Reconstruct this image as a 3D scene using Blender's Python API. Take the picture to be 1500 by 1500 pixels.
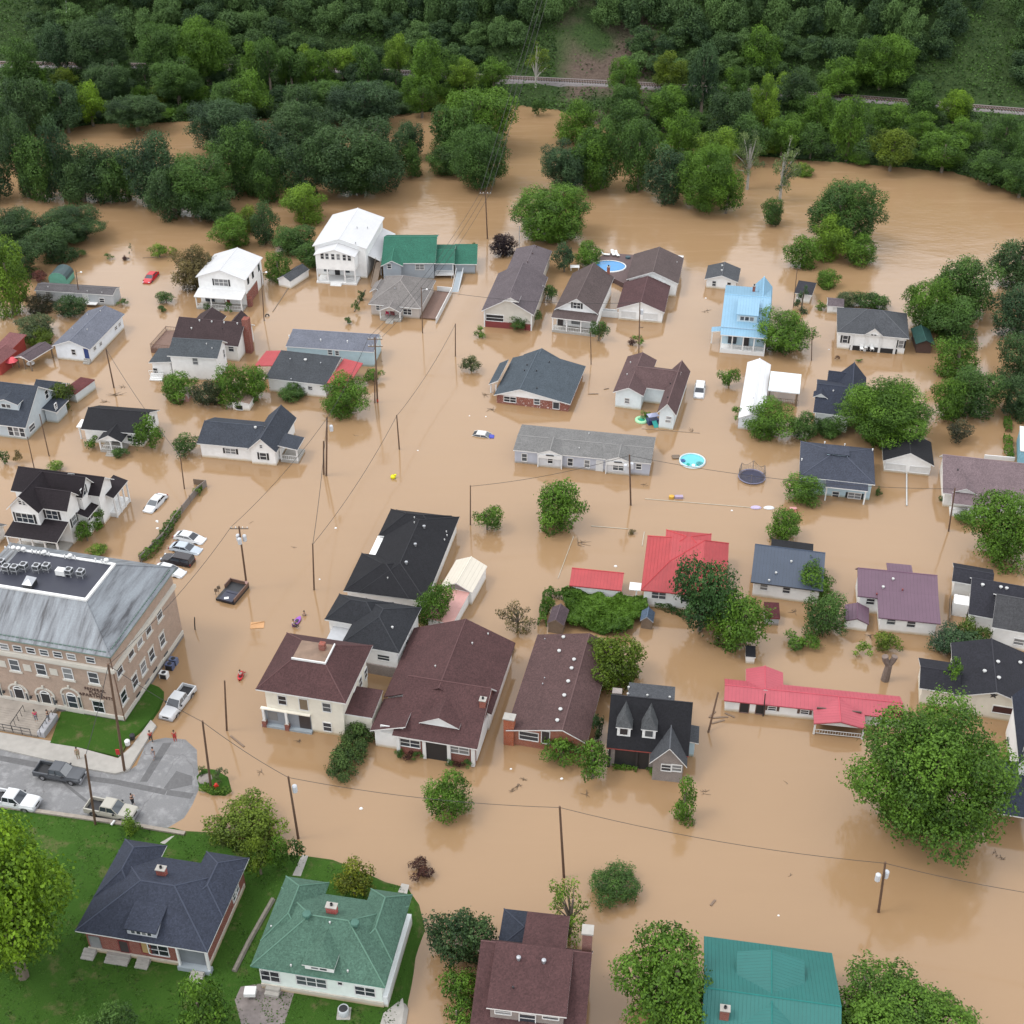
import bpy, math, random
import numpy as np
from mathutils import Vector, Matrix
random.seed(7)
for o in list(bpy.data.objects): bpy.data.objects.remove(o)
sc = bpy.context.scene
COL = sc.collection
PI = math.pi
# ---------------------------------------------------------------- camera, sky, sun, exposure
FPX, TH, HC = 1900.0, math.radians(35.3), 110.0
cam = bpy.data.objects.new('camera', bpy.data.cameras.new('camera')); COL.objects.link(cam)
cam.location = (0, 0, HC); cam.rotation_euler = (PI/2-TH, 0, 0)
cam.data.sensor_width = 36; cam.data.lens = 36*FPX/1500; cam.data.clip_start = 1; cam.data.clip_end = 4000
sc.camera = cam
world = bpy.data.worlds.new('World'); sc.world = world; world.use_nodes = True
wn = world.node_tree.nodes; wl = world.node_tree.links
sky = wn.new('ShaderNodeTexSky'); sky.sky_type = 'NISHITA'; sky.sun_disc = False
sky.sun_elevation = math.radians(58); sky.sun_rotation = math.radians(262); sky.dust_density = 3.0
hs = wn.new('ShaderNodeHueSaturation'); hs.inputs['Saturation'].default_value = 0.32
cloud = wn.new('ShaderNodeTexNoise'); cloud.inputs['Scale'].default_value = 1.6; cloud.inputs['Detail'].default_value = 4
tcw = wn.new('ShaderNodeTexCoord'); wl.new(tcw.outputs['Generated'], cloud.inputs['Vector'])
cmx = wn.new('ShaderNodeMix'); cmx.data_type = 'RGBA'; wl.new(cloud.outputs[0], cmx.inputs[0]); cmx.inputs[6].default_value = (6.6, 6.9, 7.3, 1); cmx.inputs[7].default_value = (9.2, 9.3, 9.5, 1)
mxw = wn.new('ShaderNodeMix'); mxw.data_type = 'RGBA'; mxw.inputs[0].default_value = .7
wl.new(sky.outputs[0], hs.inputs['Color']); wl.new(hs.outputs[0], mxw.inputs[6]); wl.new(cmx.outputs[2], mxw.inputs[7]); wl.new(mxw.outputs[2], wn['Background'].inputs[0])
wn['Background'].inputs[1].default_value = 0.15
sun = bpy.data.objects.new('sun', bpy.data.lights.new('sun', 'SUN')); COL.objects.link(sun)
sun.data.energy = 0.7; sun.data.angle = math.radians(14); sun.data.color = (1, .96, .9)
se, sr = math.radians(58), math.radians(262)
sd = Vector((math.sin(sr)*math.cos(se), math.cos(sr)*math.cos(se), math.sin(se)))
sun.rotation_euler = sd.to_track_quat('Z', 'Y').to_euler()
sc.view_settings.view_transform = 'Standard'; sc.view_settings.look = 'None'
sc.view_settings.gamma = 1; sc.view_settings.exposure = 0.95
# ---------------------------------------------------------------- picture measurements to ground positions
CT, ST = math.cos(TH), math.sin(TH)
def P0(p):
    x = p[0]-750; y = 750-p[1]
    d = (x, FPX*CT+y*ST, -FPX*ST+y*CT)
    t = -HC/d[2]
    return np.array([d[0]*t, d[1]*t])
def P(p, z=0):
    q = P0(p)*(HC-z)/HC
    return Vector((q[0], q[1], z))
def proj(v):
    x, y, z = v[0], v[1], v[2]-HC
    dep = y*CT - z*ST; up = y*ST + z*CT
    return (750+FPX*x/dep, 750-FPX*up/dep)
def scl(p, z=0):
    q = P(p, z); return FPX/(q.y*CT+(HC-q.z)*ST)
def zone(x0, y0, k): return lambda u, v: (x0+u/k, y0+v/k)
za=zone(0,280,4.6875); zb=zone(280,280,4.6875); zc=zone(520,280,4.6875); zd=zone(780,280,4.6875)
ze=zone(1020,240,6.25); zg=zone(1180,380,4.6875); zi=zone(0,460,5.357); zj=zone(200,440,4.6875)
zk=zone(400,460,4.6875); zl=zone(660,480,4.6875); zm=zone(940,480,4.6875); zn=zone(1140,580,4.1667)
zo=zone(0,660,4.6875); zp=zone(0,820,4.6875); zq=zone(200,720,5.357); zr=zone(440,700,4.6875)
zs=zone(740,660,4.6875); zt=zone(960,740,4.6875); zu=zone(1180,760,4.6875); zv=zone(340,880,4.6875)
zw=zone(540,890,4.6875); zx=zone(780,900,4.6875); zy=zone(1020,940,4.6875); zA=zone(1200,940,4.4133)
zB=zone(0,1000,4.6875); zC=zone(90,1190,4.8387); zD=zone(340,1230,4.6875); zE=zone(620,1260,4.6875)
zF=zone(880,1230,4.1667); zK=zone(280,1100,4.4118); zJ=zone(0,790,5.769); zL=zone(600,1080,4.4118); zH=zone(0,980,11.54)
# ---------------------------------------------------------------- materials
MATS = {}
def nmat(key):
    m = bpy.data.materials.new(key); m.use_nodes = True
    nt = m.node_tree; b = nt.nodes['Principled BSDF']
    return m, nt.nodes, nt.links, b
def node(N, t, **kw):
    n = N.new(t)
    for k, v in kw.items():
        if k in n.inputs: n.inputs[k].default_value = v
        else: setattr(n, k, v)
    return n
def mixc(N, L, fac, a, b, mode='MIX'):
    n = N.new('ShaderNodeMix'); n.data_type = 'RGBA'; n.blend_type = mode
    for i, v in ((0, fac), (6, a), (7, b)):
        if hasattr(v, 'links') or hasattr(v, 'is_linked'): L.new(v, n.inputs[i])
        elif i == 0: n.inputs[0].default_value = v
        else: n.inputs[i].default_value = tuple(v)+(1,)
    return n.outputs[2]
def mul(c, k): return tuple(min(1, x*k) for x in c)
def plain(name, c, rough=.6, metal=0, spec=.4, noise=.15, nscale=2.0):
    key = ('p', name)
    if key in MATS: return MATS[key]
    c = mul(c, .8)
    m, N, L, b = nmat(name)
    tc = N.new('ShaderNodeTexCoord')
    n = node(N, 'ShaderNodeTexNoise', Scale=nscale, Detail=6.0)
    L.new(tc.outputs['Object'], n.inputs['Vector'])
    L.new(mixc(N, L, n.outputs[0], mul(c, 1-noise), mul(c, 1+noise)), b.inputs['Base Color'])
    b.inputs['Roughness'].default_value = rough; b.inputs['Metallic'].default_value = metal
    b.inputs['Specular IOR Level'].default_value = spec
    MATS[key] = m; return m
def shingle(c, wear=.38):
    key = ('s', c, wear)
    if key in MATS: return MATS[key]
    c = mul(c, .70); m, N, L, b = nmat('shingle_roof')
    tc = N.new('ShaderNodeTexCoord')
    n1 = node(N, 'ShaderNodeTexNoise', Scale=11.0, Detail=8.0, Roughness=.85)
    n2 = node(N, 'ShaderNodeTexNoise', Scale=.45, Detail=4.0)
    sep = N.new('ShaderNodeSeparateXYZ'); L.new(tc.outputs['Object'], sep.inputs[0])
    for n in (n1, n2): L.new(tc.outputs['Object'], n.inputs['Vector'])
    # courses: thin rows at equal heights up the slope, tabs broken by noise
    mu = node(N, 'ShaderNodeMath', operation='MULTIPLY'); mu.inputs[1].default_value = 9
    L.new(sep.outputs[2], mu.inputs[0])
    fr = node(N, 'ShaderNodeMath', operation='FRACT'); L.new(mu.outputs[0], fr.inputs[0])
    vr = node(N, 'ShaderNodeTexVoronoi', Scale=6.5); L.new(tc.outputs['Object'], vr.inputs['Vector'])
    r1 = node(N, 'ShaderNodeValToRGB'); L.new(n1.outputs[0], r1.inputs[0])
    r1.color_ramp.elements[0].position = .3; r1.color_ramp.elements[1].position = .72
    r1.color_ramp.elements[0].color = mul(c, .68)+(1,); r1.color_ramp.elements[1].color = mul(c, 1.4)+(1,)
    bwn = N.new('ShaderNodeRGBToBW'); L.new(vr.outputs['Color'], bwn.inputs[0]); cmb = N.new('ShaderNodeCombineColor'); [L.new(bwn.outputs[0], cmb.inputs[k]) for k in range(3)]
    a = mixc(N, L, .3, r1.outputs[0], cmb.outputs[0], 'SOFT_LIGHT')
    bw = mixc(N, L, n2.outputs[0], mul((1, 1, 1), 1-wear), (1, 1, 1))
    a2 = mixc(N, L, 1.0, a, bw, 'MULTIPLY')
    L.new(a2, b.inputs['Base Color'])
    bp = node(N, 'ShaderNodeBump', Strength=.5, Distance=.03); L.new(fr.outputs[0], bp.inputs['Height'])
    L.new(bp.outputs[0], b.inputs['Normal'])
    b.inputs['Roughness'].default_value = .85; b.inputs['Specular IOR Level'].default_value = .25
    MATS[key] = m; return m
def ribbed(c, ax, pitch=.45, rough=.45, wear=.2, metal=.0):
    key = ('r', c, ax, pitch, wear)
    if key in MATS: return MATS[key]
    c = mul(c, .72); m, N, L, b = nmat('ribbed_metal_roof')
    tc = N.new('ShaderNodeTexCoord'); sep = N.new('ShaderNodeSeparateXYZ'); L.new(tc.outputs['Object'], sep.inputs[0])
    mu = node(N, 'ShaderNodeMath', operation='MULTIPLY'); mu.inputs[1].default_value = 1/pitch
    L.new(sep.outputs[0 if ax == 'x' else 1], mu.inputs[0])
    fr = node(N, 'ShaderNodeMath', operation='FRACT'); L.new(mu.outputs[0], fr.inputs[0])
    cr = node(N, 'ShaderNodeValToRGB'); L.new(fr.outputs[0], cr.inputs[0])
    e = cr.color_ramp.elements; e[0].position = 0; e[0].color = (0, 0, 0, 1); e[1].position = .12; e[1].color = (1, 1, 1, 1)
    n2 = node(N, 'ShaderNodeTexNoise', Scale=.5, Detail=6.0, Roughness=.65); L.new(tc.outputs['Object'], n2.inputs['Vector'])
    a = mixc(N, L, n2.outputs[0], mul(c, 1-wear), mul(c, 1+wear))
    a2 = mixc(N, L, cr.outputs[0], mul(c, .78), a)
    L.new(a2, b.inputs['Base Color'])
    bp = node(N, 'ShaderNodeBump', Strength=.7, Distance=.04); L.new(cr.outputs[0], bp.inputs['Height']); L.new(bp.outputs[0], b.inputs['Normal'])
    b.inputs['Roughness'].default_value = rough; b.inputs['Metallic'].default_value = metal
    MATS[key] = m; return m
def siding(c, dirt=.12):
    key = ('w', c, dirt)
    if key in MATS: return MATS[key]
    c = mul(c, 1.1); m, N, L, b = nmat('lap_siding')
    tc = N.new('ShaderNodeTexCoord'); sep = N.new('ShaderNodeSeparateXYZ'); L.new(tc.outputs['Object'], sep.inputs[0])
    mu = node(N, 'ShaderNodeMath', operation='MULTIPLY'); mu.inputs[1].default_value = 5; L.new(sep.outputs[2], mu.inputs[0])
    fr = node(N, 'ShaderNodeMath', operation='FRACT'); L.new(mu.outputs[0], fr.inputs[0])
    n = node(N, 'ShaderNodeTexNoise', Scale=1.2, Detail=5.0); L.new(tc.outputs['Object'], n.inputs['Vector'])
    a = mixc(N, L, n.outputs[0], mul(c, 1-2*dirt), c)
    # flood silt stain on the lowest boards
    mr = node(N, 'ShaderNodeMapRange'); mr.inputs[1].default_value = -.12; mr.inputs[2].default_value = .28
    ad = node(N, 'ShaderNodeMath', operation='ADD'); L.new(sep.outputs[2], ad.inputs[0])
    nm = node(N, 'ShaderNodeMath', operation='MULTIPLY'); nm.inputs[1].default_value = -.4; L.new(n.outputs[0], nm.inputs[0]); L.new(nm.outputs[0], ad.inputs[1])
    L.new(ad.outputs[0], mr.inputs[0])
    a3 = mixc(N, L, mr.outputs[0], mul((c[0], c[1]*.84, c[2]*.62), .62), a)
    L.new(a3, b.inputs['Base Color'])
    bp = node(N, 'ShaderNodeBump', Strength=.5, Distance=.03); L.new(fr.outputs[0], bp.inputs['Height']); L.new(bp.outputs[0], b.inputs['Normal'])
    b.inputs['Roughness'].default_value = .6; b.inputs['Specular IOR Level'].default_value = .3
    MATS[key] = m; return m
def brick(c, c2, mortar=(.4, .36, .32), blot=0.0, sc_=4.0):
    key = ('b', c, c2, blot)
    if key in MATS: return MATS[key]
    c, c2, mortar = mul(c, .8), mul(c2, .8), mul(mortar, .8); m, N, L, b = nmat('brick_wall')
    tc = N.new('ShaderNodeTexCoord'); sep = N.new('ShaderNodeSeparateXYZ'); L.new(tc.outputs['Object'], sep.inputs[0])
    ad = node(N, 'ShaderNodeMath', operation='ADD'); L.new(sep.outputs[0], ad.inputs[0]); L.new(sep.outputs[1], ad.inputs[1])
    cb = N.new('ShaderNodeCombineXYZ'); L.new(ad.outputs[0], cb.inputs[0]); L.new(sep.outputs[2], cb.inputs[1])
    br = node(N, 'ShaderNodeTexBrick', Scale=sc_); L.new(cb.outputs[0], br.inputs['Vector'])
    br.inputs['Color1'].default_value = tuple(c)+(1,); br.inputs['Color2'].default_value = tuple(c2)+(1,)
    br.inputs['Mortar'].default_value = tuple(mortar)+(1,); br.inputs['Mortar Size'].default_value = .012
    n = node(N, 'ShaderNodeTexNoise', Scale=1.3, Detail=5.0); L.new(tc.outputs['Object'], n.inputs['Vector'])
    a = mixc(N, L, n.outputs[0], (.72, .72, .72), (1.15, 1.12, 1.1)); a = mixc(N, L, 1.0, br.outputs[0], a, 'MULTIPLY')
    if blot:
        v = node(N, 'ShaderNodeTexNoise', Scale=2.3, Detail=3.0, Roughness=.9); L.new(tc.outputs['Object'], v.inputs['Vector'])
        cr = node(N, 'ShaderNodeValToRGB'); L.new(v.outputs[0], cr.inputs[0]); cr.color_ramp.elements[0].position = .60; cr.color_ramp.elements[1].position = .63
        a = mixc(N, L, cr.outputs[0], a, (.62, .58, .55))
    L.new(a, b.inputs['Base Color']); b.inputs['Roughness'].default_value = .85; b.inputs['Specular IOR Level'].default_value = .2
    MATS[key] = m; return m
GN = [0]
def glassm():
    GN[0] += 1; k = 'glass%d' % ((GN[0]*7) % 5 % 4)
    if k in MATS: return MATS[k]
    m, N, L, b = nmat('window_glass'); b.inputs['Base Color'].default_value = {'glass0': (.03, .036, .045, 1), 'glass1': (.015, .018, .025, 1), 'glass2': (.16, .165, .17, 1), 'glass3': (.06, .07, .08, 1)}[k]
    b.inputs['Roughness'].default_value = .08; b.inputs['Specular IOR Level'].default_value = .6
    MATS[k] = m; return m
WHT = plain('white_trim', (.74, .74, .73), noise=.06)
VENT = plain('dull_white_metal', (.48, .48, .47), .5, noise=.15)
WOOD = plain('weathered_wood', (.2, .15, .11), noise=.3, nscale=4)
POLEW = plain('creosoted_pole', (.12, .07, .045), .8, noise=.35, nscale=3)
GREYM = plain('grey_metal', (.42, .43, .45), .4, .6)
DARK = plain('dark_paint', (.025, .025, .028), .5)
BLKM = plain('black_metal', (.03, .03, .032), .45)
CONC = plain('concrete', (.36, .34, .31), .85, noise=.25, nscale=1.5)
# ---------------------------------------------------------------- mesh tools
class MB:
    def __init__(s): s.v = []; s.f = []; s.mi = []
    def add(s, vs, fs, mi=0):
        o = len(s.v); s.v += [tuple(q) for q in vs]; s.f += [tuple(i+o for i in f) for f in fs]
        s.mi += [mi]*len(fs) if isinstance(mi, int) else list(mi)
        return s
    def box(s, x0, y0, z0, x1, y1, z1, mi=0):
        return s.add([(x0,y0,z0),(x1,y0,z0),(x1,y1,z0),(x0,y1,z0),(x0,y0,z1),(x1,y0,z1),(x1,y1,z1),(x0,y1,z1)],
            [(0,3,2,1),(4,5,6,7),(0,1,5,4),(1,2,6,5),(2,3,7,6),(3,0,4,7)], mi)
    def tube(s, pts, r, n=6, r1=None, mi=0, cap=True):
        pts = [Vector(p) for p in pts]; m = len(pts); vs = []; fs = []
        for i, p in enumerate(pts):
            d = (pts[min(i+1, m-1)]-pts[max(i-1, 0)]).normalized()
            a = d.cross(Vector((0, 0, 1)) if abs(d.z) < .9 else Vector((1, 0, 0))).normalized(); b = d.cross(a)
            rr = r if r1 is None else r+(r1-r)*i/(m-1)
            for k in range(n):
                t = 2*PI*k/n; vs.append(p+a*rr*math.cos(t)+b*rr*math.sin(t))
        for i in range(m-1):
            for k in range(n):
                k2 = (k+1) % n; fs.append((i*n+k, i*n+k2, (i+1)*n+k2, (i+1)*n+k))
        if cap: fs += [tuple(range(n))[::-1], tuple(range((m-1)*n, m*n))]
        return s.add(vs, fs, mi)
    def lathe(s, prof, c=(0, 0, 0), n=12, sx=1, sy=1, mi=0):
        vs = []; fs = []
        for r, z in prof:
            for k in range(n):
                t = 2*PI*k/n; vs.append((c[0]+sx*r*math.cos(t), c[1]+sy*r*math.sin(t), c[2]+z))
        for i in range(len(prof)-1):
            for k in range(n):
                k2 = (k+1) % n; fs.append((i*n+k, i*n+k2, (i+1)*n+k2, (i+1)*n+k))
        return s.add(vs, fs, mi)
    def build(s, name, mats, parent=None, smooth=False):
        me = bpy.data.meshes.new(name); me.from_pydata(s.v, [], s.f)
        for m in (mats if isinstance(mats, (list, tuple)) else [mats]): me.materials.append(m)
        me.polygons.foreach_set('material_index', s.mi)
        if smooth: me.polygons.foreach_set('use_smooth', [True]*len(me.polygons))
        me.update()
        o = bpy.data.objects.new(name, me); COL.objects.link(o); o.parent = parent
        return o
def tag(o, label=None, cat=None, group=None, kind=None):
    for k, v in (('label', label), ('category', cat), ('group', group), ('kind', kind)):
        if v: o[k] = v
    return o
def thing(name, label, cat, loc, rz=0, group=None):
    o = bpy.data.objects.new(name, None); COL.objects.link(o); o.location = loc; o.rotation_euler = (0, 0, rz)
    o.empty_display_size = .3
    return tag(o, label, cat, group)
def copy_tree(o, parent=None):
    c = o.copy(); COL.objects.link(c); c.parent = parent
    for ch in [x for x in KIDS.get(o.name, [])]: copy_tree(ch, c)
    return c
KIDS = {}
def kids(root):
    for o in bpy.data.objects:
        if o.parent: KIDS.setdefault(o.parent.name, [])
        if o.parent and o not in KIDS[o.parent.name]: KIDS[o.parent.name].append(o)
# ---------------------------------------------------------------- house builder
class Blk: pass
ROOFC = {}
def capmat(roof):
    c = next((k[1] for k, v in MATS.items() if v is roof and isinstance(k, tuple) and len(k) > 1 and isinstance(k[1], tuple)), None)
    return roof if c is None else plain('cap_%d_%d_%d' % tuple(int(1000*x) for x in c), mul(c, 1.2), .8)
class House:
    n = 0
    def __init__(s, name, label, FL, FR, base, back, corner='FR', z0=0.0, over=.4, wall=None, roof=None, cat='house', h=None, group=None):
        s.z0 = z0; s.over = over; s.wallm = wall or siding((.72, .72, .72)); s.roofm = roof
        C = FR if corner == 'FR' else FL
        if h is None:
            q = P(base, z0); h = HC*(1-(q.y-over)/P0(C)[1])
            h = max(h, z0+1.2)
        s.h = h
        A = P(FL, h); B = P(FR, h)
        s.W = (B-A).length; s.ex = (B-A).normalized(); s.ey = Vector((-s.ex.y, s.ex.x, 0))
        s.A = A; s.rz = math.atan2(s.ex.y, s.ex.x)
        s.root = thing(name, label, cat, (A.x, A.y, z0), s.rz, group)
        s.D = back if isinstance(back, (int, float)) else s.L(back, h)[1]
        s.blks = []; s.idx = 0
    def L(s, p, z):
        v = P(p, z)-s.A; return (v.x*s.ex.x+v.y*s.ex.y, v.x*s.ey.x+v.y*s.ey.y)
    def zy(s, p, yl):
        a = s.A.x*s.ey.x+s.A.y*s.ey.y; q = P0(p); b = q[0]*s.ey.x+q[1]*s.ey.y
        return HC*(1-(yl+a)/b)
    def zx(s, p, xl):
        a = s.A.x*s.ex.x+s.A.y*s.ex.y; q = P0(p); b = q[0]*s.ex.x+q[1]*s.ex.y
        return HC*(1-(xl+a)/b)
    def rect(s, p, q, h=None):
        h = s.h if h is None else h
        a = s.L(p, h); b = s.L(q, h)
        return (min(a[0], b[0]), min(a[1], b[1]), max(a[0], b[0]), max(a[1], b[1]))
    def blk(s, r=None, kind='gx', rise=None, rp=None, h=None, roof=None, wall=None, over=None, base=-1.0, ridge=.5, open=False, name='roof', trim=None, inset=None, gable=None, th=.16):
        """r in house coordinates (eave outline); heights absolute"""
        s.idx += 1; e = s.idx*.004
        x0, y0, x1, y1 = r or (0, 0, s.W, s.D)
        h = (s.h if h is None else h)+e; over = s.over if over is None else over
        roof = roof or s.roofm; wall = wall or s.wallm
        xm = x0+(x1-x0)*ridge; ym = y0+(y1-y0)*ridge
        if rise is None:
            if rp is None: rise = .4*min(x1-x0, y1-y0)/2*1.2
            elif kind in ('gx', 'hip', 'deck'): rise = s.zy(rp, ym)-h
            elif kind == 'gy': rise = s.zy(rp, y0)-h
            else: rise = 1
            rise = max(.35, min(rise, 4.5))
        H = h+rise
        if kind == 'gx':
            T = [(x0,y0,h),(x1,y0,h),(x1,ym,H),(x1,y1,h),(x0,y1,h),(x0,ym,H)]; F = [(0,1,2,5),(5,2,3,4)]; B = [0,1,2,3,4,5]
            zf = lambda x, y: h+rise*((y-y0)/(ym-y0) if y < ym else (y1-y)/(y1-ym))
        elif kind == 'gy':
            T = [(x0,y0,h),(xm,y0,H),(x1,y0,h),(x1,y1,h),(xm,y1,H),(x0,y1,h)]; F = [(0,1,4,5),(1,2,3,4)]; B = [0,1,2,3,4,5]
            zf = lambda x, y: h+rise*((x-x0)/(xm-x0) if x < xm else (x1-x)/(x1-xm))
        elif kind in ('hip', 'deck'):
            w, d = x1-x0, y1-y0; i = inset if inset else min(w, d)/2*.999
            i2 = i
            if kind == 'hip' and inset is None and w > d: q = [(x0+i,ym-.01,H),(x1-i,ym-.01,H),(x1-i,ym+.01,H),(x0+i,ym+.01,H)]
            elif kind == 'hip' and inset is None: q = [(xm-.01,y0+i,H),(xm+.01,y0+i,H),(xm+.01,y1-i,H),(xm-.01,y1-i,H)]
            else: q = [(x0+i,y0+i,H),(x1-i,y0+i,H),(x1-i,y1-i,H),(x0+i,y1-i,H)]
            T = [(x0,y0,h),(x1,y0,h),(x1,y1,h),(x0,y1,h)]+q; F = [(0,1,5,4),(1,2,6,5),(2,3,7,6),(3,0,4,7),(4,5,6,7)]; B = [0,1,2,3]
            zf = lambda x, y: h+rise*min(1, min(x-x0, x1-x, y-y0, y1-y)/i)
        elif kind in ('sF', 'sB', 'sL', 'sR'):  # letter = low side
            f = {'sF': lambda x, y: (y-y0)/(y1-y0), 'sB': lambda x, y: (y1-y)/(y1-y0), 'sL': lambda x, y: (x-x0)/(x1-x0), 'sR': lambda x, y: (x1-x)/(x1-x0)}[kind]
            zf = lambda x, y: h+rise*f(x, y)
            T = [(x, y, zf(x, y)) for x, y in ((x0,y0),(x1,y0),(x1,y1),(x0,y1))]; F = [(0,1,2,3)]; B = [0,1,2,3]
        elif kind == 'barrel':
            n = 8; T = []
            for j in range(n+1):
                t = PI*j/n; T.append((xm-(x1-x0)/2*math.cos(t), y0, h+rise*math.sin(t)))
            T += [(a, y1, c) for a, b_, c in T]; F = [(j, j+1, n+2+j, n+1+j) for j in range(n)]
            B = list(range(n+1))+[2*n+1-j for j in range(n+1)]
            zf = lambda x, y: h+rise
        m = MB(); nT = len(T)
        T2 = [(a, b_, c-th) for a, b_, c in T]
        oz = s.z0
        m.add([(a, b_, c-oz) for a, b_, c in T]+[(a, b_, c-oz) for a, b_, c in T2],
              list(F)+[tuple(i+nT for i in reversed(f)) for f in F]+[(B[i], B[i]+nT, B[(i+1) % len(B)]+nT, B[(i+1) % len(B)]) for i in range(len(B))],
              [0]*len(F)+[1]*(len(F)+len(B)))
        m.build(name, [roof, trim or WHT], s.root)
        # ridge and hip caps
        RD = {'gx': [(4, 0)], 'gy': [(1, 4)], 'hip': [(0, 4), (1, 5), (2, 6), (3, 7), (4, 6)], 'deck': [(0, 4), (1, 5), (2, 6), (3, 7)]}.get(kind, [])
        if kind == 'gx': RD = [(2, 5)]
        for q_, w_ in RD:
            a_, c_ = Vector(T[q_]), Vector(T[w_]); a_.z -= oz-.02; c_.z -= oz-.02
            if (a_-c_).length > 1: MB().tube([a_, c_], .075, 4).build('ridge_cap', capmat(roof), s.root)
        b = Blk(); b.r = (x0, y0, x1, y1); b.h = h; b.H = H; b.over = over+e; b.zf = zf; b.kind = kind; b.rise = rise
        if not open:
            o = over+e; a0, b0, a1, b1 = x0+o, y0+o, x1-o, y1-o; zb = base-oz
            zt = lambda x, y: zf(x, y)-th*.5-oz
            w = MB()
            c = [(a0,b0),(a1,b0),(a1,b1),(a0,b1)]
            if kind == 'gx': c = [(a0,b0),(a1,b0),(a1,ym),(a1,b1),(a0,b1),(a0,ym)]
            if kind == 'gy': c = [(a0,b0),(xm,b0),(a1,b0),(a1,b1),(xm,b1),(a0,b1)]
            k = len(c)
            vs = [(x, y, zb) for x, y in c]+[(x, y, zt(x, y) if kind not in ('hip', 'deck', 'barrel') else h-oz) for x, y in c]
            if kind == 'barrel': vs = vs[:k]+[(x, y, h-oz+.02) for x, y in c]
            w.add(vs, [(i, (i+1) % k, k+(i+1) % k, k+i) for i in range(k)])
            if kind == 'barrel':
                for yy in (b0, b1):
                    n = 8; vv = [(xm-(x1-x0-2*o)/2*math.cos(PI*j/n), yy, h-oz+(rise-.1)*math.sin(PI*j/n)) for j in range(n+1)]
                    w.add(vv, [tuple(range(n+1))])
            w.build('wall', wall, s.root)
            if kind in ('gx', 'gy') and gable:
                g = MB()
                if kind == 'gy': g.add([(x0+.3, b0-.02, h-oz-.05), (x1-.3, b0-.02, h-oz-.05), (xm, b0-.02, H-oz-.2), (x0+.3, b0, h-oz-.05), (x1-.3, b0, h-oz-.05), (xm, b0, H-oz-.2)], [(0,1,2),(3,5,4),(0,3,4,1)])
                else: g.add([(a1+.02, y0+.3, h-oz-.05), (a1+.02, y1-.3, h-oz-.05), (a1+.02, ym, H-oz-.2)], [(0,1,2)])
                g.build('gable_panel', gable, s.root)
        s.blks.append(b); return b
    def hit(s, b, face, p):
        x0, y0, x1, y1 = b.r; o = b.over
        if face == 'F':
            z = s.zy(p, y0+o); return s.L(p, z)[0], z
        xl = x1-o if face == 'R' else x0+o
        z = s.zx(p, xl); return s.L(p, z)[1], z
    def win(s, b, face, p, w=.95, h=1.35, kind='window', shutter=None, frame=None, fill=None, n=1, name=None, arch=False):
        t, z = s.hit(b, face, p); x0, y0, x1, y1 = b.r; o = b.over
        lo, hi = ((x0, x1) if face == 'F' else (y0, y1)); t = max(lo+o+w/2+.05, min(hi-o-w/2-.05, t))
        z = max(z, s.z0+.15+(0 if s.z0 == 0 else h/2)); z -= s.z0
        fr = MB(); pn = MB(); fw = .09
        def bx(m, u0, v0, u1, v1, d0, d1):
            if face == 'F': m.box(u0, y0+o-d1, v0, u1, y0+o-d0, v1)
            elif face == 'R': m.box(x1-o+d0, u0, v0, x1-o+d1, u1, v1)
            else: m.box(x0+o-d1, u0, v0, x0+o-d0, u1, v1)
        u0, u1, v0, v1 = t-w/2, t+w/2, z-h/2, z+h/2
        bx(fr, u0-fw, v0-fw, u0, v1+fw, -.02, .07); bx(fr, u1, v0-fw, u1+fw, v1+fw, -.02, .07)
        bx(fr, u0, v1, u1, v1+fw*1.3, -.02, .075); bx(fr, u0-.0, v0-fw, u1+.0, v0, -.02, .1)
        for i in range(1, n): bx(fr, u0+w*i/n-.04, v0, u0+w*i/n+.04, v1, -.02, .06)
        if kind == 'window': bx(fr, u0, (v0+v1)/2-.035, u1, (v0+v1)/2+.035, -.02, .055)
        if arch:
            for i in range(9):
                a, a2 = PI*i/9, PI*(i+1)/9; c1, s1, c2, s2 = math.cos(a), math.sin(a), math.cos(a2), math.sin(a2); R = w/2+fw; yy = y0+o-.075
                q = [(t+R*c1, yy, v1+R*s1*.8), (t+R*c2, yy, v1+R*s2*.8), (t+(R-.16)*c2, yy, v1+(R-.16)*s2*.8), (t+(R-.16)*c1, yy, v1+(R-.16)*s1*.8)]
                fr.add(q+[(a_, b_+.08, c_) for a_, b_, c_ in q], [(0,1,2,3),(0,4,5,1),(2,6,7,3)])
                pn.add([(t, yy+.05, v1), (t+(R-.16)*c1, yy+.05, v1+(R-.16)*s1*.8), (t+(R-.16)*c2, yy+.05, v1+(R-.16)*s2*.8)], [(0,1,2)])
        bx(pn, u0, v0, u1, v1, -.02, .025)
        nm = name or kind
        f = fr.build(nm, frame or WHT, s.root)
        pn.build('pane' if kind == 'window' else 'door_panel' if kind == 'door' else 'panel', fill or glassm(), f)
        if shutter:
            for q in (u0-fw-.32, u1+fw):
                sh = MB(); bx(sh, q, v0-.03, q+.32, v1+.03, -.01, .05); sh.build('shutter', shutter, s.root)
        return f
    def wins(s, b, face, ps, **k):
        for p in ps: s.win(b, face, p, **k)
    def onroof(s, b, p):
        z = b.h+.5
        for _ in range(25):
            x, y = s.L(p, z); x = max(b.r[0]+.01, min(b.r[2]-.01, x)); y = max(b.r[1]+.01, min(b.r[3]-.01, y))
            z += (b.zf(x, y)-z)*.5
        return x, y, b.zf(x, y)-s.z0
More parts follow.
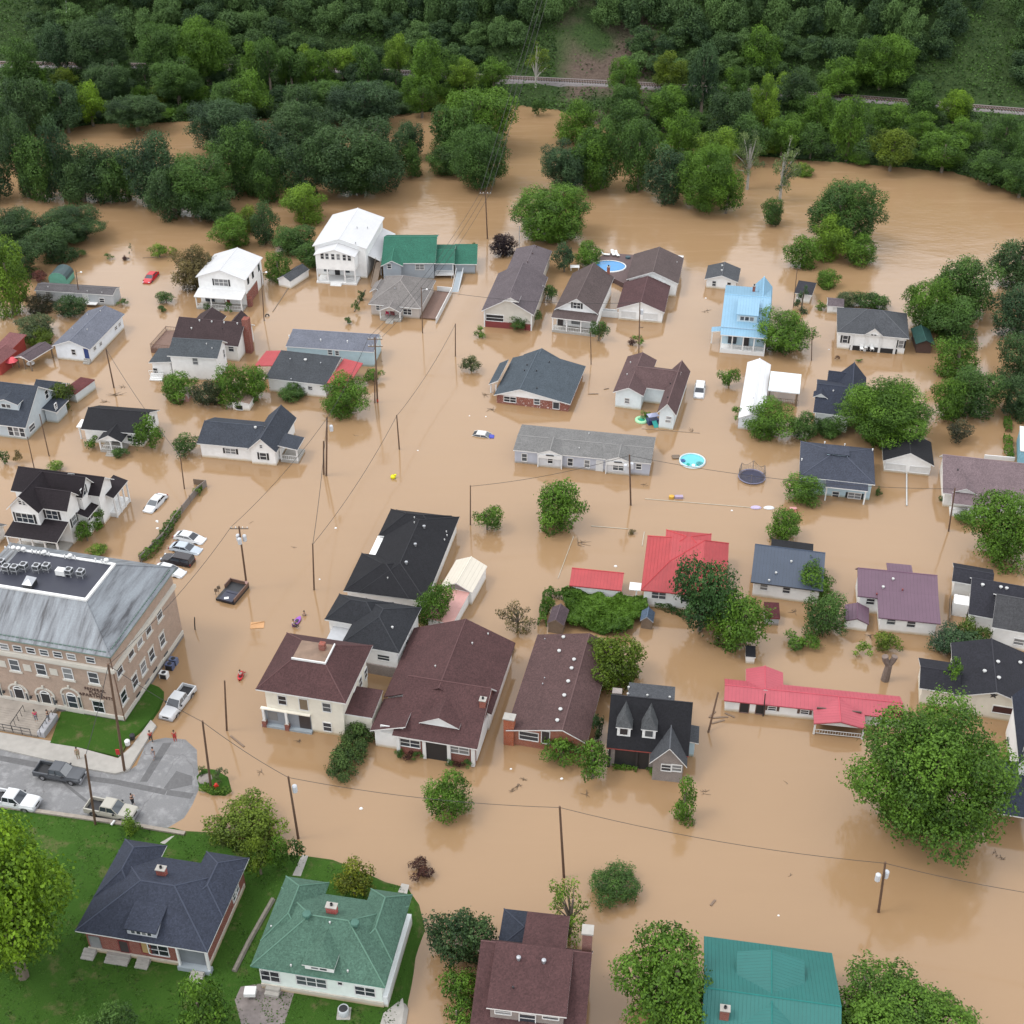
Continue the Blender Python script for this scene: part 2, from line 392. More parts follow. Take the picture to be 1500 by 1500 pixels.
    def vents(s, b, ps, r=.16, mat=None, hh=.35):
        for p in ps:
            x, y, z = s.onroof(b, p)
            MB().lathe([(r*.5, -.2), (r*.5, hh*.45), (r*.85, hh*.5), (r*.75, hh*.75), (0, hh*.85)], (x, y, z), 8).build('roof_vent', mat or VENT, s.root)
    def chimney(s, b, p, w=.6, d=.6, hh=1.2, mat=None, z=None):
        x, y, zz = s.onroof(b, p)
        m = MB(); m.box(x-w/2, y-d/2, zz-1.2 if z is None else z, x+w/2, y+d/2, zz+hh)
        m.box(x-w/2-.06, y-d/2-.06, zz+hh, x+w/2+.06, y+d/2+.06, zz+hh+.1, 1)
        c = m.build('chimney', [mat or brick((.25, .06, .04), (.3, .09, .06)), CONC], s.root)
        MB().lathe([(.14, 0), (.14, .25), (.11, .25), (.11, .02), (0, .02)], (x, y, zz+hh+.1), 8).build('flue', DARK, c)
    def dormer(s, b, p, w=1.6, hh=1.1, dep=2.6, kind='gy', rise=.6, wall=None, roof=None, nw=2, ww=.5, wh=.7):
        x, y, z = s.onroof(b, p)
        m = MB(); wl = wall or s.wallm; m.box(x-w/2, y, z-.1, x+w/2, y+dep*.85, z+hh)
        d = m.build('dormer', wl, s.root)
        e = .18; r = MB(); H = z+hh; y0 = y-.25; y1 = y+dep
        if kind == 'gy':
            r.add([(x-w/2-e,y0,H-.05),(x,y0,H+rise),(x+w/2+e,y0,H-.05),(x+w/2+e,y1,H-.05),(x,y1,H+rise),(x-w/2-e,y1,H-.05)]+
              [(x-w/2-e,y0,H-.17),(x,y0,H+rise-.12),(x+w/2+e,y0,H-.17),(x+w/2+e,y1,H-.17),(x,y1,H+rise-.12),(x-w/2-e,y1,H-.17)],
              [(0,1,4,5),(1,2,3,4),(0,6,7,1),(1,7,8,2),(2,8,9,3),(5,11,6,0),(6,11,10,7),(7,10,9,8)], [0,0]+[1]*6)
            MB().add([(x-w/2, y, H), (x+w/2, y, H), (x, y, H+rise-.12)], [(0,1,2)]).build('gable_panel', wl, d)
        elif kind == 'hip':
            r.add([(x-w/2-e,y0,H),(x+w/2+e,y0,H),(x,y0+w*.6,H+rise),(x,y1+w*.3,H+rise),(x-w/2-e,y1,H),(x+w/2+e,y1,H),
                   (x-w/2-e,y0,H-.12),(x+w/2+e,y0,H-.12),(x-w/2-e,y1,H-.12),(x+w/2+e,y1,H-.12)],
              [(0,1,2),(1,5,3,2),(0,2,3,4),(0,6,7,1),(1,7,9,5),(4,8,6,0),(6,8,9,7)], [0,0,0,1,1,1,1])
        else:
            r.box(x-w/2-e, y0, H, x+w/2+e, y1, H+.12, 0)
            v = r.v[-8:]; r.v[-8:] = [(a, b_, c+(rise if b_ > y0+.1 else 0)) for a, b_, c in v]
        r.build('dormer_roof', [roof or s.roofm, WHT], d)
        for i in range(nw):
            cx = x+(i-(nw-1)/2)*(ww+.14)
            f = MB(); f.box(cx-ww/2-.05, y-.06, z+hh*.5-wh/2, cx+ww/2+.05, y+.02, z+hh*.5+wh/2)
            f = f.build('window_frame', WHT, d)
            # pane proud of the frame board
            g = MB(); g.box(cx-ww/2+.02, y-.075, z+hh*.5-wh/2+.06, cx+ww/2-.02, y-.055, z+hh*.5+wh/2-.06); g.build('window', glassm(), d)
        return d
    def posts(s, xs, y, z1, r=.1, mat=None, z0=None, name='column'):
        for x in xs:
            MB().box(x-r, y-r, (-1-s.z0) if z0 is None else z0, x+r, y+r, z1-s.z0).build(name, mat or WHT, s.root)
    def rail(s, x0, x1, y, z, hh=.85, mat=None, ax='x'):
        m = MB(); n = max(2, int(abs(x1-x0)/.3))
        if ax == 'x':
            m.box(x0, y-.03, z+hh-.07, x1, y+.03, z+hh); m.box(x0, y-.03, z+.08, x1, y+.03, z+.14)
            for i in range(n+1): q = x0+(x1-x0)*i/n; m.box(q-.02, y-.02, z+.14, q+.02, y+.02, z+hh-.07)
        else:
            m.box(y-.03, x0, z+hh-.07, y+.03, x1, z+hh); m.box(y-.03, x0, z+.08, y+.03, x1, z+.14)
            for i in range(n+1): q = x0+(x1-x0)*i/n; m.box(y-.02, q-.02, z+.14, y+.02, q+.02, z+hh-.07)
        m.build('railing', mat or WHT, s.root)
    def porch(s, r, h, n=4, kind='sF', rise=.6, roof=None, rails=True, floor=.15, post=None, fl=None, pr=.1, trim=None, rp=None, gable=None):
        b = s.blk(r, kind, rise=None if rp else rise, rp=rp, h=h, roof=roof, open=True, name='porch_roof', trim=trim, over=0)
        x0, y0, x1, y1 = r
        xs = [x0+.25+(x1-x0-.5)*i/(n-1) for i in range(n)]
        s.posts(xs, y0+.3, h-.1, r=pr, mat=post)
        if kind in ('gy',) :
            xm = (x0+x1)/2
            MB().add([(x0+.2, y0+.25, h-s.z0-.02), (x1-.2, y0+.25, h-s.z0-.02), (xm, y0+.25, b.H-s.z0-.14)], [(0,1,2)]).build('gable_panel', gable or s.wallm, s.root)
        if floor is not None: MB().box(x0+.15, y0+.15, -.6, x1-.15, y1, floor).build('porch_floor', fl or CONC, s.root)
        if rails: s.rail(x0+.2, x1-.2, y0+.3, (floor or 0))
        return b
    def box(s, name, mat, *a, parent=None): return MB().box(*a).build(name, mat, parent or s.root)
# ---------------------------------------------------------------- water, land, roads, hill
def interp(x, pts):
    if x <= pts[0][0]: a, b = pts[0], pts[1]
    elif x >= pts[-1][0]: a, b = pts[-2], pts[-1]
    else:
        for a, b in zip(pts, pts[1:]):
            if a[0] <= x <= b[0]: break
    return a[1]+(b[1]-a[1])*(x-a[0])/(b[0]-a[0])
ZR = 4.0
railp = [tuple(P(q, ZR)[:2]) for q in ((20,92),(458,98),(748,113),(948,123),(1263,142),(1500,161))]
shorep = [tuple(P(q, 0)[:2]) for q in ((-40,215),(130,181),(250,178),(400,172),(600,166),(740,152),(815,160),(900,195),(1000,215),(1150,232),(1250,238),(1400,252),(1450,268),(1500,288),(1560,320))]
def yr(x):
    x = max(-150, min(150, x)); return interp(x, railp)
def ys(x):
    x = max(-170, min(170, x)); return interp(x, shorep)
def sm(t): t = max(0, min(1, t)); return t*t*(3-2*t)
def hill(x, y):
    a, b = ys(x), yr(x)
    if y < a-6: return -2.5
    if y < a+2: return -2.5+3.3*sm((y-a+6)/8)
    if y < b-3.2: 
        t = (y-a-2)/max(1, b-3.2-a-2); return .8+(ZR-1.3)*max(0, t)**1.6
    if y < b+4: return ZR-.5
    d = y-b-4
    return ZR-.5+d*.62+1.2*math.sin(x*.11+d*.07)*min(1, d/10)+.6*math.sin(x*.31+2)*min(1, d/8)
def groundmat():
    m, N, L, b = nmat('earth_and_undergrowth')
    tc = N.new('ShaderNodeTexCoord')
    n = node(N, 'ShaderNodeTexNoise', Scale=.05, Detail=8.0); n2 = node(N, 'ShaderNodeTexNoise', Scale=1.5, Detail=8.0)
    for q in (n, n2): L.new(tc.outputs['Object'], q.inputs['Vector'])
    a = mixc(N, L, n2.outputs[0], (.015, .03, .012), (.05, .08, .025)); e = mixc(N, L, n2.outputs[0], (.05, .035, .028), (.14, .105, .085))
    cr = node(N, 'ShaderNodeValToRGB'); L.new(n.outputs[0], cr.inputs[0]); cr.color_ramp.elements[0].position = .45; cr.color_ramp.elements[1].position = .6
    sep = N.new('ShaderNodeSeparateXYZ'); L.new(tc.outputs['Object'], sep.inputs[0])
    # bare slide scar on the slope above the cutting
    sb = node(N, 'ShaderNodeMath', operation='SUBTRACT'); L.new(sep.outputs[0], sb.inputs[0]); sb.inputs[1].default_value = 26
    ab = node(N, 'ShaderNodeMath', operation='ABSOLUTE'); L.new(sb.outputs[0], ab.inputs[0]); mr = node(N, 'ShaderNodeMapRange'); mr.inputs[1].default_value = 9; mr.inputs[2].default_value = 15; L.new(ab.outputs[0], mr.inputs[0])
    e2 = mixc(N, L, cr.outputs[0], e, a); L.new(mixc(N, L, mr.outputs[0], e2, a), b.inputs['Base Color']); b.inputs['Roughness'].default_value = .95; b.inputs['Specular IOR Level'].default_value = .1
    bp = node(N, 'ShaderNodeBump', Strength=1.0, Distance=.6); L.new(n2.outputs[0], bp.inputs['Height']); L.new(bp.outputs[0], b.inputs['Normal'])
    return m
def build_ground():
    xs = [-1500, -800, -400]+[-250+5*i for i in range(101)]+[400, 800, 1500]
    ysl = [-400, 0, 100, 200]+[240+3*i for i in range(80)]+[500, 560, 650, 800, 1200]
    V = []
    for y in ysl:
        for x in xs:
            z = hill(max(-250, min(250, x)), y); z = min(z, 120)
            V.append((x, y, z))
    nx = len(xs); F = [(j*nx+i, j*nx+i+1, (j+1)*nx+i+1, (j+1)*nx+i) for j in range(len(ysl)-1) for i in range(nx-1)]
    o = MB().add(V, F).build('ground', groundmat(), smooth=True); tag(o, kind='structure')
build_ground()
def watermat():
    m, N, L, b = nmat('muddy_flood_water')
    tc = N.new('ShaderNodeTexCoord')
    mp = N.new('ShaderNodeMapping'); mp.inputs['Scale'].default_value = (.5, 1, 1); L.new(tc.outputs['Object'], mp.inputs[0])
    n = node(N, 'ShaderNodeTexNoise', Scale=.018, Detail=6.0, Roughness=.6, Distortion=1.2); L.new(mp.outputs[0], n.inputs['Vector'])
    n1 = node(N, 'ShaderNodeTexNoise', Scale=.12, Detail=4.0, Roughness=.6, Distortion=2.0); L.new(mp.outputs[0], n1.inputs['Vector'])
    a = mixc(N, L, n.outputs[0], (.222, .135, .070), (.265, .168, .091)); a = mixc(N, L, n1.outputs[0], a, mul((.25, .158, .084), 1.0)); 
    st = N.new('ShaderNodeMapping'); st.inputs['Scale'].default_value = (.05, .35, 1); st.inputs['Rotation'].default_value = (0, 0, .25); L.new(tc.outputs['Object'], st.inputs[0])
    n4 = node(N, 'ShaderNodeTexNoise', Scale=1.0, Detail=6.0, Roughness=.7, Distortion=.8); L.new(st.outputs[0], n4.inputs['Vector'])
    c4 = node(N, 'ShaderNodeValToRGB'); L.new(n4.outputs[0], c4.inputs[0]); c4.color_ramp.elements[0].position = .52; c4.color_ramp.elements[1].position = .75
    sp = N.new('ShaderNodeSeparateXYZ'); L.new(tc.outputs['Object'], sp.inputs[0]); rm = node(N, 'ShaderNodeMapRange'); rm.inputs[1].default_value = 215; rm.inputs[2].default_value = 270; rm.inputs[3].default_value = .05; rm.inputs[4].default_value = .55; L.new(sp.outputs[1], rm.inputs[0])
    ml = node(N, 'ShaderNodeMath', operation='MULTIPLY'); L.new(c4.outputs[0], ml.inputs[0]); L.new(rm.outputs[0], ml.inputs[1])
    a = mixc(N, L, ml.outputs[0], a, (.33, .225, .14))
    L.new(a, b.inputs['Base Color'])
    b.inputs['Roughness'].default_value = .09; b.inputs['IOR'].default_value = 1.5
    r = node(N, 'ShaderNodeTexNoise', Scale=1.1, Detail=5.0, Roughness=.6); r2 = node(N, 'ShaderNodeTexNoise', Scale=.16, Detail=3.0)
    L.new(mp.outputs[0], r.inputs['Vector']); L.new(mp.outputs[0], r2.inputs['Vector'])
    # the river runs faster and rougher beyond the last houses
    sep = N.new('ShaderNodeSeparateXYZ'); L.new(tc.outputs['Object'], sep.inputs[0])
    mr = node(N, 'ShaderNodeMapRange'); mr.inputs[1].default_value = 200; mr.inputs[2].default_value = 275; mr.inputs[3].default_value = .05; mr.inputs[4].default_value = .22
    L.new(sep.outputs[1], mr.inputs[0])
    b1 = node(N, 'ShaderNodeBump', Distance=.12); L.new(r.outputs[0], b1.inputs['Height']); L.new(mr.outputs[0], b1.inputs['Strength'])
    b2 = node(N, 'ShaderNodeBump', Strength=.12, Distance=.5); L.new(r2.outputs[0], b2.inputs['Height']); L.new(b1.outputs[0], b2.inputs['Normal'])
    L.new(b2.outputs[0], b.inputs['Normal'])
    return m
o = MB().add([(-1400, -350, 0), (1400, -350, 0), (1400, 380, 0), (-1400, 380, 0)], [(0, 1, 2, 3)]).build('water', watermat()); tag(o, kind='structure')
def grassmat():
    m, N, L, b = nmat('lawn_grass'); tc = N.new('ShaderNodeTexCoord')
    n = node(N, 'ShaderNodeTexNoise', Scale=.25, Detail=5.0); n2 = node(N, 'ShaderNodeTexNoise', Scale=5.0, Detail=9.0, Roughness=.8)
    for q in (n, n2): L.new(tc.outputs['Object'], q.inputs['Vector'])
    a = mixc(N, L, n.outputs[0], (.033, .092, .012), (.062, .132, .018)); a = mixc(N, L, n2.outputs[0], mul((.03, .07, .012), .6), a)
    d = node(N, 'ShaderNodeTexNoise', Scale=.5, Detail=6.0, Roughness=.7); L.new(tc.outputs['Object'], d.inputs['Vector'])
    cr = node(N, 'ShaderNodeValToRGB'); L.new(d.outputs[0], cr.inputs[0]); cr.color_ramp.elements[0].position = .55; cr.color_ramp.elements[1].position = .78
    a = mixc(N, L, cr.outputs[0], a, (.12, .1, .05))
    L.new(a, b.inputs['Base Color']); b.inputs['Roughness'].default_value = .95; b.inputs['Specular IOR Level'].default_value = .1
    bp = node(N, 'ShaderNodeBump', Strength=.9, Distance=.12); L.new(n2.outputs[0], bp.inputs['Height']); L.new(bp.outputs[0], b.inputs['Normal'])
    return m
def asphaltmat():
    m, N, L, b = nmat('worn_asphalt'); tc = N.new('ShaderNodeTexCoord')
    n = node(N, 'ShaderNodeTexNoise', Scale=.35, Detail=7.0, Roughness=.6); n2 = node(N, 'ShaderNodeTexNoise', Scale=8.0, Detail=8.0); v = node(N, 'ShaderNodeTexVoronoi', feature='DISTANCE_TO_EDGE', Scale=.22)
    n3 = node(N, 'ShaderNodeTexNoise', Scale=.9, Detail=4.0)
    for q in (n, n2, n3): L.new(tc.outputs['Object'], q.inputs['Vector'])
    dv = mixc(N, L, .5, tc.outputs['Object'], n3.outputs['Color']); L.new(dv, v.inputs['Vector'])
    a = mixc(N, L, n.outputs[0], (.14, .138, .14), (.23, .228, .235)); a = mixc(N, L, n2.outputs[0], (.11,.11,.11), a)
    cr = node(N, 'ShaderNodeValToRGB'); L.new(v.outputs[0], cr.inputs[0]); cr.color_ramp.elements[0].position = .0; cr.color_ramp.elements[1].position = .006
    mk = node(N, 'ShaderNodeTexNoise', Scale=.25); L.new(tc.outputs['Object'], mk.inputs['Vector']); m2_ = node(N, 'ShaderNodeMath', operation='GREATER_THAN'); m2_.inputs[1].default_value = .52; L.new(mk.outputs[0], m2_.inputs[0]); mx_ = node(N, 'ShaderNodeMath', operation='MAXIMUM'); L.new(m2_.outputs[0], mx_.inputs[0]); L.new(cr.outputs[0], mx_.inputs[1])
    st = node(N, 'ShaderNodeTexNoise', Scale=.6, Detail=8.0, Roughness=.75); L.new(tc.outputs['Object'], st.inputs['Vector']); cs = node(N, 'ShaderNodeValToRGB'); L.new(st.outputs[0], cs.inputs[0]); cs.color_ramp.elements[0].position = .5; cs.color_ramp.elements[1].position = .62
    a = mixc(N, L, cs.outputs[0], a, (.215,.213,.215)); a = mixc(N, L, mx_.outputs[0], (.11, .105, .105), a)
    L.new(a, b.inputs['Base Color']); b.inputs['Roughness'].default_value = .8
    return m
GRASS, ASPH = grassmat(), asphaltmat()
PATCH = plain('dark_asphalt_patch', (.12, .118, .12), .8, noise=.3, nscale=3)
PAVE = plain('sidewalk_concrete', (.37, .35, .32), .85, noise=.22, nscale=1.2)
def plateau(name, px, z, mat, edge=1.0, jit=0, drop=.9, seed=1, fine=False, kind='structure', label=None, cat=None):
    """land sheet: outline at height z with a sloping skirt going under the surface below"""
    rnd = random.Random(seed); pts = []
    n = len(px)
    for i in range(n):
        a, b = P(px[i], z), P(px[(i+1) % n], z); k = max(1, int((b-a).length/1.5)) if (jit or fine) else 1
        for j in range(k):
            q = a.lerp(b, j/k)
            if jit: q += Vector((rnd.uniform(-jit, jit), rnd.uniform(-jit, jit), 0))
            pts.append(q)
    n = len(pts); ar = sum(pts[i].x*pts[(i+1) % n].y-pts[(i+1) % n].x*pts[i].y for i in range(n))
    if ar < 0: pts.reverse()
    out = []
    for i in range(n):
        d = (pts[(i+1) % n]-pts[i-1]).normalized(); nn = Vector((d.y, -d.x, 0)); out.append(pts[i]+nn*edge+Vector((0, 0, -drop)))
    m = MB(); m.add([tuple(p) for p in pts]+[tuple(p) for p in out], [tuple(range(n))]+[(i, i+n, (i+1) % n+n, (i+1) % n) for i in range(n)])
    o = m.build(name, mat); tag(o, label, cat, kind=kind); return o
plateau('lawn', [(-160,1165),(60,1190),(150,1202),(268,1219),(300,1222),(340,1232),(420,1254),(450,1257),(485,1262),(520,1278),(560,1294),(592,1301),(608,1325),(612,1360),(600,1400),(592,1440),(585,1490),(580,1620),(-160,1620)], .40, GRASS, edge=1.3, jit=.16)
plateau('road', [zB(-700,350),zB(0,462),zB(400,545),zB(790,628),zB(870,625),zB(960,560),zB(1000,440),zB(1050,408),zB(1120,398),zB(1240,402),zB(1310,470),zB(1332,560),zB(1318,640),zB(1338,720),zB(1312,820),zB(1230,910),zB(1150,975),zB(1050,968),zB(600,905),zB(0,822),zB(-700,720)], .12, ASPH, edge=1.2, drop=.3, jit=.3)
plateau('wet_patch', [zB(1150,735),zB(1330,760),zB(1308,797),zB(1140,770)], .124, PATCH, edge=.02, drop=.003)
plateau('wet_patch', [zB(0,500),zB(260,545),zB(250,585),zB(0,535)], .124, PATCH, edge=.02, drop=.003)
plateau('wet_patch', [zB(1120,415),zB(1180,410),zB(1010,680),zB(960,680)], .124, PATCH, edge=.02, drop=.003)
plateau('wet_patch', [zB(600,640),zB(800,665),zB(1150,735),zB(1130,770),zB(800,700),zB(600,672)], .124, PATCH, edge=.02, drop=.003)
plateau('wet_patch', [zB(1215,610),zB(1318,640),zB(1320,700),zB(1150,740),zB(1130,720)], .124, PATCH, edge=.02, drop=.003, jit=.1)
plateau('wet_patch', [zB(300,625),zB(420,680),zB(500,750),zB(600,830),zB(615,820),zB(510,735),zB(420,665),zB(300,610)], .124, PATCH, edge=.02, drop=.003)
plateau('pavement', [zB(-700,240),zB(0,340),zB(350,400),zB(560,450),zB(810,518),zB(900,440),zB(1035,255),zB(1072,293),zB(960,470),zB(880,600),zB(790,622),zB(600,590),zB(0,452),zB(-700,330)], .26, PAVE, edge=.05, drop=.3)
plateau('lawn', [zB(345,412),zB(420,200),zB(500,190),zB(780,190),zB(850,330),zB(905,370),zB(818,506),zB(560,446)], .30, GRASS, edge=.03, drop=.2)
plateau('lawn', [zB(790,300),zB(1010,0),zB(1080,22),zB(1112,55),zB(1112,110),zB(1045,235),zB(905,372)], .302, GRASS, edge=.35, drop=.5, jit=.08)
plateau('driveway', [(562,1484),(590,1462),(592,1475),(584,1530),(548,1530)], .41, CONC, edge=.4, drop=.3)
plateau('path', [zC(780,170),zC(800,165),zC(730,225),zC(700,215)], .404, CONC, edge=.02, drop=.003)
plateau('path', [zD(480,105),zD(522,110),zD(470,250),zD(415,245)], .404, CONC, edge=.02, drop=.003)
plateau('path', [zD(1165,300),zD(1215,310),zD(1200,370),zD(1140,360)], .404, CONC, edge=.02, drop=.003)
plateau('patio', [zD(60,1010),zD(190,990),zD(425,1050),zD(350,1290),zD(70,1290),zD(20,1100)], .404, plain('mossy_patio', (.2, .17, .16), .9, noise=.5, nscale=1.5), edge=.02, drop=.003)
# little island with weeds by the street corner
plateau('traffic_island', [zK(45,165),zK(80,110),zK(150,120),zK(225,170),zK(260,250),zK(215,275),zK(130,265),zK(60,230)], .18, GRASS, edge=.4, drop=.4, jit=.15)
def wall_line(name, pts, z0, z1, th, mat, label, cat, cap=None):
    m = MB()
    for a, b in zip(pts, pts[1:]):
        d = (b-a).normalized(); nn = Vector((-d.y, d.x, 0))*th/2
        vs = [a-nn, b-nn, b+nn, a+nn]
        m.add([(v.x, v.y, z0) for v in vs]+[(v.x, v.y, z1) for v in vs], [(0,3,2,1),(4,5,6,7),(0,1,5,4),(1,2,6,5),(2,3,7,6),(3,0,4,7)])
    o = m.build(name, mat); return tag(o, label, cat)
wall_line('retaining_wall', [P(zB(-700,745), .4), P(zB(0,850), .4), P(zB(600,935), .4), P(zB(940,985), .4), P(zB(1270,1040), .4)], -.3, .62, .45, plain('stained_concrete', (.3, .26, .22), .9, noise=.35), 'long low stained concrete wall between road and lawn', 'wall')
# railway on its ledge
def build_rail():
    xs = [-190+4*i for i in range(96)]
    m = MB(); V = []
    for x in xs:
        y = yr(x)
        for o, z in ((-3.6, ZR-1.6), (-2.4, ZR-.25), (2.4, ZR-.25), (3.6, ZR-1.4)): V.append((x, y+o, z))
    m.add(V, [(4*i+j, 4*i+4+j, 4*i+5+j, 4*i+1+j) for i in range(len(xs)-1) for j in range(3)])
    o = m.build('railway_bed', plain('ballast', (.2, .18, .18), .95, noise=.35, nscale=4)); tag(o, kind='structure')
    rt = thing('railway_track', 'single railway track running along the ledge below the wooded hill', 'railway', (0, yr(0), ZR))
    for off in (-.75, .75):
        m = MB(); m.tube([(x, yr(x)+off-yr(0), -.02) for x in xs], .09, 4); m.build('rail', plain('rusty_rail', (.12, .07, .05), .5, .5), rt)
    m = MB()
    for i in range(560):
        x = -190+i*.68; m.box(x-.12, yr(x)-1.3-yr(0), -.24, x+.12, yr(x)+1.3-yr(0), -.12)
    tag(m.build('sleepers', plain('tarred_sleeper', (.07, .055, .045), .9), rt), kind='stuff')
build_rail()
# ---------------------------------------------------------------- trees
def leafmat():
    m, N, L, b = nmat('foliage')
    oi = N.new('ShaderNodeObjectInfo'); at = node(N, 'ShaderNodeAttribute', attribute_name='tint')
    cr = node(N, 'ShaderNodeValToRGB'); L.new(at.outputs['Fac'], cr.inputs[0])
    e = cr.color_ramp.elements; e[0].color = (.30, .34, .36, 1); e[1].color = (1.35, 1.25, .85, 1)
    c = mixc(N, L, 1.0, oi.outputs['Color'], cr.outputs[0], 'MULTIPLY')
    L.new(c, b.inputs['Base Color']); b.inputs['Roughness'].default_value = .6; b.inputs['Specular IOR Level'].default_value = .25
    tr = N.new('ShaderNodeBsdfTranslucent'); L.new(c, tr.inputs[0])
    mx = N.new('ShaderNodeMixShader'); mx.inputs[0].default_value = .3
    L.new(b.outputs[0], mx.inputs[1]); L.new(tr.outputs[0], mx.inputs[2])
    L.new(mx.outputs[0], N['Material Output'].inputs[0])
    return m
LEAF = leafmat()
BARK = plain('bark', (.16, .13, .1), .9, noise=.35, nscale=3)
PALEBARK = plain('pale_bark', (.38, .36, .32), .9, noise=.35, nscale=2)
def crown_mesh(style, cls, seed):
    """unit crown (radius 1, half height 1) of many leaf faces gathered in clumps"""
    R = CLS[cls]; rng = np.random.default_rng(seed*13+cls*101+hash_(style))
    lobes = []
    nl = {0: 7, 1: 13, 2: 24, 3: 40, 4: 95}[cls]
    if style == 'sparse': nl = int(nl*.75)+3
    for i in range(nl*3):
        if style == 'cone':
            h = rng.uniform(-1, .95)**1; rr = (1-h)/2*.85+.06; a = rng.uniform(0, 2*PI); q = np.sqrt(rng.uniform(.3, 1))
            c = np.array([rr*q*math.cos(a), rr*q*math.sin(a), h*.86]); s = rng.uniform(.14, .24)
        else:
            v = rng.normal(size=3); v /= np.linalg.norm(v)
            q = rng.uniform(.3, .80 if cls < 4 else .74) if style != 'sparse' else rng.uniform(.3, .85)
            c = v*q; s = rng.uniform(.22, .42)*(1 if cls < 3 else .82 if cls < 4 else .62)
            if style == 'tall': c[2] = max(-.8, c[2]); 
            if style == 'sparse': s *= .62
            if style == 'weep': c[2] = c[2]*.6+.15; s *= 1.1
            if c[2] < -.3 and style in ('round',): c[:2] *= .85
        if len(lobes) < nl and all(np.linalg.norm(c-l[0]) > .45*min(s, l[1]) for l in lobes): lobes.append((c, s))
    leaf = {0: .13, 1: .17, 2: .20, 3: .23, 4: .25}[cls]/R
    if style == 'far': leaf *= 1.45
    dens = {0: 2.4, 1: 2.4, 2: 2.3, 3: 2.2, 4: 2.3}[cls]*(1.0 if style != 'sparse' else .55)
    pts = []; nor = []; tint = []
    for c, s in lobes:
        n = int(4*PI*s*s*dens/(leaf*leaf)*.55)
        v = rng.normal(size=(n, 3)); v /= np.linalg.norm(v, axis=1)[:, None]
        keep = (v[:, 2] > -.75) | (rng.random(n) < .4); v = v[keep]; n = len(v)
        w = 1+.3*np.sin(v[:, 0]*5+seed)*np.sin(v[:, 1]*6+c[0]*9)+.2*np.sin(v[:, 2]*9+c[1]*7)*np.sin(v[:, 0]*8+c[2]*5)
        rad = s*w*(1-.38*rng.random(n)**2)*np.where(rng.random(n) < .1, 1.2, 1)
        p = c+v*rad[:, None]*np.array([1, 1, .8])
        if style == 'weep': p[:, 2] -= .5*(np.linalg.norm(p[:, :2], axis=1)**2)*rng.random(n)
        inside = np.zeros(n, bool)
        for c2, s2 in lobes:
            if c2 is not c: inside |= np.linalg.norm(p-c2, axis=1) < s2*.62
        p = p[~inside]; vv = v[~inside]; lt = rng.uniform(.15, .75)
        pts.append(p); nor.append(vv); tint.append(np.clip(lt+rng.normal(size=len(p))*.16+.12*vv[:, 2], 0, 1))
    p = np.concatenate(pts); nv = np.concatenate(nor); tt = np.concatenate(tint); n = len(p)
    nn = nv*.7+np.array([0, 0, .45])+rng.normal(size=(n, 3))*.5; nn /= np.linalg.norm(nn, axis=1)[:, None]
    a = np.cross(nn, rng.normal(size=(n, 3))); a /= np.linalg.norm(a, axis=1)[:, None]; b = np.cross(nn, a)
    sz = leaf*rng.uniform(.65, 1.25, n)[:, None]
    vs = np.stack([p-a*sz*.62, p-b*sz*.40+nn*sz*.08, p+a*sz*.62, p+b*sz*.40+nn*sz*.08], 1).reshape(-1, 3)
    me = bpy.data.meshes.new('crown'); me.vertices.add(4*n); me.vertices.foreach_set('co', vs.astype(np.float32).ravel())
    me.loops.add(4*n); me.loops.foreach_set('vertex_index', np.arange(4*n, dtype=np.int32))
    me.polygons.add(n); me.polygons.foreach_set('loop_start', np.arange(0, 4*n, 4, dtype=np.int32)); me.polygons.foreach_set('loop_total', np.full(n, 4, dtype=np.int32))
    at = me.attributes.new('tint', 'FLOAT', 'FACE'); at.data.foreach_set('value', tt.astype(np.float32))
    me.materials.append(LEAF); me.update(calc_edges=True)
    return me, lobes
def hash_(s): return sum(ord(c)*(i+3) for i, c in enumerate(s)) % 997
CLS = [1.0, 2.1, 3.6, 5.6, 9.5]
CR = {}
def crown(style, a, seed):
    cls = min(range(5), key=lambda i: abs(math.log(CLS[i]/a)))
    k = (style, cls, seed % (3 if cls < 4 else 2))
    if k not in CR: CR[k] = crown_mesh(*k)
    return CR[k], cls
def trunk_mesh(root, a, b, zc, lobes, mat, seed, sparse=False, z0=-1.5):
    rnd = random.Random(seed); m = MB(); r0 = max(.07, a*.055+b*.02)
    bend = Vector((rnd.uniform(-.12, .12)*a, rnd.uniform(-.12, .12)*a, 0))
    m.tube([Vector((0, 0, z0)), bend*.4+Vector((0, 0, zc*.5)), bend+Vector((0, 0, zc+b*.35))], r0, 7, r0*.45)
    for c, s in lobes[:(14 if sparse else 7)]:
        t = Vector((c[0]*a, c[1]*a, zc+c[2]*b)); st = Vector((0, 0, max(.2, zc*.55+.25*(t.z-zc))))+bend*.5
        m.tube([st, (st+t)/2+Vector((0, 0, .06*a)), t], r0*.42, 5, r0*.12, cap=False)
    return m.build('trunk', mat, root)
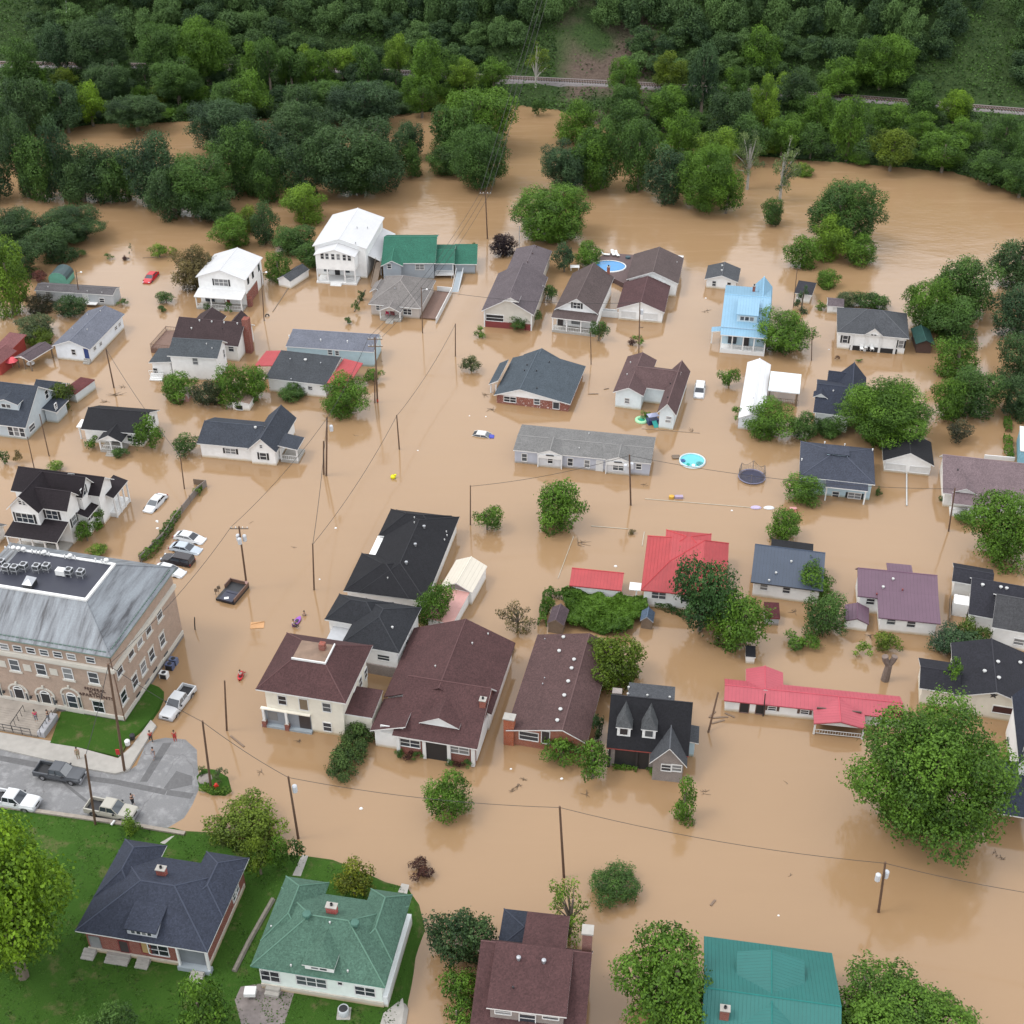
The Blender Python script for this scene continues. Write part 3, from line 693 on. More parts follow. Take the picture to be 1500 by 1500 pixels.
def put_tree(loc, a, b, zc, label, color, style='round', seed=0, name='tree', cat='tree', group=None, trunk=True, bark=None, asp=1.0):
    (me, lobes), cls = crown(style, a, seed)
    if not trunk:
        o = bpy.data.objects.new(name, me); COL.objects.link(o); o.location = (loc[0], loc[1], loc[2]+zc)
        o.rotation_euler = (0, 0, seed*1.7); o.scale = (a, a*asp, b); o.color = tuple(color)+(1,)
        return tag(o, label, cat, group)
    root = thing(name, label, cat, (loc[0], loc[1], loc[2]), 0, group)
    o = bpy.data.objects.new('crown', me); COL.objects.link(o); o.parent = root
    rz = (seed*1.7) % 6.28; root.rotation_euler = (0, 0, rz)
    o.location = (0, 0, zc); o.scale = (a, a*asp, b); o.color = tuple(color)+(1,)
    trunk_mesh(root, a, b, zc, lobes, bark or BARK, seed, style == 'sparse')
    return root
TSEED = [0]
def tree(x0, y0, x1, y1, label, color, style='round', gap=.2, z0=0, name='tree', cat='tree', group=None, trunk=None, bark=None):
    TSEED[0] += 1; sd_ = TSEED[0]
    cx, cy = (x0+x1)/2, (y0+y1)/2; zc = 3
    for _ in range(8):
        s = scl((cx, cy), z0+zc); a = (x1-x0)/2/s; q = P((cx, cy), z0+zc)
        ph = math.atan2(HC-z0-zc, q.y); hh = (y1-y0)/2/s
        b2 = hh*hh-(a*math.sin(ph))**2
        b = math.sqrt(max(b2, 0))/math.cos(ph); b = max(b, .55*a if a > 1.2 else .5*a)
        if style == 'hedge': b = max(.35, b)
        zc = b*(.80 if (style in ('round', 'tall') and z0 < .3 and gap < 1) else .92)+gap
    k = 1.08 if a > 2.5 else 1.2
    trunk = (a > 1.25) if trunk is None else trunk
    if a <= 1.25 and name == 'tree' and not trunk: name, cat = 'shrub', 'shrub'
    return put_tree((q.x, q.y, z0), a*k, b*k, zc, label, color, style, sd_, name, cat, group, trunk, bark)
dk=(.048,.098,.040); dg=(.060,.130,.032); md=(.085,.180,.024); lt=(.13,.235,.03); yl=(.135,.25,.018); bl=(.046,.095,.05); gy=(.085,.12,.065); rd=(.06,.022,.02); br=(.12,.1,.05); yg=(.11,.17,.02)
RB='trees along the flooded river bank'; RL='tall leafy tree standing in the band of woods along the flooded river'
FAR = [
 (0,168,62,300,dk,0),(52,172,118,298,bl,'wide tall dark tree rising from water at far left, gap of brown water behind it'),(100,205,185,300,dk,0),(172,193,262,312,bl,0),(232,215,352,325,dg,0),
 (270,135,385,232,bl,0),(0,110,72,200,dk,0),(60,120,128,190,bl,0),(100,118,160,180,yl,'yellow-green young tree on the far bank left of the inlet of brown water'),(150,138,245,185,dk,0),
 (190,24,280,120,dg,0),(255,20,345,120,md,'large rounded mid-green tree, biggest at the top left of the woods'),(215,80,300,150,dg,0),(0,55,60,125,dg,0),(50,30,110,105,bl,0),(95,20,190,110,dk,0),(120,85,200,150,dk,0),
 (345,58,400,125,md,0),(300,110,380,185,dg,0),(330,180,400,290,dg,0),(360,215,420,300,dg,0),(372,50,412,130,dg,0),(402,68,448,120,dg,0),(440,70,480,112,md,0),(480,68,520,112,lt,0),(515,62,560,125,dg,0),
 (560,48,606,110,lt,0),(600,55,660,140,md,0),(655,85,705,130,lt,'bright yellow-green shrubby tree below the railway cutting'),(700,82,745,125,md,0),(588,108,645,168,md,0),(430,110,520,180,dg,0),(400,120,470,200,dk,0),
 (385,145,500,255,dk,0),(450,165,600,297,dk,'broad dark spreading tree standing in river left of the open channel'),(470,110,590,195,bl,0),(400,200,480,300,dk,0),(578,172,622,237,bl,0),(622,205,690,258,dg,0),
 (624,150,700,240,dg,0),(632,118,768,232,md,'tall full tree with broad bright crown left of the open river channel'),(655,175,752,284,(.06,.13,.035),'leafy tree leaning over the channel with its foot in the river beside the cross-armed pole'),
 (783,200,875,287,bl,0),(812,145,878,215,md,0),(850,170,915,285,dg,0),(905,175,972,288,dg,0),(965,160,1030,250,md,0),(985,205,1085,318,md,'full mid-green tree at the river edge left of the pale sparse trees'),
 (888,85,942,150,md,0),(952,75,1012,128,yg,'yellow-green rounded tree beside the railway above the river'),(880,120,940,180,dg,0),(935,125,1010,185,md,0),(1008,55,1056,165,bl,0),(1080,35,1146,118,md,0),(1030,130,1100,205,dk,0),(1095,110,1146,192,lt,0),
 (1145,95,1200,150,dk,0),(1245,42,1345,135,md,'broad rounded tree just above the railway on the right'),(1197,83,1265,140,md,0),(1175,128,1228,200,md,0),(1215,140,1278,232,md,0),(1165,180,1215,228,dg,0),(1273,184,1345,247,yg,0),(1345,193,1425,250,md,0),
 (1418,218,1492,268,dg,0),(1330,122,1374,172,dg,0),(1372,133,1430,182,yl,'bright yellow-green tree against the grey railway wall at right'),(1325,163,1380,210,md,0),(1380,170,1440,215,md,0),(1266,148,1332,195,md,0),(1446,168,1502,225,dg,0),(1468,230,1530,285,dg,0),
 (15,190,90,300,dg,0),(78,212,155,302,dk,0),(140,215,222,302,dg,0),(212,240,292,326,dk,0),(300,185,382,292,dg,0),(345,172,425,282,bl,0),(470,205,560,292,dg,0),(528,178,602,262,dk,0),(585,205,622,262,dg,0),
 (828,190,902,286,md,0),(880,148,962,232,dg,0),(938,208,1015,302,bl,0),(1008,185,1082,262,lt,0),(1040,240,1092,318,md,0),(1058,165,1130,232,dg,0),(1120,170,1175,225,md,0),(20,120,100,190,dg,0),(330,100,400,175,md,0),
 (-40,140,30,240,dk,0),(-60,200,15,300,bl,0),(1490,180,1560,260,dg,0)]
for x0,y0,x1,y1,c,l in FAR:
    tree(x0,y0,x1,y1, l or RL, c, 'tall', gap=.4, group=None if l else RB, name='tree', z0=max(0, min(4, hill(P(((x0+x1)/2, y1-8), 0).x, P(((x0+x1)/2, y1-8), 0).y))))
tree(762,62,808,112,'slender yellow-green tree with bare pale trunk at the river edge below the power lines',yg,'sparse',gap=6,bark=PALEBARK)
tree(780,138,800,172,'ivy-covered stump of foliage at the river edge below the power lines',dg,gap=0,trunk=False,name='shrub',cat='shrub')
tree(1072,190,1128,262,'pale sparse half-dead tree in the river, left of the two',(.13,.19,.09),'sparse',gap=3,bark=PALEBARK)
tree(1122,198,1175,290,'pale grey-green sparse tree in the river leaning beside the island',(.13,.19,.09),'sparse',gap=1.0,bark=PALEBARK)
tree(1112,285,1150,332,'small leafy tree half sunk at the foot of the pale sparse trees',dg)
tree(1158,246,1192,253,'low bright green scrub showing above water beside the pale trees',lt,gap=0,trunk=False,name='shrub',cat='shrub')
T = [
 (1172,253,1303,372,'large dark round tree forming an island in open water at upper right',dg,'round'),
 (1150,340,1205,395,'lighter bushy tree on the left foot of the large island tree',md,'round'),
 (1185,315,1252,385,'light green tree in front of the large island tree',lt,'round'),
 (1236,340,1290,392,'low leafy branches on the right foot of the island tree',md,'round'),
 (1197,393,1232,423,'small leafy tree in water just below the island trees',md,'round'),
 (-30,300,72,372,'dark broad tree mass at left edge above the quonset shed',dk,'round'),
 (-20,345,60,410,'dark low tree left of the quonset shed',dk,'round'),
 (50,296,154,362,'dark rounded tree jutting into the brown bay at upper left',dk,'round'),
 (35,325,115,392,'dark tree directly behind the green quonset shed',dk,'round'),
 (-30,345,48,475,'light green tall tree at left edge beside the mobile home',lt,'tall'),
 (103,363,125,377,'low shrub afloat beside the dark bay tree',dg,'round'),
 (38,428,82,462,'brownish dark bush in front of the mobile home',(.05,.05,.03),'round'),
 (75,428,126,468,'dark green bush between mobile home and long grey-roofed house',dk,'round'),
 (17,455,80,500,'grey-green feathery bush behind the brown carport',gy,'round'),
 (30,478,77,512,'light yellow-green bush behind the brown carport',yg,'round'),
 (48,396,70,416,'pink flowering bush beside the quonset shed',(.16,.06,.06),'round'),
 (250,358,322,432,'broad feathery tree with tan blossoms left of the white porch house',(.13,.11,.055),'round'),
 (220,358,245,379,'small bright green sapling standing in the bay above red car',lt,'round'),
 (247,360,259,374,'tiny yellow sapling beside bright green one in the bay',yl,'round'),
 (183,354,194,372,'thin bare-stemmed sapling in the bay above red car',gy,'sparse'),
 (152,371,166,380,'low dark shrub poking out of the bay',dg,'round'),
 (176,374,188,381,'brown low shrub poking out of the bay',rd,'round'),
 (280,275,346,331,'dark tree at the top edge of the bay',dk,'round'),
 (308,312,370,368,'bright leafy tree behind the white porch house',md,'round'),
 (340,300,385,345,'tree with yellowing leaves behind the white porch house',yg,'round'),
 (365,295,408,362,'tall dark narrow tree between bay and river',dk,'tall'),
 (408,266,478,332,'round light green tree behind the houses on the river side',lt,'round'),
 (395,325,470,375,'dark rounded tree left of the large white house',dg,'round'),
 (425,350,478,394,'lower dark tree touching the large white house',dg,'round'),
 (384,367,427,417,'bright bushy tree right of the white porch house',md,'round'),
 (738,262,878,364,'large dense round green tree beside the river, the roundest in the town',md,'round'),
 (715,338,758,376,'dark purple-leaved round bush below the cross-armed pole',(.022,.012,.02),'round'),
 (812,358,842,402,'dark blue-green shrub tree left of the oval swimming pool',bl,'round'),
 (838,350,886,394,'leafy green tree overhanging the oval swimming pool',md,'round'),
 (1100,450,1192,524,'wide spreading green tree in front of the light blue house',md,'round'),
 (1163,415,1190,456,'dark blue-green conifer in front of small navy-roofed shed',bl,'cone'),
 (1194,440,1210,455,'small bush beside white garden shed',md,'round'),
 (1222,425,1262,453,'pale feathery bush behind the grey hip-roofed house',gy,'round'),
 (1250,418,1306,455,'dark bushy tree behind the grey hip-roofed house',dg,'round'),
 (1325,398,1398,490,'green tree right of the grey hip-roofed house',md,'round'),
 (1362,368,1462,470,'big dark tree at upper right of the grey hip-roofed house',dg,'round'),
 (1350,430,1440,510,'dark tree above the teal-roofed shed',dg,'round'),
 (1452,348,1540,430,'dark tree at the right edge beside open water',dk,'tall'),
 (1455,410,1540,500,'blue-green tree at the right edge below the darkest one',bl,'round'),
 (1370,490,1440,560,'light green round tree between teal-roofed shed and right edge',md,'round'),
 (1385,530,1480,620,'large green tree in the right grove, lower half',dg,'round'),
 (1360,545,1420,620,'olive green tree at the left side of the right grove',md,'round'),
 (1455,485,1540,570,'dark tree at right edge of the right grove, upper',dk,'round'),
 (1460,550,1540,622,'dark tree at right edge of the right grove, lower',dk,'round'),
 (1225,545,1375,668,'large spreading tree covering the navy-roofed house',md,'round'),
 (1088,582,1168,646,'round bushy tree at the foot of the white metal building',md,'round'),
 (1155,600,1205,646,'dark shrub tree in the row before navy-roofed house',dg,'round'),
 (1192,605,1245,642,'blue-green shrub tree right end of the row before navy-roofed house',dg,'round'),
 (1070,595,1090,618,'small shrub on the left side of the white metal building',md,'round'),
 (1150,692,1212,743,'low light green tree at the left corner of the navy hip-roofed house',md,'round'),
 (1127,742,1176,798,'green tree behind the blue-roofed white house',md,'round'),
 (1386,615,1421,648,'grey-brown round bush alone in the water below the right grove',(.07,.075,.05),'round'),
 (1418,705,1540,835,'large dense green tree in front of the purple-roofed house at right edge',md,'round'),
 (1054,532,1083,568,'small tree left of the white metal building',md,'round'),
 (677,521,704,546,'round crape bush alone in water left of the blue-grey brick house',(.07,.1,.04),'round'),
 (696,475,713,495,'small bright bush alone left of the plum-roofed house',md,'round'),
 (735,452,782,482,'ivy climbing over the porch of the plum-roofed house',dg,'round'),
 (780,455,796,475,'small bush at right corner of plum-roofed house porch',dg,'round'),
 (797,417,818,442,'bush between plum-roofed house and brown porch house',dg,'round'),
 (533,538,561,562,'round shrub at foot of the double-armed pole',md,'round'),
 (467,545,544,613,'large dense dark tree right of the red-edged garage',md,'round'),
 (409,560,450,586,'dark shrub before the black-roofed white garage',dg,'round'),
 (233,540,292,590,'dark bushy tree left of the grove by the pink barn shed',md,'round'),
 (280,545,330,597,'greyish bushy tree in the middle of the grove by white two-storey house',(.06,.085,.045),'round'),
 (315,530,362,602,'green tree with vines in the grove above the small white dog shed',md,'round'),
 (345,530,397,594,'right end tree of the grove above the small white dog shed',md,'round'),
 (251,635,288,668,'round dark bush left of the navy-roofed white cottage',dg,'round'),
 (71,553,110,599,'olive tree beside the small maroon-roofed shed',(.07,.11,.02),'round'),
 (123,632,144,659,'tall round bush left of black-roofed cottage porch',md,'round'),
 (198,610,237,662,'vines and bush covering right corner of black-roofed cottage',md,'round'),
 (166,654,189,671,'small clipped round bush in front of black-roofed cottage',dg,'round'),
 (-4,650,14,682,'bushes in front of grey house porch at left edge',dg,'round'),
 (18,660,34,681,'small brown bush in front of grey house porch',br,'round'),
 (132,743,156,776,'leafy bush at right rear side of the black-roofed white house',md,'round'),
 (110,757,140,797,'leafy bush at right front side of the black-roofed white house',md,'round'),
 (130,797,157,816,'spiky bright shrub behind the brick apartment building roof',lt,'round'),
 (66,678,92,692,'thin shrub behind the black-roofed white house',lt,'round'),
 (555,836,604,886,'olive-green round tree over the long black roof',(.07,.13,.015),'round'),
 (601,838,663,922,'tall dark green tree at the corner of the long black roof',md,'round'),
 (694,738,734,782,'small willow-like tree alone right of the long black roof',md,'round'),
 (781,696,864,785,'green tree standing alone in water above small red-roofed shed',md,'round'),
 (730,878,786,930,'brownish thin shrub tree behind the big maroon-roofed house',(.1,.09,.04),'sparse'),
 (985,812,1075,942,'tall dark feathery tree before the large red roof',(.04,.10,.035),'tall'),
 (1038,860,1128,966,'broad dark green tree below the blue-roofed white house',md,'round'),
 (1168,815,1235,880,'upright leafy tree at right corner of the blue-roofed house, upper part',md,'round'),
 (1170,865,1245,940,'dark lower foliage of tree beside the purple-roofed house',dg,'round'),
 (1155,919,1200,953,'floating green bush between the dark trees',md,'round'),
 (1252,940,1278,966,'floating leafy branch below the small purple garage',lt,'round'),
 (1284,924,1322,958,'leaning yellowish branch below the purple-roofed house',yg,'round'),
 (850,918,948,1012,'round olive-green tree behind the black dormered house',(.085,.14,.012),'round'),
 (798,1077,850,1122,'dark round bush right of the flat brown roof',md,'round'),
 (842,1088,895,1150,'bushy tree left front of the black dormered house',md,'round'),
 (865,1035,888,1090,'dark shrubs between the flat brown roof and black dormered house',dk,'round'),
 (978,1140,1024,1208,'small narrow tree alone below the black dormered house',md,'tall'),
 (622,1123,697,1204,'green tree alone below the big maroon-roofed house',md,'round'),
 (866,1270,933,1326,'weeping dark bush alone in the lower middle water',dg,'weep'),
 (625,1300,730,1418,'dark dense evergreen at the left of the maroon house at bottom',dk,'round'),
 (640,1410,697,1475,'lighter bush below the dark evergreen',md,'round'),
 (642,1460,700,1530,'lighter bush at the bottom edge beside the maroon house',md,'round'),
 (797,1282,873,1382,'thin light green tree behind the maroon house at bottom',lt,'sparse'),
 (900,1348,1075,1540,'large leafy tree at bottom beside the teal metal roof',md,'round'),
 (1175,1398,1455,1620,'broad green treetop at the bottom right edge',md,'round'),
 (1237,1010,1498,1268,'huge spreading tree standing in the flood at lower right, the largest of all',md,'round'),
 (1357,913,1437,966,'blue-green shrub tree above the black garage roof',bl,'round'),
 (1407,899,1453,950,'olive tree between black garage and grey-winged house',(.07,.12,.02),'round'),
 (1382,965,1410,1010,'small bright tree growing over the black garage roof',md,'round'),
 (1475,1075,1503,1106,'small dark bush at the right edge below the star garage',dg,'round'),
 (307,1157,418,1242,'light green tree at flood edge beside the transformer pole',yg,'round'),
 (357,1228,400,1286,'pale yellow-green tree on the lawn between the two bottom houses',yg,'round'),
 (385,1225,420,1280,'mid-green tree on the lawn between the two bottom houses',md,'round'),
 (413,1222,443,1268,'dark shrub at the foot of the transformer pole',dg,'round'),
 (489,1263,545,1320,'yellow-green round tree behind the green hip roof',(.13,.16,.015),'round'),
 (173,1186,202,1224,'small light tree at the retaining wall beside tan pickup',lt,'round'),
 (595,1262,632,1281,'reddish brown shrub showing above the water right of the green hip roof',rd,'round'),
 (462,1338,476,1350,'dark shrub by rear wall of green hip-roofed house',rd,'round'),
 (577,1095,592,1109,'left clipped green ball of the left trio before the maroon porch',dg,'round'),
 (589,1097,607,1114,'maroon bush of the left trio before the maroon porch',rd,'round'),
 (603,1100,619,1114,'right clipped green ball of the left trio before the maroon porch',dg,'round'),
 (653,1110,667,1122,'left clipped green ball of the right trio before the maroon porch',dg,'round'),
 (664,1112,682,1125,'maroon bush of the right trio before the maroon porch',rd,'round'),
 (676,1112,693,1127,'right clipped green ball of the right trio before the maroon porch',dg,'round'),
 (948,1121,965,1135,'small round bush left of the stone gable of dormered house',md,'round'),
 (504,462,518,475,'small round bush alone above the blue-grey long roof',dg,'round'),
 (515,440,527,460,'dark shrub in short row left of the tan hip-roofed house, lower',dg,'round'),
 (523,424,535,441,'dark shrub in short row left of the tan hip-roofed house, upper',dk,'round'),
 (865,463,890,503,'dark bush at the right corner of brown porch house',dg,'round'),
 (926,490,943,507,'round bush at foot of pole before the twin brown roofs',md,'round'),
 (918,494,932,506,'reddish low bush beside pole before the twin brown roofs',rd,'round'),
 (296,440,307,457,'left pointed porch shrub of the white porch house',dg,'round'),
 (328,442,341,460,'right pointed porch shrub of the white porch house',dg,'round'),
 (318,477,324,487,'tiny shrub right of white porch house',dg,'round'),
 (688,354,698,362,'small bush by the green roofed wing',dg,'round'),
 (681,378,689,388,'yellow bush at the white ramp',yl,'round'),
 (938,600,955,613,'spiky shrub beside green ring float',md,'round'),
 (1254,524,1264,530,'green low bush in front of grey hip-roofed house',md,'round'),
 (1223,521,1231,527,'brown low bush in front of grey hip-roofed house',rd,'round'),
 (230,426,256,446,'low bushes on the short fence in the bay, upper',dg,'round'),
 (231,444,246,458,'low bushes on the short fence in the bay, lower',dg,'round'),
 (171,437,188,449,'low green bush at the end of the mobile home',dg,'round'),
 (885,770,933,784,'low clump of leaves afloat right of the lone tree',br,'round') if 0 else (920,775,932,783,'low clump of leaves afloat right of the lone green tree',br,'round'),
 (-110,1185,98,1448,'giant yellow-green tree filling the lower left corner',yl,'round'),
 (262,1437,330,1530,'leafy shrub on the lawn at bottom between the two houses',md,'round'),
 (115,1462,212,1560,'dark green shrub at the bottom edge of the lawn',dg,'round'),
 (792,868,812,900,'vine-covered corner of the overgrown garden',md,'round'),
 (1398,752,1425,765,'low clipped hedge in front of the purple-roofed house porch',md,'round'),
 (1280,712,1292,726,'dark bush at right corner of the navy hip-roofed house',dg,'round'),
 (1373,724,1383,735,'bush at left corner of the purple-roofed house porch',dg,'round'),
]
LAWN = {'giant':.4,'pale yellow-green':.4,'mid-green tree on the lawn':.4,'yellow-green round':.4,'small light tree at':.4,'leafy shrub on':.4,'dark green shrub at the bottom':.4,'dark shrub by':.4,'dark shrub at the foot of the tr':.4}
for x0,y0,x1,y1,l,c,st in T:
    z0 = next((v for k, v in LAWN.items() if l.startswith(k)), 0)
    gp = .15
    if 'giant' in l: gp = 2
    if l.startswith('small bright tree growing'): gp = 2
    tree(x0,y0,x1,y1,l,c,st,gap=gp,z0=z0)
# overgrown garden: vines over fences and a shed, nothing one could count
def leafcards(name, fn, n, size, color, label, cat, seed=3, kind='stuff'):
    rng = np.random.default_rng(seed); p = fn(rng, n); n = len(p)
    nn = rng.normal(size=(n, 3))*.55+np.array([0, 0, .8]); nn /= np.linalg.norm(nn, axis=1)[:, None]
    a = np.cross(nn, rng.normal(size=(n, 3))); a /= np.linalg.norm(a, axis=1)[:, None]; b = np.cross(nn, a)
    sz = size*rng.uniform(.6, 1.3, n)[:, None]
    vs = np.stack([p-a*sz*.6, p-b*sz*.42, p+a*sz*.6, p+b*sz*.42], 1).reshape(-1, 3)
    me = bpy.data.meshes.new(name); me.vertices.add(4*n); me.vertices.foreach_set('co', vs.astype(np.float32).ravel())
    me.loops.add(4*n); me.loops.foreach_set('vertex_index', np.arange(4*n, dtype=np.int32))
    me.polygons.add(n); me.polygons.foreach_set('loop_start', np.arange(0, 4*n, 4, dtype=np.int32)); me.polygons.foreach_set('loop_total', np.full(n, 4, dtype=np.int32))
    t = .45+.3*np.sin(p[:, 0]*.35)*np.cos(p[:, 1]*.4)+rng.normal(size=n)*.15
    at = me.attributes.new('tint', 'FLOAT', 'FACE'); at.data.foreach_set('value', np.clip(t, 0, 1).astype(np.float32))
    me.materials.append(LEAF); me.update(calc_edges=True)
    o = bpy.data.objects.new(name, me); COL.objects.link(o); o.color = tuple(color)+(1,); return tag(o, label, cat, kind=kind)
def inpoly(x, y, poly):
    c = False; j = len(poly)-1
    for i in range(len(poly)):
        if (poly[i][1] > y) != (poly[j][1] > y) and x < (poly[j][0]-poly[i][0])*(y-poly[i][1])/(poly[j][1]-poly[i][1])+poly[i][0]: c = not c
        j = i
    return c
def garden(rng, n):
    poly = [(822,874),(850,870),(880,872),(886,886),(905,880),(945,884),(948,905),(928,915),(925,930),(900,935),(860,925),(845,926),(822,915),(830,895)]
    W = [tuple(P(q)[:2]) for q in poly]; xs = [w[0] for w in W]; ysx = [w[1] for w in W]; out = []
    while len(out) < n:
        x = rng.uniform(min(xs), max(xs)); y = rng.uniform(min(ysx), max(ysx))
        if inpoly(x, y, W):
            h = 1.1+.7*math.sin(x*.9+1)*math.sin(y*.7)+.35*math.sin(x*2.3)*math.sin(y*2.1+1)
            out.append((x, y, max(.05, h)*(1-.5*rng.random()**3)))
    return np.array(out)
leafcards('vines', garden, 15000, .32, md, 'dense green vines filling the overgrown garden below the small red-roofed shed', 'vines')
def hedge(pts, w, h, label, color, seed=1, dens=170, name='hedge', z0=0):
    L_ = sum((b-a).length for a, b in zip(pts, pts[1:]))
    def f(rng, n):
        out = []
        for a, b in zip(pts, pts[1:]):
            d = (b-a); l = d.length; d.normalize(); nn = Vector((-d.y, d.x, 0)); k = int(dens*l*(w+2*h)*.5)
            t = rng.random(k)*l; u = rng.uniform(-1, 1, k); v = rng.random(k)
            side = rng.random(k) < .45
            bump = .8+.2*np.sin(t*2.1+seed)+.12*np.sin(t*5.3)
            uu = np.where(side, np.sign(u)*1.0, u)*w/2*bump; zz = np.where(side, v*h, h*bump-.1*u*u)+z0
            for i in range(k): q = a+d*t[i]+nn*uu[i]; out.append((q.x, q.y, zz[i]*(1-.05*rng.random())))
        return np.array(out)
    return leafcards(name, f, 0, .17, color, label, 'hedge', seed, None)
hedge([P((794,918)), P((797,898)), P((803,872)), P((840,880))], 1.1, 1.3, 'L-shaped ivy hedge at the left end of the overgrown garden', md, 2)
hedge([P((915,882)), P((950,884)), P((985,897)), P((1005,905))], 1.0, .9, 'low ivy hedge running right behind the small blue-roofed shed', dg, 3)
hedge([P((897,1125)), P((915,1124)), P((933,1126))], 1.2, .6, 'low trimmed hedge along the front of the black dormered house', md, 4)
hedge([P((206,822)), P((225,811)), P((243,785)), P((252,768))], 1.2, 1.2, 'leafy vines on the lower end of the long wooden fence', md, 5)
hedge([P((254,766)), P((264,752))], .9, 1.1, 'leafy vines on the middle of the long wooden fence', md, 6)
hedge([P((287,727)), P((295,716))], .9, 1.0, 'leafy vines at the upper end of the long wooden fence', md, 7)
for i, (a, b, l) in enumerate((((1474,615),(1477,634),'upper'),((1473,642),(1478,655),'second'),((1475,657),(1480,673),'third'),)):
    hedge([P(a), P(b)], 1.2, 1.0, '%s of the clipped dark hedges in a line behind the purple-roofed house' % l, md, 10+i)
r_ = thing('hedge', 'long tall leafy hedge standing in water below the cream two-storey house', 'hedge', P((518,1110)))
for i_, (px, a_, b_) in enumerate((((503,1136),1.9,1.7),((510,1120),2.0,2.0),((519,1103),2.1,2.1),((527,1087),2.0,2.0),((534,1074),1.7,1.8))):
    q_ = P(px)-P((518,1110)); o = bpy.data.objects.new('foliage', crown('round', a_, i_)[0][0]); COL.objects.link(o); o.parent = r_; o.location = (q_.x, q_.y, 1.0); o.scale = (a_, a_, b_); o.rotation_euler = (0, 0, i_*2.1); o.color = (.062,.115,.035,1)
# wooded hill beyond the railway
rnd = random.Random(5); WV = []; WT = []
wrng = np.random.default_rng(2)
for row, (d, hgt) in enumerate(((7, 6), (13, 8), (19, 11), (27, 12), (35, 12), (44, 12), (55, 12))):
    x = -135+rnd.uniform(0, 4)
    while x < 140:
        y = yr(x)+d+rnd.uniform(-2.5, 2.5); z = hill(x, y); px, py = proj((x, y, z+hgt*.6))
        w = rnd.uniform(3.2, 5.0); x += w*1.3
        if py < -60 or px < -60 or px > 1560: continue
        if 765 < px < 925 and py > 8 and row < 6: continue
        if px < 110 and py > -10 and row > 1: continue
        if px > 1395 and rnd.random() < .5: continue
        if row == 0 and rnd.random() < .2: continue
        b = hgt*rnd.uniform(.42, .6); me = crown('tall', w, rnd.randint(0, 2))[0][0]; n = len(me.polygons)
        co = np.empty(12*n, np.float32); me.vertices.foreach_get('co', co); co = co.reshape(n, 4, 3); tt = np.empty(n, np.float32); me.attributes['tint'].data.foreach_get('value', tt)
        k = wrng.random(n) < .5; co = co[k]; tt = tt[k]; c0 = co.mean(1, keepdims=True); co = c0+(co-c0)*1.4
        a = rnd.uniform(0, 6.28); R_ = np.array([[math.cos(a)*w, -math.sin(a)*w, 0], [math.sin(a)*w, math.cos(a)*w, 0], [0, 0, b]])
        WV.append(co@R_.T+np.array([x-w*1.3, y, z-.5+b*.9+hgt*.1])); WT.append(np.clip(tt*.7+rnd.uniform(-.25, .5), 0, 1))
co = np.concatenate(WV).astype(np.float32); n = len(co); me = bpy.data.meshes.new('hillside_wood'); me.vertices.add(4*n); me.vertices.foreach_set('co', co.ravel())
me.loops.add(4*n); me.loops.foreach_set('vertex_index', np.arange(4*n, dtype=np.int32)); me.polygons.add(n); me.polygons.foreach_set('loop_start', np.arange(0, 4*n, 4, dtype=np.int32)); me.polygons.foreach_set('loop_total', np.full(n, 4, dtype=np.int32))
me.attributes.new('tint', 'FLOAT', 'FACE').data.foreach_set('value', np.concatenate(WT).astype(np.float32)); me.materials.append(LEAF); me.update(calc_edges=True)
o = bpy.data.objects.new('hillside_wood', me); COL.objects.link(o); o.color = (.078,.15,.06,1); tag(o, 'dense dark wood covering the hill beyond the railway', 'wood', kind='stuff')
# bank trees between the river and the railway, hiding most of the line
BG = 'trees on the strip between river and railway'; nb = 0
for row, (fr, hgt) in enumerate(((.0, 3.0), (.35, 5), (.75, 6.5))):
    x = -140
    while x < 140:
        w = rnd.uniform(2.6, 4.6); x += w*1.9; a, b = ys(x), yr(x); y = a+1+(b-5-a)*fr+rnd.uniform(-1.5, 1.5); z = hill(x, y); px, py = proj((x, y, z+hgt*.5))
        if px < -40 or px > 1540 or (735 < px < 900) or (row > 0 and 1262 < px < 1345) or (row > 0 and px > 1425): continue
        if row == 3 and rnd.random() < .25: continue
        bb = hgt*rnd.uniform(.45, .62); nb += 1
        put_tree((x, y, z-.6), w, bb, bb*.95+.3, 'bushy tree on the strip of bank between river and railway', rnd.choice([dk, dg, dg, md, md, bl, yg]), 'round', nb+500, 'tree', 'tree', BG)
for i in range(14):
    x = rnd.choice([-120, -105, -90, -60, -45, -20, 42, 60, 75, 90, 105])+rnd.uniform(-5, 5); y = yr(x)-4; z = hill(x, y)
    px, py = proj((x, y, z))
    if 735 < px < 900 or 1262 < px < 1345 or px > 1425: continue
    put_tree((x, y, z-.5), rnd.uniform(3, 4.2), rnd.uniform(3.5, 5), 4.5, 'bushy tree on the strip of bank between river and railway', rnd.choice([md, dg, lt]), 'round', i+700, 'tree', 'tree', BG)
def scrub(rng, n):
    x = rng.uniform(-150, 150, n); u = rng.random(n); out = []
    for i in range(n):
        a = ys(x[i]); b = yr(x[i]); y = a-1+u[i]*(b+75-a)
        if abs(y-b) < 3.5: continue
        px, py = proj((x[i], y, hill(x[i], y)))
        if 815 < px < 925 and py < 118 and rng.random() < .9: continue
        if 740 < px < 960 and 118 < py < 150 and rng.random() < .6: continue
        out.append((x[i], y, hill(x[i], y)+rng.random()**2*1.5+.1))
    return np.array(out)
leafcards('undergrowth', scrub, 130000, .6, (.055,.12,.03), 'green undergrowth and vines covering the river bank and hillside', 'undergrowth', 4)

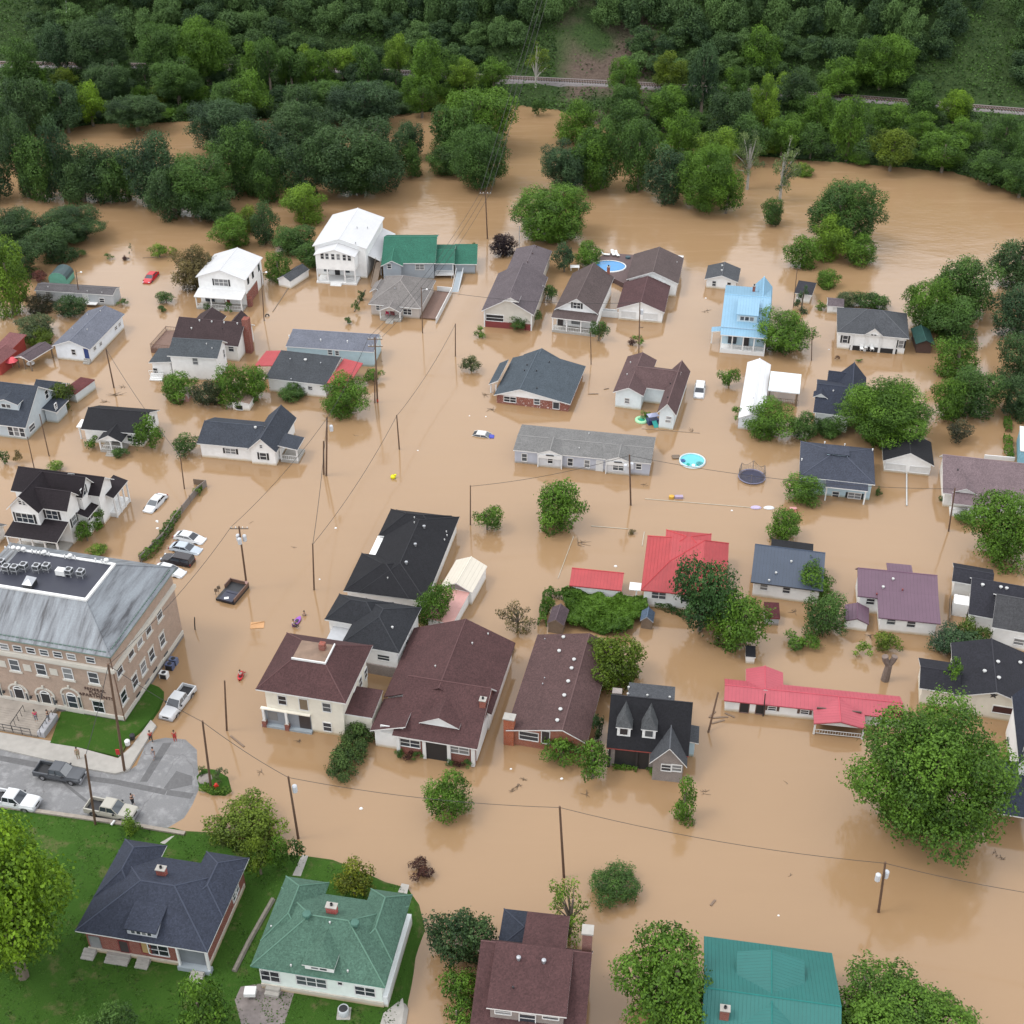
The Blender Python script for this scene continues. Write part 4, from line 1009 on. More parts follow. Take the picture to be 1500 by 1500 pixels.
LP = [(-160,1165),(60,1190),(268,1219),(340,1232),(450,1257),(520,1278),(592,1301),(612,1360),(592,1440),(570,1540),(-160,1540)]
def tufts(rng, n):
    W = [tuple(P(q, .4)[:2]) for q in LP]; xs = [w[0] for w in W]; yy = [w[1] for w in W]; out = []
    X = rng.uniform(min(xs), max(xs), n); Y = rng.uniform(min(yy), max(yy), n)
    for x, y in zip(X, Y):
        if inpoly(x, y, W) and math.sin(x*.8)*math.sin(y*.6+x*.2)+math.sin(x*2.3+y*1.7)*.6+rng.normal()*.8 > .5: out.append((x, y, .40+rng.random()*.06))
    return np.array(out)
leafcards('grass_tufts', tufts, 60000, .16, (.05,.12,.016), 'longer grass tufts over the lawn at lower left', 'grass', 8)

hedge([P(zK(70,235), .2), P(zK(130,262), .2), P(zK(215,268), .2), P(zK(250,250), .2)], 1.0, .5, 'low weeds along the near edge of the traffic island', lt, 21, z0=.15)
tree(*zK(145,110), *zK(230,205), 'pale weedy bush on the right part of the traffic island', gy, z0=.18, gap=0, trunk=False, name='shrub', cat='shrub')
tree(*zK(45,85), *zK(100,165), 'dark green weedy bush on the left tip of the traffic island', dg, z0=.18, gap=0, trunk=False, name='shrub', cat='shrub')
# ---------------------------------------------------------------- houses
WS = siding((.74, .74, .73)); WS2 = siding((.70, .69, .66)); GS = siding((.36, .37, .40)); LG = siding((.52, .53, .55)); CREAM = siding((.68, .64, .55))
LB = siding((.42, .55, .62)); GR2 = siding((.30, .34, .38)); TAN = siding((.42, .38, .35)); PALE = siding((.62, .68, .70))
RB1 = brick((.22, .06, .045), (.28, .09, .065)); RB2 = brick((.24, .07, .05), (.30, .10, .07), blot=1); GRB = brick((.25, .22, .21), (.32, .28, .26))
BLK = shingle((.018, .018, .022)); NAV = shingle((.035, .042, .062)); NAV2 = shingle((.05, .06, .08)); GRY = shingle((.15, .15, .155)); GRY2 = shingle((.085, .09, .1))
LGY = shingle((.21, .205, .20)); MAR = shingle((.095, .045, .045)); BRN = shingle((.115, .085, .082)); PLM = shingle((.14, .115, .125)); DBR = shingle((.055, .035, .035)); GRN = shingle((.085, .17, .125))
BGY = shingle((.17, .18, .22)); TANR = shingle((.24, .22, .21)); CHR = shingle((.04, .045, .05)); GREEN = shingle((.03, .15, .10)); WROOF = ribbed((.62, .62, .63), 'y', .6, wear=.12)
REDX = ribbed((.40, .045, .05), 'x', wear=.28, rough=.6); REDY = ribbed((.40, .045, .05), 'y', wear=.28, rough=.6); PNKX = ribbed((.44, .075, .10), 'x', wear=.25, rough=.6); PNKY = ribbed((.44, .075, .10), 'y', wear=.25, rough=.6)
PURX = ribbed((.13, .07, .105), 'x', rough=.6); TEALX = ribbed((.012, .14, .125), 'x', .35, rough=.6); TEALY = ribbed((.012, .14, .125), 'y', .35, rough=.6); BLUX = ribbed((.22, .40, .55), 'x', .5, wear=.15)
BLX2 = ribbed((.045, .062, .095), 'x'); PRX = ribbed((.24, .165, .18), 'x', .5)
SHB = plain('black_shutter', (.02, .02, .022)); WDOOR = plain('white_door', (.68, .68, .67)); DDOOR = plain('dark_door', (.05, .04, .04)); BLUED = plain('blue_door', (.03, .06, .2))
MARD = plain('maroon_paint', (.2, .04, .04)); WOODD = plain('deck_boards', (.17, .1, .075), noise=.3, nscale=3); FLOORG = plain('grey_porch_floor', (.3, .34, .37), noise=.15)
REDW = plain('red_painted_wall', (.33, .05, .04)); CONCB = siding((.55, .5, .43), .2); BROWNW = plain('brown_wall', (.1, .06, .05)); PINKW = plain('faded_pink', (.5, .27, .24))
def steps(s, x, y, w, n=4, mat=None, z1=.9, name='steps'):
    m = MB()
    for i in range(n): m.box(x-w/2, y-.3*(i+1), -1, x+w/2, y-.3*i-.003, z1*(1-i/n)-.05*i*.0)
    return m.build(name, mat or CONC, s.root)
def slab(s, name, mat, pts, z, th=.12):
    """flat panel through house-frame points"""
    m = MB(); n = len(pts); m.add([(a, b, z) for a, b in pts]+[(a, b, z-th) for a, b in pts], [tuple(range(n)), tuple(range(n, 2*n))[::-1]]+[(i, i+n, (i+1) % n+n, (i+1) % n) for i in range(n)])
    return m.build(name, mat, s.root)
# 1 mobile home upper left
s = House('mobile_home', 'long grey mobile home with dark roof behind bushes at upper left', za(235,680), za(775,715), za(780,792), za(838,660), wall=siding((.42,.44,.46)), roof=shingle((.13,.12,.125)), over=.15)
b = s.blk(None, 'gx', rise=.55); s.win(b, 'F', za(590,738), .9, 1.9, 'door', fill=WDOOR); s.wins(b, 'F', [za(330,705), za(700,750)], w=.9, h=.8); s.vents(b, [za(330,662), za(600,690), za(700,700)], .12)
x, _ = s.hit(b, 'F', za(640,760)); slab(s, 'landing', WHT, [(x-1.5,-1),(x+1,-1),(x+1,.1),(x-1.5,.1)], .7)
# 2 quonset
s = House('quonset_shed', 'small rounded dark green metal shed behind the grey mobile home', za(332,608), za(458,612), za(455,625), 4.0, wall=siding((.12,.32,.25)), roof=plain('dark_green_metal', (.045,.075,.08), .5), over=.05, h=1.3)
s.blk(None, 'barrel', rise=1.5, trim=plain('green_trim', (.15,.4,.3)))
# 3 long grey roofed
s = House('long_house', 'long white house with blue-grey gable roof and blue door, upper left', zi(405,250), zi(705,280), zi(715,380), za(875,845), wall=siding((.68,.72,.76)), roof=BGY)
b = s.blk(None, 'gy', rp=za(480,1028)); s.win(b, 'F', zi(680,310), .9, 2.0, 'door', fill=BLUED); s.win(b, 'F', zi(578,298), .7, 1.0)
s.wins(b, 'R', [za(690,1048), za(795,940), za(820,915), za(650,1080)], w=.8, h=.55); s.vents(b, [za(600,852), za(690,828), za(500,950), za(600,955)], .12); steps(s, s.hit(b,'F',zi(680,310))[0], .4, 1.2, 3, z1=.7)
# 4 carport
s = House('carport', 'open brown-roofed carport beside red umbrella at left edge', zi(112,338), zi(232,372), zi(240,400), zi(358,240), roof=shingle((.12,.09,.1)), h=2.1, cat='carport')
s.porch((0, 0, s.W, s.D), s.h, 3, 'gy', .6, rails=False, floor=None, post=WOOD); s.posts([.3, s.W-.3], s.D-.4, s.h-.1, mat=WOOD)
# 5 red building
s = House('red_shed', 'red wooden building with faded red roof cut by the left edge', zi(-170,375), zi(-5,400), zi(-5,480), zi(105,285), wall=REDW, roof=shingle((.22,.09,.09)), h=2.3)
s.blk(None, 'gy', rise=.9, trim=REDW); s.blk((-.5, s.D+.6, s.W-1.2, s.D+5), 'sF', rise=.5, trim=REDW)
# 6 grey house left with dormers
s = House('grey_house', 'grey one-and-a-half storey house with front dormer at left edge', zi(-230,842), zi(200,895), zi(240,990), zi(440,610), wall=siding((.42,.47,.50)), roof=NAV2)
b = s.blk(None, 'gx', rp=zi(360,575)); s.dormer(b, zi(55,745), w=4.2, hh=1.2, dep=3.6, kind='gy', rise=.7, nw=2, ww=.7)
s.wins(b, 'F', [zi(85,918), zi(130,922), zi(175,928)], w=.8, h=1.6); s.win(b, 'R', zi(365,630), .8, 1.4); s.win(b, 'R', zi(250,890), 1.6, 1.0)
s.vents(b, [zi(75,522), zi(140,537), zi(250,545), zi(308,556)], .16, GREYM)
r = s.rect(zi(330,770), zi(440,735), 2.2); s.blk((s.W-.6, s.D*.5, s.W+2.2, s.D*.85), 'sR', rise=.4, h=2.3, base=-1); s.blk((s.W-5, s.D-1, s.W-.4, s.D+3.5), 'gx', rise=1.4, h=s.h-.3)
s.wins(s.blks[-2], 'R', [zi(380,780), zi(410,790)], w=.6, h=.9)
# 7 maroon shed
s = House('garden_shed', 'small grey shed with flat maroon roof beside the olive tree', zi(478,605), zi(592,632), zi(597,697), zi(712,512), wall=siding((.5,.54,.55)), roof=shingle((.13,.035,.035)), over=.08)
s.blk(None, 'sL', rise=.15, trim=MARD)
# 8 black cottage
s = House('cottage', 'small white cottage with black roof, ivy on its right corner and gabled porch', zi(632,903), zi(1120,942), zi(1110,1045), zi(1250,752), wall=WS, roof=BLK)
b = s.blk(None, 'gx', rp=zi(1187,772)); r = s.rect(zi(775,968), zi(975,975), s.h-.4)
s.wins(b, 'F', [zi(1020,975), zi(1062,985)], w=.75, h=1.1); s.win(b, 'R', zi(1207,830), .7, 1.2)
y1 = s.D*.3; s.porch((r[0], min(r[1],-.5)-.8, r[2], y1), s.h-.5, 3, 'gy', rise=1.1, floor=.45); steps(s, (r[0]+r[2])/2, min(r[1],-.5)-.8, 1.3, 3, z1=.4); s.win(b, 'F', zi(920,990), 1.9, 1.0, frame=WHT)
s.blk(s.rect(zi(598,885), zi(708,838), 2.4), 'flat' if 0 else 'sF', rise=.15, h=2.4, roof=plain('white_awning', (.78,.78,.78)), open=True, over=0); s.posts([s.rect(zi(598,885), zi(708,838), 2.4)[0]+.3], s.rect(zi(598,885), zi(708,838), 2.4)[1]+.3, 2.3)
# 9 white porch house
s = House('porch_house', 'white two-storey house with white metal roof and columned porch, upper left', zb(30,588), zb(372,612), zb(378,792), zb(500,455), wall=WS, roof=WROOF, over=.3)
b = s.blk(None, 'gy', rp=zb(190,542)); s.win(b, 'F', zb(207,627), 2.6, 1.3, shutter=SHB, n=3); s.wins(b, 'R', [zb(390,612), zb(422,570), zb(463,522)], w=.7, h=1.3, frame=DARK)
o = b.over+.01; MB().box(s.W-o, o, -1, s.W-o+.12, s.D*.62, 2.5).build('brick_side', RB1, s.root); b2 = b; s.wins(b, 'R', [zb(395,705), zb(440,655)], w=.9, h=1.3); MB().box(s.W-.25, .1, -1, s.W+.5, 1.1, 1.7).build('brick_pier', RB1, s.root)
s.porch((.1, -2.4, s.W-.3, .35), 2.65, 4, 'sF', .5, roof=plain('white_porch_roof', (.6,.6,.6)), floor=.3); steps(s, s.W*.42, -2.4, 1.6, 3, z1=.3)
MB().box(1.2, .15, .5, 3, .3, 1.9).build('front_window', glassm(), s.root); MB().box(5, .15, .3, 6, .3, 2.2).build('front_door', MARD, s.root)
# 10 large white house
s = House('large_house', 'largest white two-storey house with white roof and row of six windows over open porch', zb(832,375), zb(1205,397), zb(1140,560), zb(1350,182), wall=WS, roof=WROOF, over=.35, h=6.4)
b = s.blk(None, 'gy', rp=zb(1010,328)); r = (1.0, -3.0, s.W-1.6, .6)
f = s.blk((r[0], r[1], r[2], r[3]), 'gy', rise=1.3, h=5.9, base=2.9, over=.25); s.wins(f, 'F', [zb(900,445), zb(933,447), zb(973,450), zb(1010,452), zb(1052,456), zb(1086,458)], w=.62, h=1.15)
s.posts([r[0]+.35, r[0]+2.4, r[2]-2.4, r[2]-.35], r[1]+.35, 3.0, .13); MB().box(r[0]+.1, r[1], -1, r[2]-.1, .2, .35).build('porch_floor', WHT, s.root); s.rail(r[0]+.3, r[0]+2.4, r[1]+.35, .35); s.rail(r[2]-2.4, r[2]-.3, r[1]+.35, .35)
MB().box(4.0, .28, .4, 5.0, .36, 2.4).build('front_door', DARK, s.root); MB().box(1.8, .28, 1.0, 2.8, .36, 2.2).build('front_window', glassm(), s.root); MB().box(6.0, .28, 1.0, 7.0, .36, 2.2).build('front_window', glassm(), s.root); steps(s, (r[0]+r[2])/2, r[1], 2.2, 3, WHT, z1=.4)
w = s.blk((s.W-.5, 2.0, s.W+2.2, s.D-.3), 'sR', rise=1.2, h=3.1, over=.05, open=True, name='side_roof'); s.posts([s.W+2.0], 2.3, 3.0); s.posts([s.W+2.0], s.D/2, 3.0); s.posts([s.W+2.0], s.D-.6, 3.0)
MB().add([(s.W+1.2, -3.5, .1), (s.W+2.3, -3.5, .1), (s.W+2.3, 2.0, 2.9), (s.W+1.2, 2.0, 2.9), (s.W+1.2, -3.5, -.1), (s.W+2.3, -3.5, -.1), (s.W+2.3, 2.0, 2.7), (s.W+1.2, 2.0, 2.7)], [(0,1,2,3),(4,7,6,5),(0,4,5,1),(0,3,7,4),(1,5,6,2)]).build('outside_stair', WOOD, s.root)
MB().tube([(s.W+1.2, -3.5, 1.0), (s.W+1.2, 2.0, 3.8)], .05, 4).build('handrail', WOOD, s.root); MB().tube([(s.W+2.3, -3.5, 1.0), (s.W+2.3, 2.0, 3.8)], .05, 4).build('handrail', WOOD, s.root)
s.vents(b, [zb(1140,258), zb(1212,258), zb(1130,365)], .12, GREYM, .6)
# small white garage between trees
s = House('garage', 'small white shed half hidden by trees left of the largest white house', zb(590,600), zb(680,622), zb(684,628), zb(745,520), wall=WS, roof=GRY2, h=1.6, over=.15)
s.blk(None, 'gy', rise=.8)
# 11 green roof house
s = House('green_roof_house', 'grey-blue house with dark green roof and white ramp, upper middle', zc(180,495), zc(553,495), zc(548,592), zc(595,300), wall=GR2, roof=GREEN, h=3.6)
b = s.blk(None, 'gx', rise=1.9, ridge=.6); s.win(b, 'F', zc(445,520), 1.6, 1.1, n=2); g = s.blk((0, -1.2, 4.3, s.D*.6), 'gy', rise=1.1, h=s.h-.05); s.win(g, 'F', zc(235,515), .7, .9)
w = s.blk((s.W-.3, 1.2, s.W+3.6, s.D*.75), 'gx', rise=.9, h=3.0, open=True); s.posts([s.W+3.3], 1.5, 3.0); MB().box(s.W-.3, 2.4, -1, s.W+3.3, s.D*.7, 2.9).build('wall', GR2, s.root); MB().box(s.W-.3, .8, .6, s.W+3.4, 2.39, .8).build('deck', WHT, s.root); s.rail(s.W, s.W+3.3, .9, .8)
w = s.blk((s.W+3.4, 2.6, s.W+8.0, s.D*.75), 'sF', rise=.9, h=2.2)
for a in (0, 1): MB().tube([(s.W+4.0+a*1.3, 1.6, 1.9), (s.W+3.2+a*1.3, -6.0, .5)], .05, 4).build('handrail', WHT, s.root)
q = [(s.W+4.0, 1.9), (s.W+5.3, 1.9), (s.W+4.5, -6), (s.W+3.2, -6)]
MB().add([(a, b_, z) for (a, b_), z in zip(q, (1, 1, -.1, -.1))]+[(a, b_, z-.15) for (a, b_), z in zip(q, (1, 1, -.1, -.1))], [(3,2,1,0),(4,5,6,7),(0,1,5,4),(1,2,6,5),(2,3,7,6),(3,0,4,7)]).build('ramp', FLOORG, s.root)
s.rail(s.W+3.0, s.W+3.05, 0, .2)
# 12 tan hip
s = House('tan_house', 'tan-grey house with hipped grey-brown roof and small gabled porch', zc(90,775), zc(450,806), zc(440,880), zc(530,612), wall=TAN, roof=TANR)
b = s.blk(None, 'hip', rp=zc(360,600)); r = s.rect(zc(172,800), zc(322,818), s.h-.3)
s.porch((r[0], -1.6, r[2], s.D*.35), s.h-.35, 2, 'gy', 1.0, floor=.4, rails=False); s.win(b, 'F', zc(360,828), 1.5, 1.1, n=2); s.win(b, 'F', zc(157,800), .6, .9); steps(s, (r[0]+r[2])/2, -1.6, 1.4, 3, z1=.4)
MB().box((r[0]+r[2])/2-.45, .3, .4, (r[0]+r[2])/2+.35, .44, 2.2).build('front_door', MARD, s.root)
s.blk((-1.3, s.D*.45, 1.2, s.D*.8), 'gy', rise=.8, h=s.h-.2); s.vents(b, [zc(275,673), zc(390,590)], .14, GREYM); x0, y0 = s.W+.1, s.D*.35
for a in ((x0, s.D*1.02, x0+3.0, s.D*1.02+.1), (x0+2.9, -.8, x0+3.0, s.D*1.02)): MB().box(a[0], a[1], -.6, a[2], a[3], 1.1).build('deck_wall', WHT, s.root)
MB().box(x0-.4, .6, .1, x0+2.89, s.D, .25).build('deck', WOODD, s.root)
# 13 plum
s = House('plum_roof_house', 'long house with plum-brown roof stepping back and vine-covered maroon porch', zc(868,822), zc(1228,852), zc(1215,925), zc(1350,592), wall=siding((.5,.47,.42)), roof=PLM, h=3.3)
b = s.blk(None, 'gy', rp=zc(1068,745)); s.blk(s.rect(zc(1290,572), zc(1108,388)), 'gy', rise=1.0, h=s.h-.1); s.dormer(b, zc(1065,770), 2.6, .15, 2.5, 'gy', .7, wall=WS, nw=0)
MB().box(.5, .25, -1, s.W-.5, .39, 1.2).build('porch_wall', MARD, s.root); s.posts([.5, s.W-.5], .3, s.h-.1); s.win(b, 'F', zc(960,870), 3.2, 1.2, fill=DARK); s.vents(b, [zc(1290,655)], .1)
s.vents(s.blks[1], [zc(1247,385), zc(1220,432), zc(1185,490)], .18, plain('brown_vent', (.08,.05,.05)))
# 14 brown porch house
s = House('brown_roof_house', 'white house with brown roof, double window in its gable and red chairs on the porch', zd(150,812), zd(450,846), zd(440,965), zd(558,592), wall=WS, roof=BRN, h=3.6)
b = s.blk(None, 'gy', rise=2.6); s.win(b, 'F', zd(305,785), 1.3, 1.1, shutter=SHB, n=2)
s.porch((-.1, -2.1, s.W+.1, .4), 3.0, 4, 'sF', .5, floor=.4); MB().box(.6, .2, .4, 1.6, .38, 2.4).build('front_door', DDOOR, s.root); MB().box(3.2, .2, 1, 5, .38, 2.2).build('front_window', glassm(), s.root)
s.chimney(b, zd(522,560), .5, .5, 1.3)
# 15 twin brown
s = House('twin_roof_house', 'white building with maroon front roof and higher brown rear roof beside the oval pool', zd(578,805), zd(907,834), zd(890,908), zd(968,652), wall=WS, roof=shingle((.10,.05,.052)))
b = s.blk(None, 'gy', rp=zd(745,762)); b2 = s.blk(s.rect(zd(645,606), zd(1040,460), s.h+.5), 'gy', rise=2.0, h=s.h+.5, roof=BRN); s.win(b, 'F', zd(660,850), 2.6, 1.2, 'door', fill=WDOOR, name='garage_door'); s.win(b, 'F', zd(810,862), 2.6, 1.2, 'door', fill=WDOOR, name='garage_door')
s.vents(b2, [zd(992,492)], .1); s.blk((b2.r[0]+1, b2.r[3]-.2, b2.r[2]-.2, b2.r[3]+1.8), 'sB', rise=.3, h=s.h+.2, roof=plain('white_metal', (.7,.7,.7)), open=True)
s.posts([b2.r[0]+1.3, b2.r[2]-.5], b2.r[3]+1.5, s.h+.2)
MB().box(-3.2, .9, -1, .3, 1.0, 1.2).build('white_fence', WHT, s.root)
# 17 small white house
s = House('small_house', 'small white outbuilding with dark grey roof and two windows above the light blue house', zd(1182,604), zd(1412,626), zd(1410,683), zd(1443,532), wall=WS, roof=GRY2)
b = s.blk(None, 'gy', rp=zd(1302,580)); s.wins(b, 'F', [zd(1247,634), zd(1349,644)], w=.65, h=1.0); s.vents(b, [zd(1302,515), zd(1300,548)], .25)
# 18 blue
s = House('blue_house', 'light blue house with blue metal roof and big front dormer', ze(224,1488), ze(660,1525), zm(655,96), ze(770,1150), wall=LB, roof=BLUX, h=4.2)
b = s.blk(None, 'gx', rise=2.2, trim=plain('blue_trim', (.45,.62,.75))); s.dormer(b, ze(460,1450), 3.5, 1.4, 5.0, 'sh', .7, nw=3, ww=.7, wh=.8); s.blk((s.W*.62, s.D*.45, s.W+.3, s.D+.8), 'gy', rise=2.0, h=s.h)
s.chimney(b, ze(525,1168), .5, .5, 1.1); s.porch((.1, -2.0, s.W-.1, .4), 3.6, 5, 'sF', .45, floor=.7, fl=WHT); MB().box(1.5, .2, .9, 3, .38, 2.4).build('front_window', glassm(), s.root); MB().box(4.2, .2, .7, 5.2, .38, 2.8).build('front_door', DDOOR, s.root)
s.blk((-1.6, 1.2, .1, 3), 'sL', rise=.3, h=2.4, open=True); s.posts([-1.4], 1.4, 2.4)
# 19 grey hip
s = House('grey_hip_house', 'white bungalow with wide grey hipped roof, small gable dormer and four tapered porch columns', zg(216,499), zg(713,544), zg(700,632), zg(693,374), wall=WS, roof=GRY2, h=3.4)
b = s.blk(None, 'hip', rp=zg(535,352)); s.dormer(b, zg(468,520), 2.9, .1, 3.2, 'gy', 1.3, nw=2, ww=.4, wh=.35, wall=WS); s.wins(b, 'F', [zg(272,548), zg(655,582)], w=.8, h=1.4, shutter=SHB)
s.posts([2.9, 5.3, 7.7, 10.3], .45, 3.1, .2); MB().box(2.6, .3, -1, 10.8, .42, .9).build('porch_wall', DARK, s.root); MB().box(3, .42, 1.0, 10.4, .5, 2.5).build('painted_porch_shade', glassm(), s.root)  # dark glass panel stands in for the shade of the open porch
# teal shed
s = House('teal_shed', 'dark teal-roofed shed between the grey hip-roofed bungalow and the right grove', zg(758,582), zg(890,588), zg(888,600), zg(880,480), wall=BROWNW, roof=shingle((.02,.07,.06)), h=1.9)
s.blk(None, 'gy', rise=.8, trim=DARK)
# white garden shed & navy small shed
s = House('garden_shed', 'little white garden shed with grey-brown roof behind the grey hip-roofed bungalow', ze(1200,1300), ze(1352,1312), ze(1330,1352), ze(1362,1235), wall=WS, roof=shingle((.15,.12,.13)), h=1.5, over=.1)
b = s.blk(None, 'gx', rise=.7); s.win(b, 'F', ze(1275,1330), .9, .8, 'door', fill=WDOOR)
s = House('garden_shed', 'small shed with dark navy roof behind the blue-green conifer', ze(895,1180), ze(1060,1205), ze(1050,1290), ze(1085,1110), wall=WS, roof=shingle((.035,.035,.045)), h=2.0)
s.blk(None, 'sF', rise=.5)
# 20 navy behind tree
s = House('navy_roof_house', 'navy-roofed house mostly hidden behind the large spreading tree', zm(1178,580), zm(1440,612), zm(1180,640), zm(1470,385), wall=WS, roof=shingle((.035,.042,.065)), h=3.3, corner='FL')
b = s.blk(None, 'gx', rise=2.2); s.blk(s.rect(zm(1270,390), zm(1400,325)), 'gx', rise=1.5, h=s.h); s.blk((s.W*.55, s.D*.3, s.W+2, s.D+2.5), 'gy', rise=2.6, h=s.h); s.dormer(b, zm(1228,478), 2.0, .1, 1.6, 'gy', .7, wall=WS, nw=0); s.vents(b, [zm(1315,438)], .15)
s.blk((s.W+1, 2, s.W+9, s.D-1), 'gx', rise=1.5, h=s.h-.3)
# 21 white metal building
s = House('metal_building', 'long narrow white metal building with white gable roof', zm(662,620), zm(836,640), zm(662,693), zm(868,252), corner='FL', wall=siding((.62,.65,.7)), roof=ribbed((.72,.72,.73), 'x', .8, wear=.06), over=.1)
b = s.blk(None, 'gy', rise=1.0); s.vents(b, [zm(765,488)], .12, GREYM); r = (s.W+.1, s.D*.48, s.W+5.2, s.D*.8)
s.blk(r, 'sF', rise=.3, h=2.6, roof=plain('pale_metal_roof', (.6,.66,.68)), open=True); s.posts([r[2]-.3], r[1]+.3, 2.6, .12, WOOD); s.posts([r[2]-.3], r[3]-.3, 2.6, .12, WOOD); s.posts([r[0]+.3], r[1]+.3, 2.6, .12, WOOD)
s.rail(r[0], r[2], r[1]+.3, .3, mat=WOOD)
# 22 brick bluegrey
s = House('brick_house', 'red and white mottled brick house with slate-blue roof in the middle of the town', zl(297,462), zl(822,527), zl(812,578), zl(917,263), wall=RB2, roof=shingle((.075,.095,.115)))
b = s.blk(None, 'gy', rp=zl(472,424), ridge=.34, gable=WS); s.win(b, 'F', zl(408,492), 2.0, .95, n=2); s.win(b, 'F', zl(593,507), .9, 1.0); s.win(b, 'F', zl(725,534), 1.0, 1.2, 'door', fill=glassm(), name='window')
c = s.blk(s.rect(zl(262,388), zl(400,250), s.h+.1), 'sL', rise=.9, h=s.h+.1, open=True); s.blk((1.6, s.D-1, s.W*.62, s.D+1.6), 'gy', rise=1.6, h=s.h); s.posts([c.r[0]+.3, c.r[0]+1.2], c.r[1]+.3, s.h)
s.vents(b, [zl(507,298), zl(525,260), zl(590,300), zl(593,420), zl(678,240)], .14, DARK)
# 23 brown-red L house
s = House('l_shaped_house', 'white L-shaped house with reddish brown roof and two front gables', zl(1115,442), zl(1325,470), zl(1122,541), zl(1440,225), corner='FL', wall=PALE, roof=shingle((.125,.075,.075)))
b = s.blk((0, 0, s.rect(zl(1325,470), zl(1275,230))[2], s.D), 'gy', rp=zl(1212,412)); s.win(b, 'F', zl(1212,502), .7, .9)
g = s.blk(s.rect(zm(103,586), zm(335,300)), 'gy', rise=1.9); s.wins(g, 'F', [zm(187,618), zm(181,642)], w=.8, h=.35); s.blk((s.W*.5, s.D*.22, g.r[0]+2, s.D*.8), 'gx', rise=1.7)
s.vents(g, [zm(195,388), zm(178,483)], .14, DARK); s.vents(b, [zl(1235,243), zl(1212,325)], .14)
# 24 manufactured
s = House('manufactured_home', 'long pale grey manufactured home with white-framed windows and two small gables', zl(430,840), zl(1378,934), zl(1366,1020), zl(1408,752), wall=siding((.40,.42,.48)), roof=LGY, over=.2)
b = s.blk(None, 'gx', rp=zl(1392,845)); s.wins(b, 'F', [zl(507,890), zl(822,922), zl(937,935)], w=.75, h=1.3); s.win(b, 'F', zl(1023,950), .95, 1.9, 'door', fill=WDOOR); s.win(b, 'F', zl(1292,953), .75, .9)
for u, v, w in ((685,900,3.9), (1152,948,3.9)):
    x, z = s.hit(b, 'F', zl(u, v)); g = s.blk((x-w/2, -.35, x+w/2, s.D*.45), 'gy', rise=.75, h=s.h+.05, over=.12, wall=LG, gable=WS); MB().box(x-w/2+.15, -.35, s.h-.75, x+w/2-.15, -.25, s.h-.1).build('gable_board', WHT, s.root)
    s.win(g, 'F', zl(u, v+10), .75 if u < 900 else 1.6, 1.1, n=1 if u < 900 else 2); MB().box(x-.6, -.42, s.h-.18, x+.6, -.36, s.h-.02).build('louvre', DARK, s.root)
    for q in (x-w/2+.12, x+w/2-.12): MB().box(q-.08, -.38, -1, q+.08, -.22, s.h-.1).build('corner_board', WHT, s.root)
s.vents(b, [zl(950,732), zl(883,832)], .13)
# 25 navy hip
s = House('navy_hip_house', 'pale blue house with broad navy hipped roof and white-trimmed porch windows', zn(128,492), zn(592,542), zn(562,638), zn(577,322), wall=LB, roof=shingle((.06,.068,.095)))
b = s.blk(None, 'hip', rise=1.9); s.porch((3.9, -1.2, s.W-1, .3), s.h-.5, 2, 'sF', .5, floor=None, rails=False); s.win(b, 'F', zn(350,602), .9, 1.0); s.win(b, 'F', zn(465,608), 1.8, .9, n=2, shutter=SHB); s.dormer(b, zn(362,362), 3.0, .2, 2.0, 'sh', .2, nw=0)
s.vents(b, [zn(143,394), zn(405,300), zn(283,275), zn(575,335)], .14, WHT, .5)
# 26 garage
s = House('garage', 'white double garage with black roof and two white doors', zn(640,395), zn(952,427), zn(940,490), zn(952,285), wall=WS, roof=BLK)
b = s.blk(None, 'gy', rp=zn(812,350)); s.win(b, 'F', zn(715,435), 2.9, 1.0, 'door', fill=WDOOR, name='garage_door'); s.win(b, 'F', zn(865,452), 2.9, 1.0, 'door', fill=WDOOR, name='garage_door')
x, y, z = s.onroof(b, zn(843,345)); slab(s, 'grey_roof_patch', GRY, [(x-.5, .1), (x+.7, .1), (x+.7, s.D*.6), (x-.5, s.D*.6)], b.H-s.z0-.25, .02) if 0 else None
# 27 purple roof right edge
s = House('purple_roof_house', 'house with faded purple-brown roof and white porch at right edge, partly behind a tree', zn(1005,592), zn(1600,662), zn(1008,640), zn(1625,440), corner='FL', wall=WS2, roof=shingle((.20,.145,.155)), h=2.6)
b = s.blk(None, 'gx', rise=1.7, ridge=.78); s.dormer(b, zn(1140,592), 3.2, .1, 3.0, 'gy', .8, nw=0, wall=WS2); r = s.rect(zn(1045,660), zn(1260,690), 2.2); s.porch((1.2, -2.0, 8.5, .3), 2.3, 4, 'sF', .35, floor=.25, fl=WHT); s.vents(b, [zn(1095,455)], .15, DARK)
# right edge pale house
s = House('white_shed', 'white-roofed building with blue side cut by the right edge', (1494,662), (1560,672), (1494,680), (1520,630), corner='FL', wall=siding((.2,.4,.5)), roof=plain('white_metal', (.7,.7,.7)), over=.1, h=2.6); s.blk(None, 'sR', rise=.3)
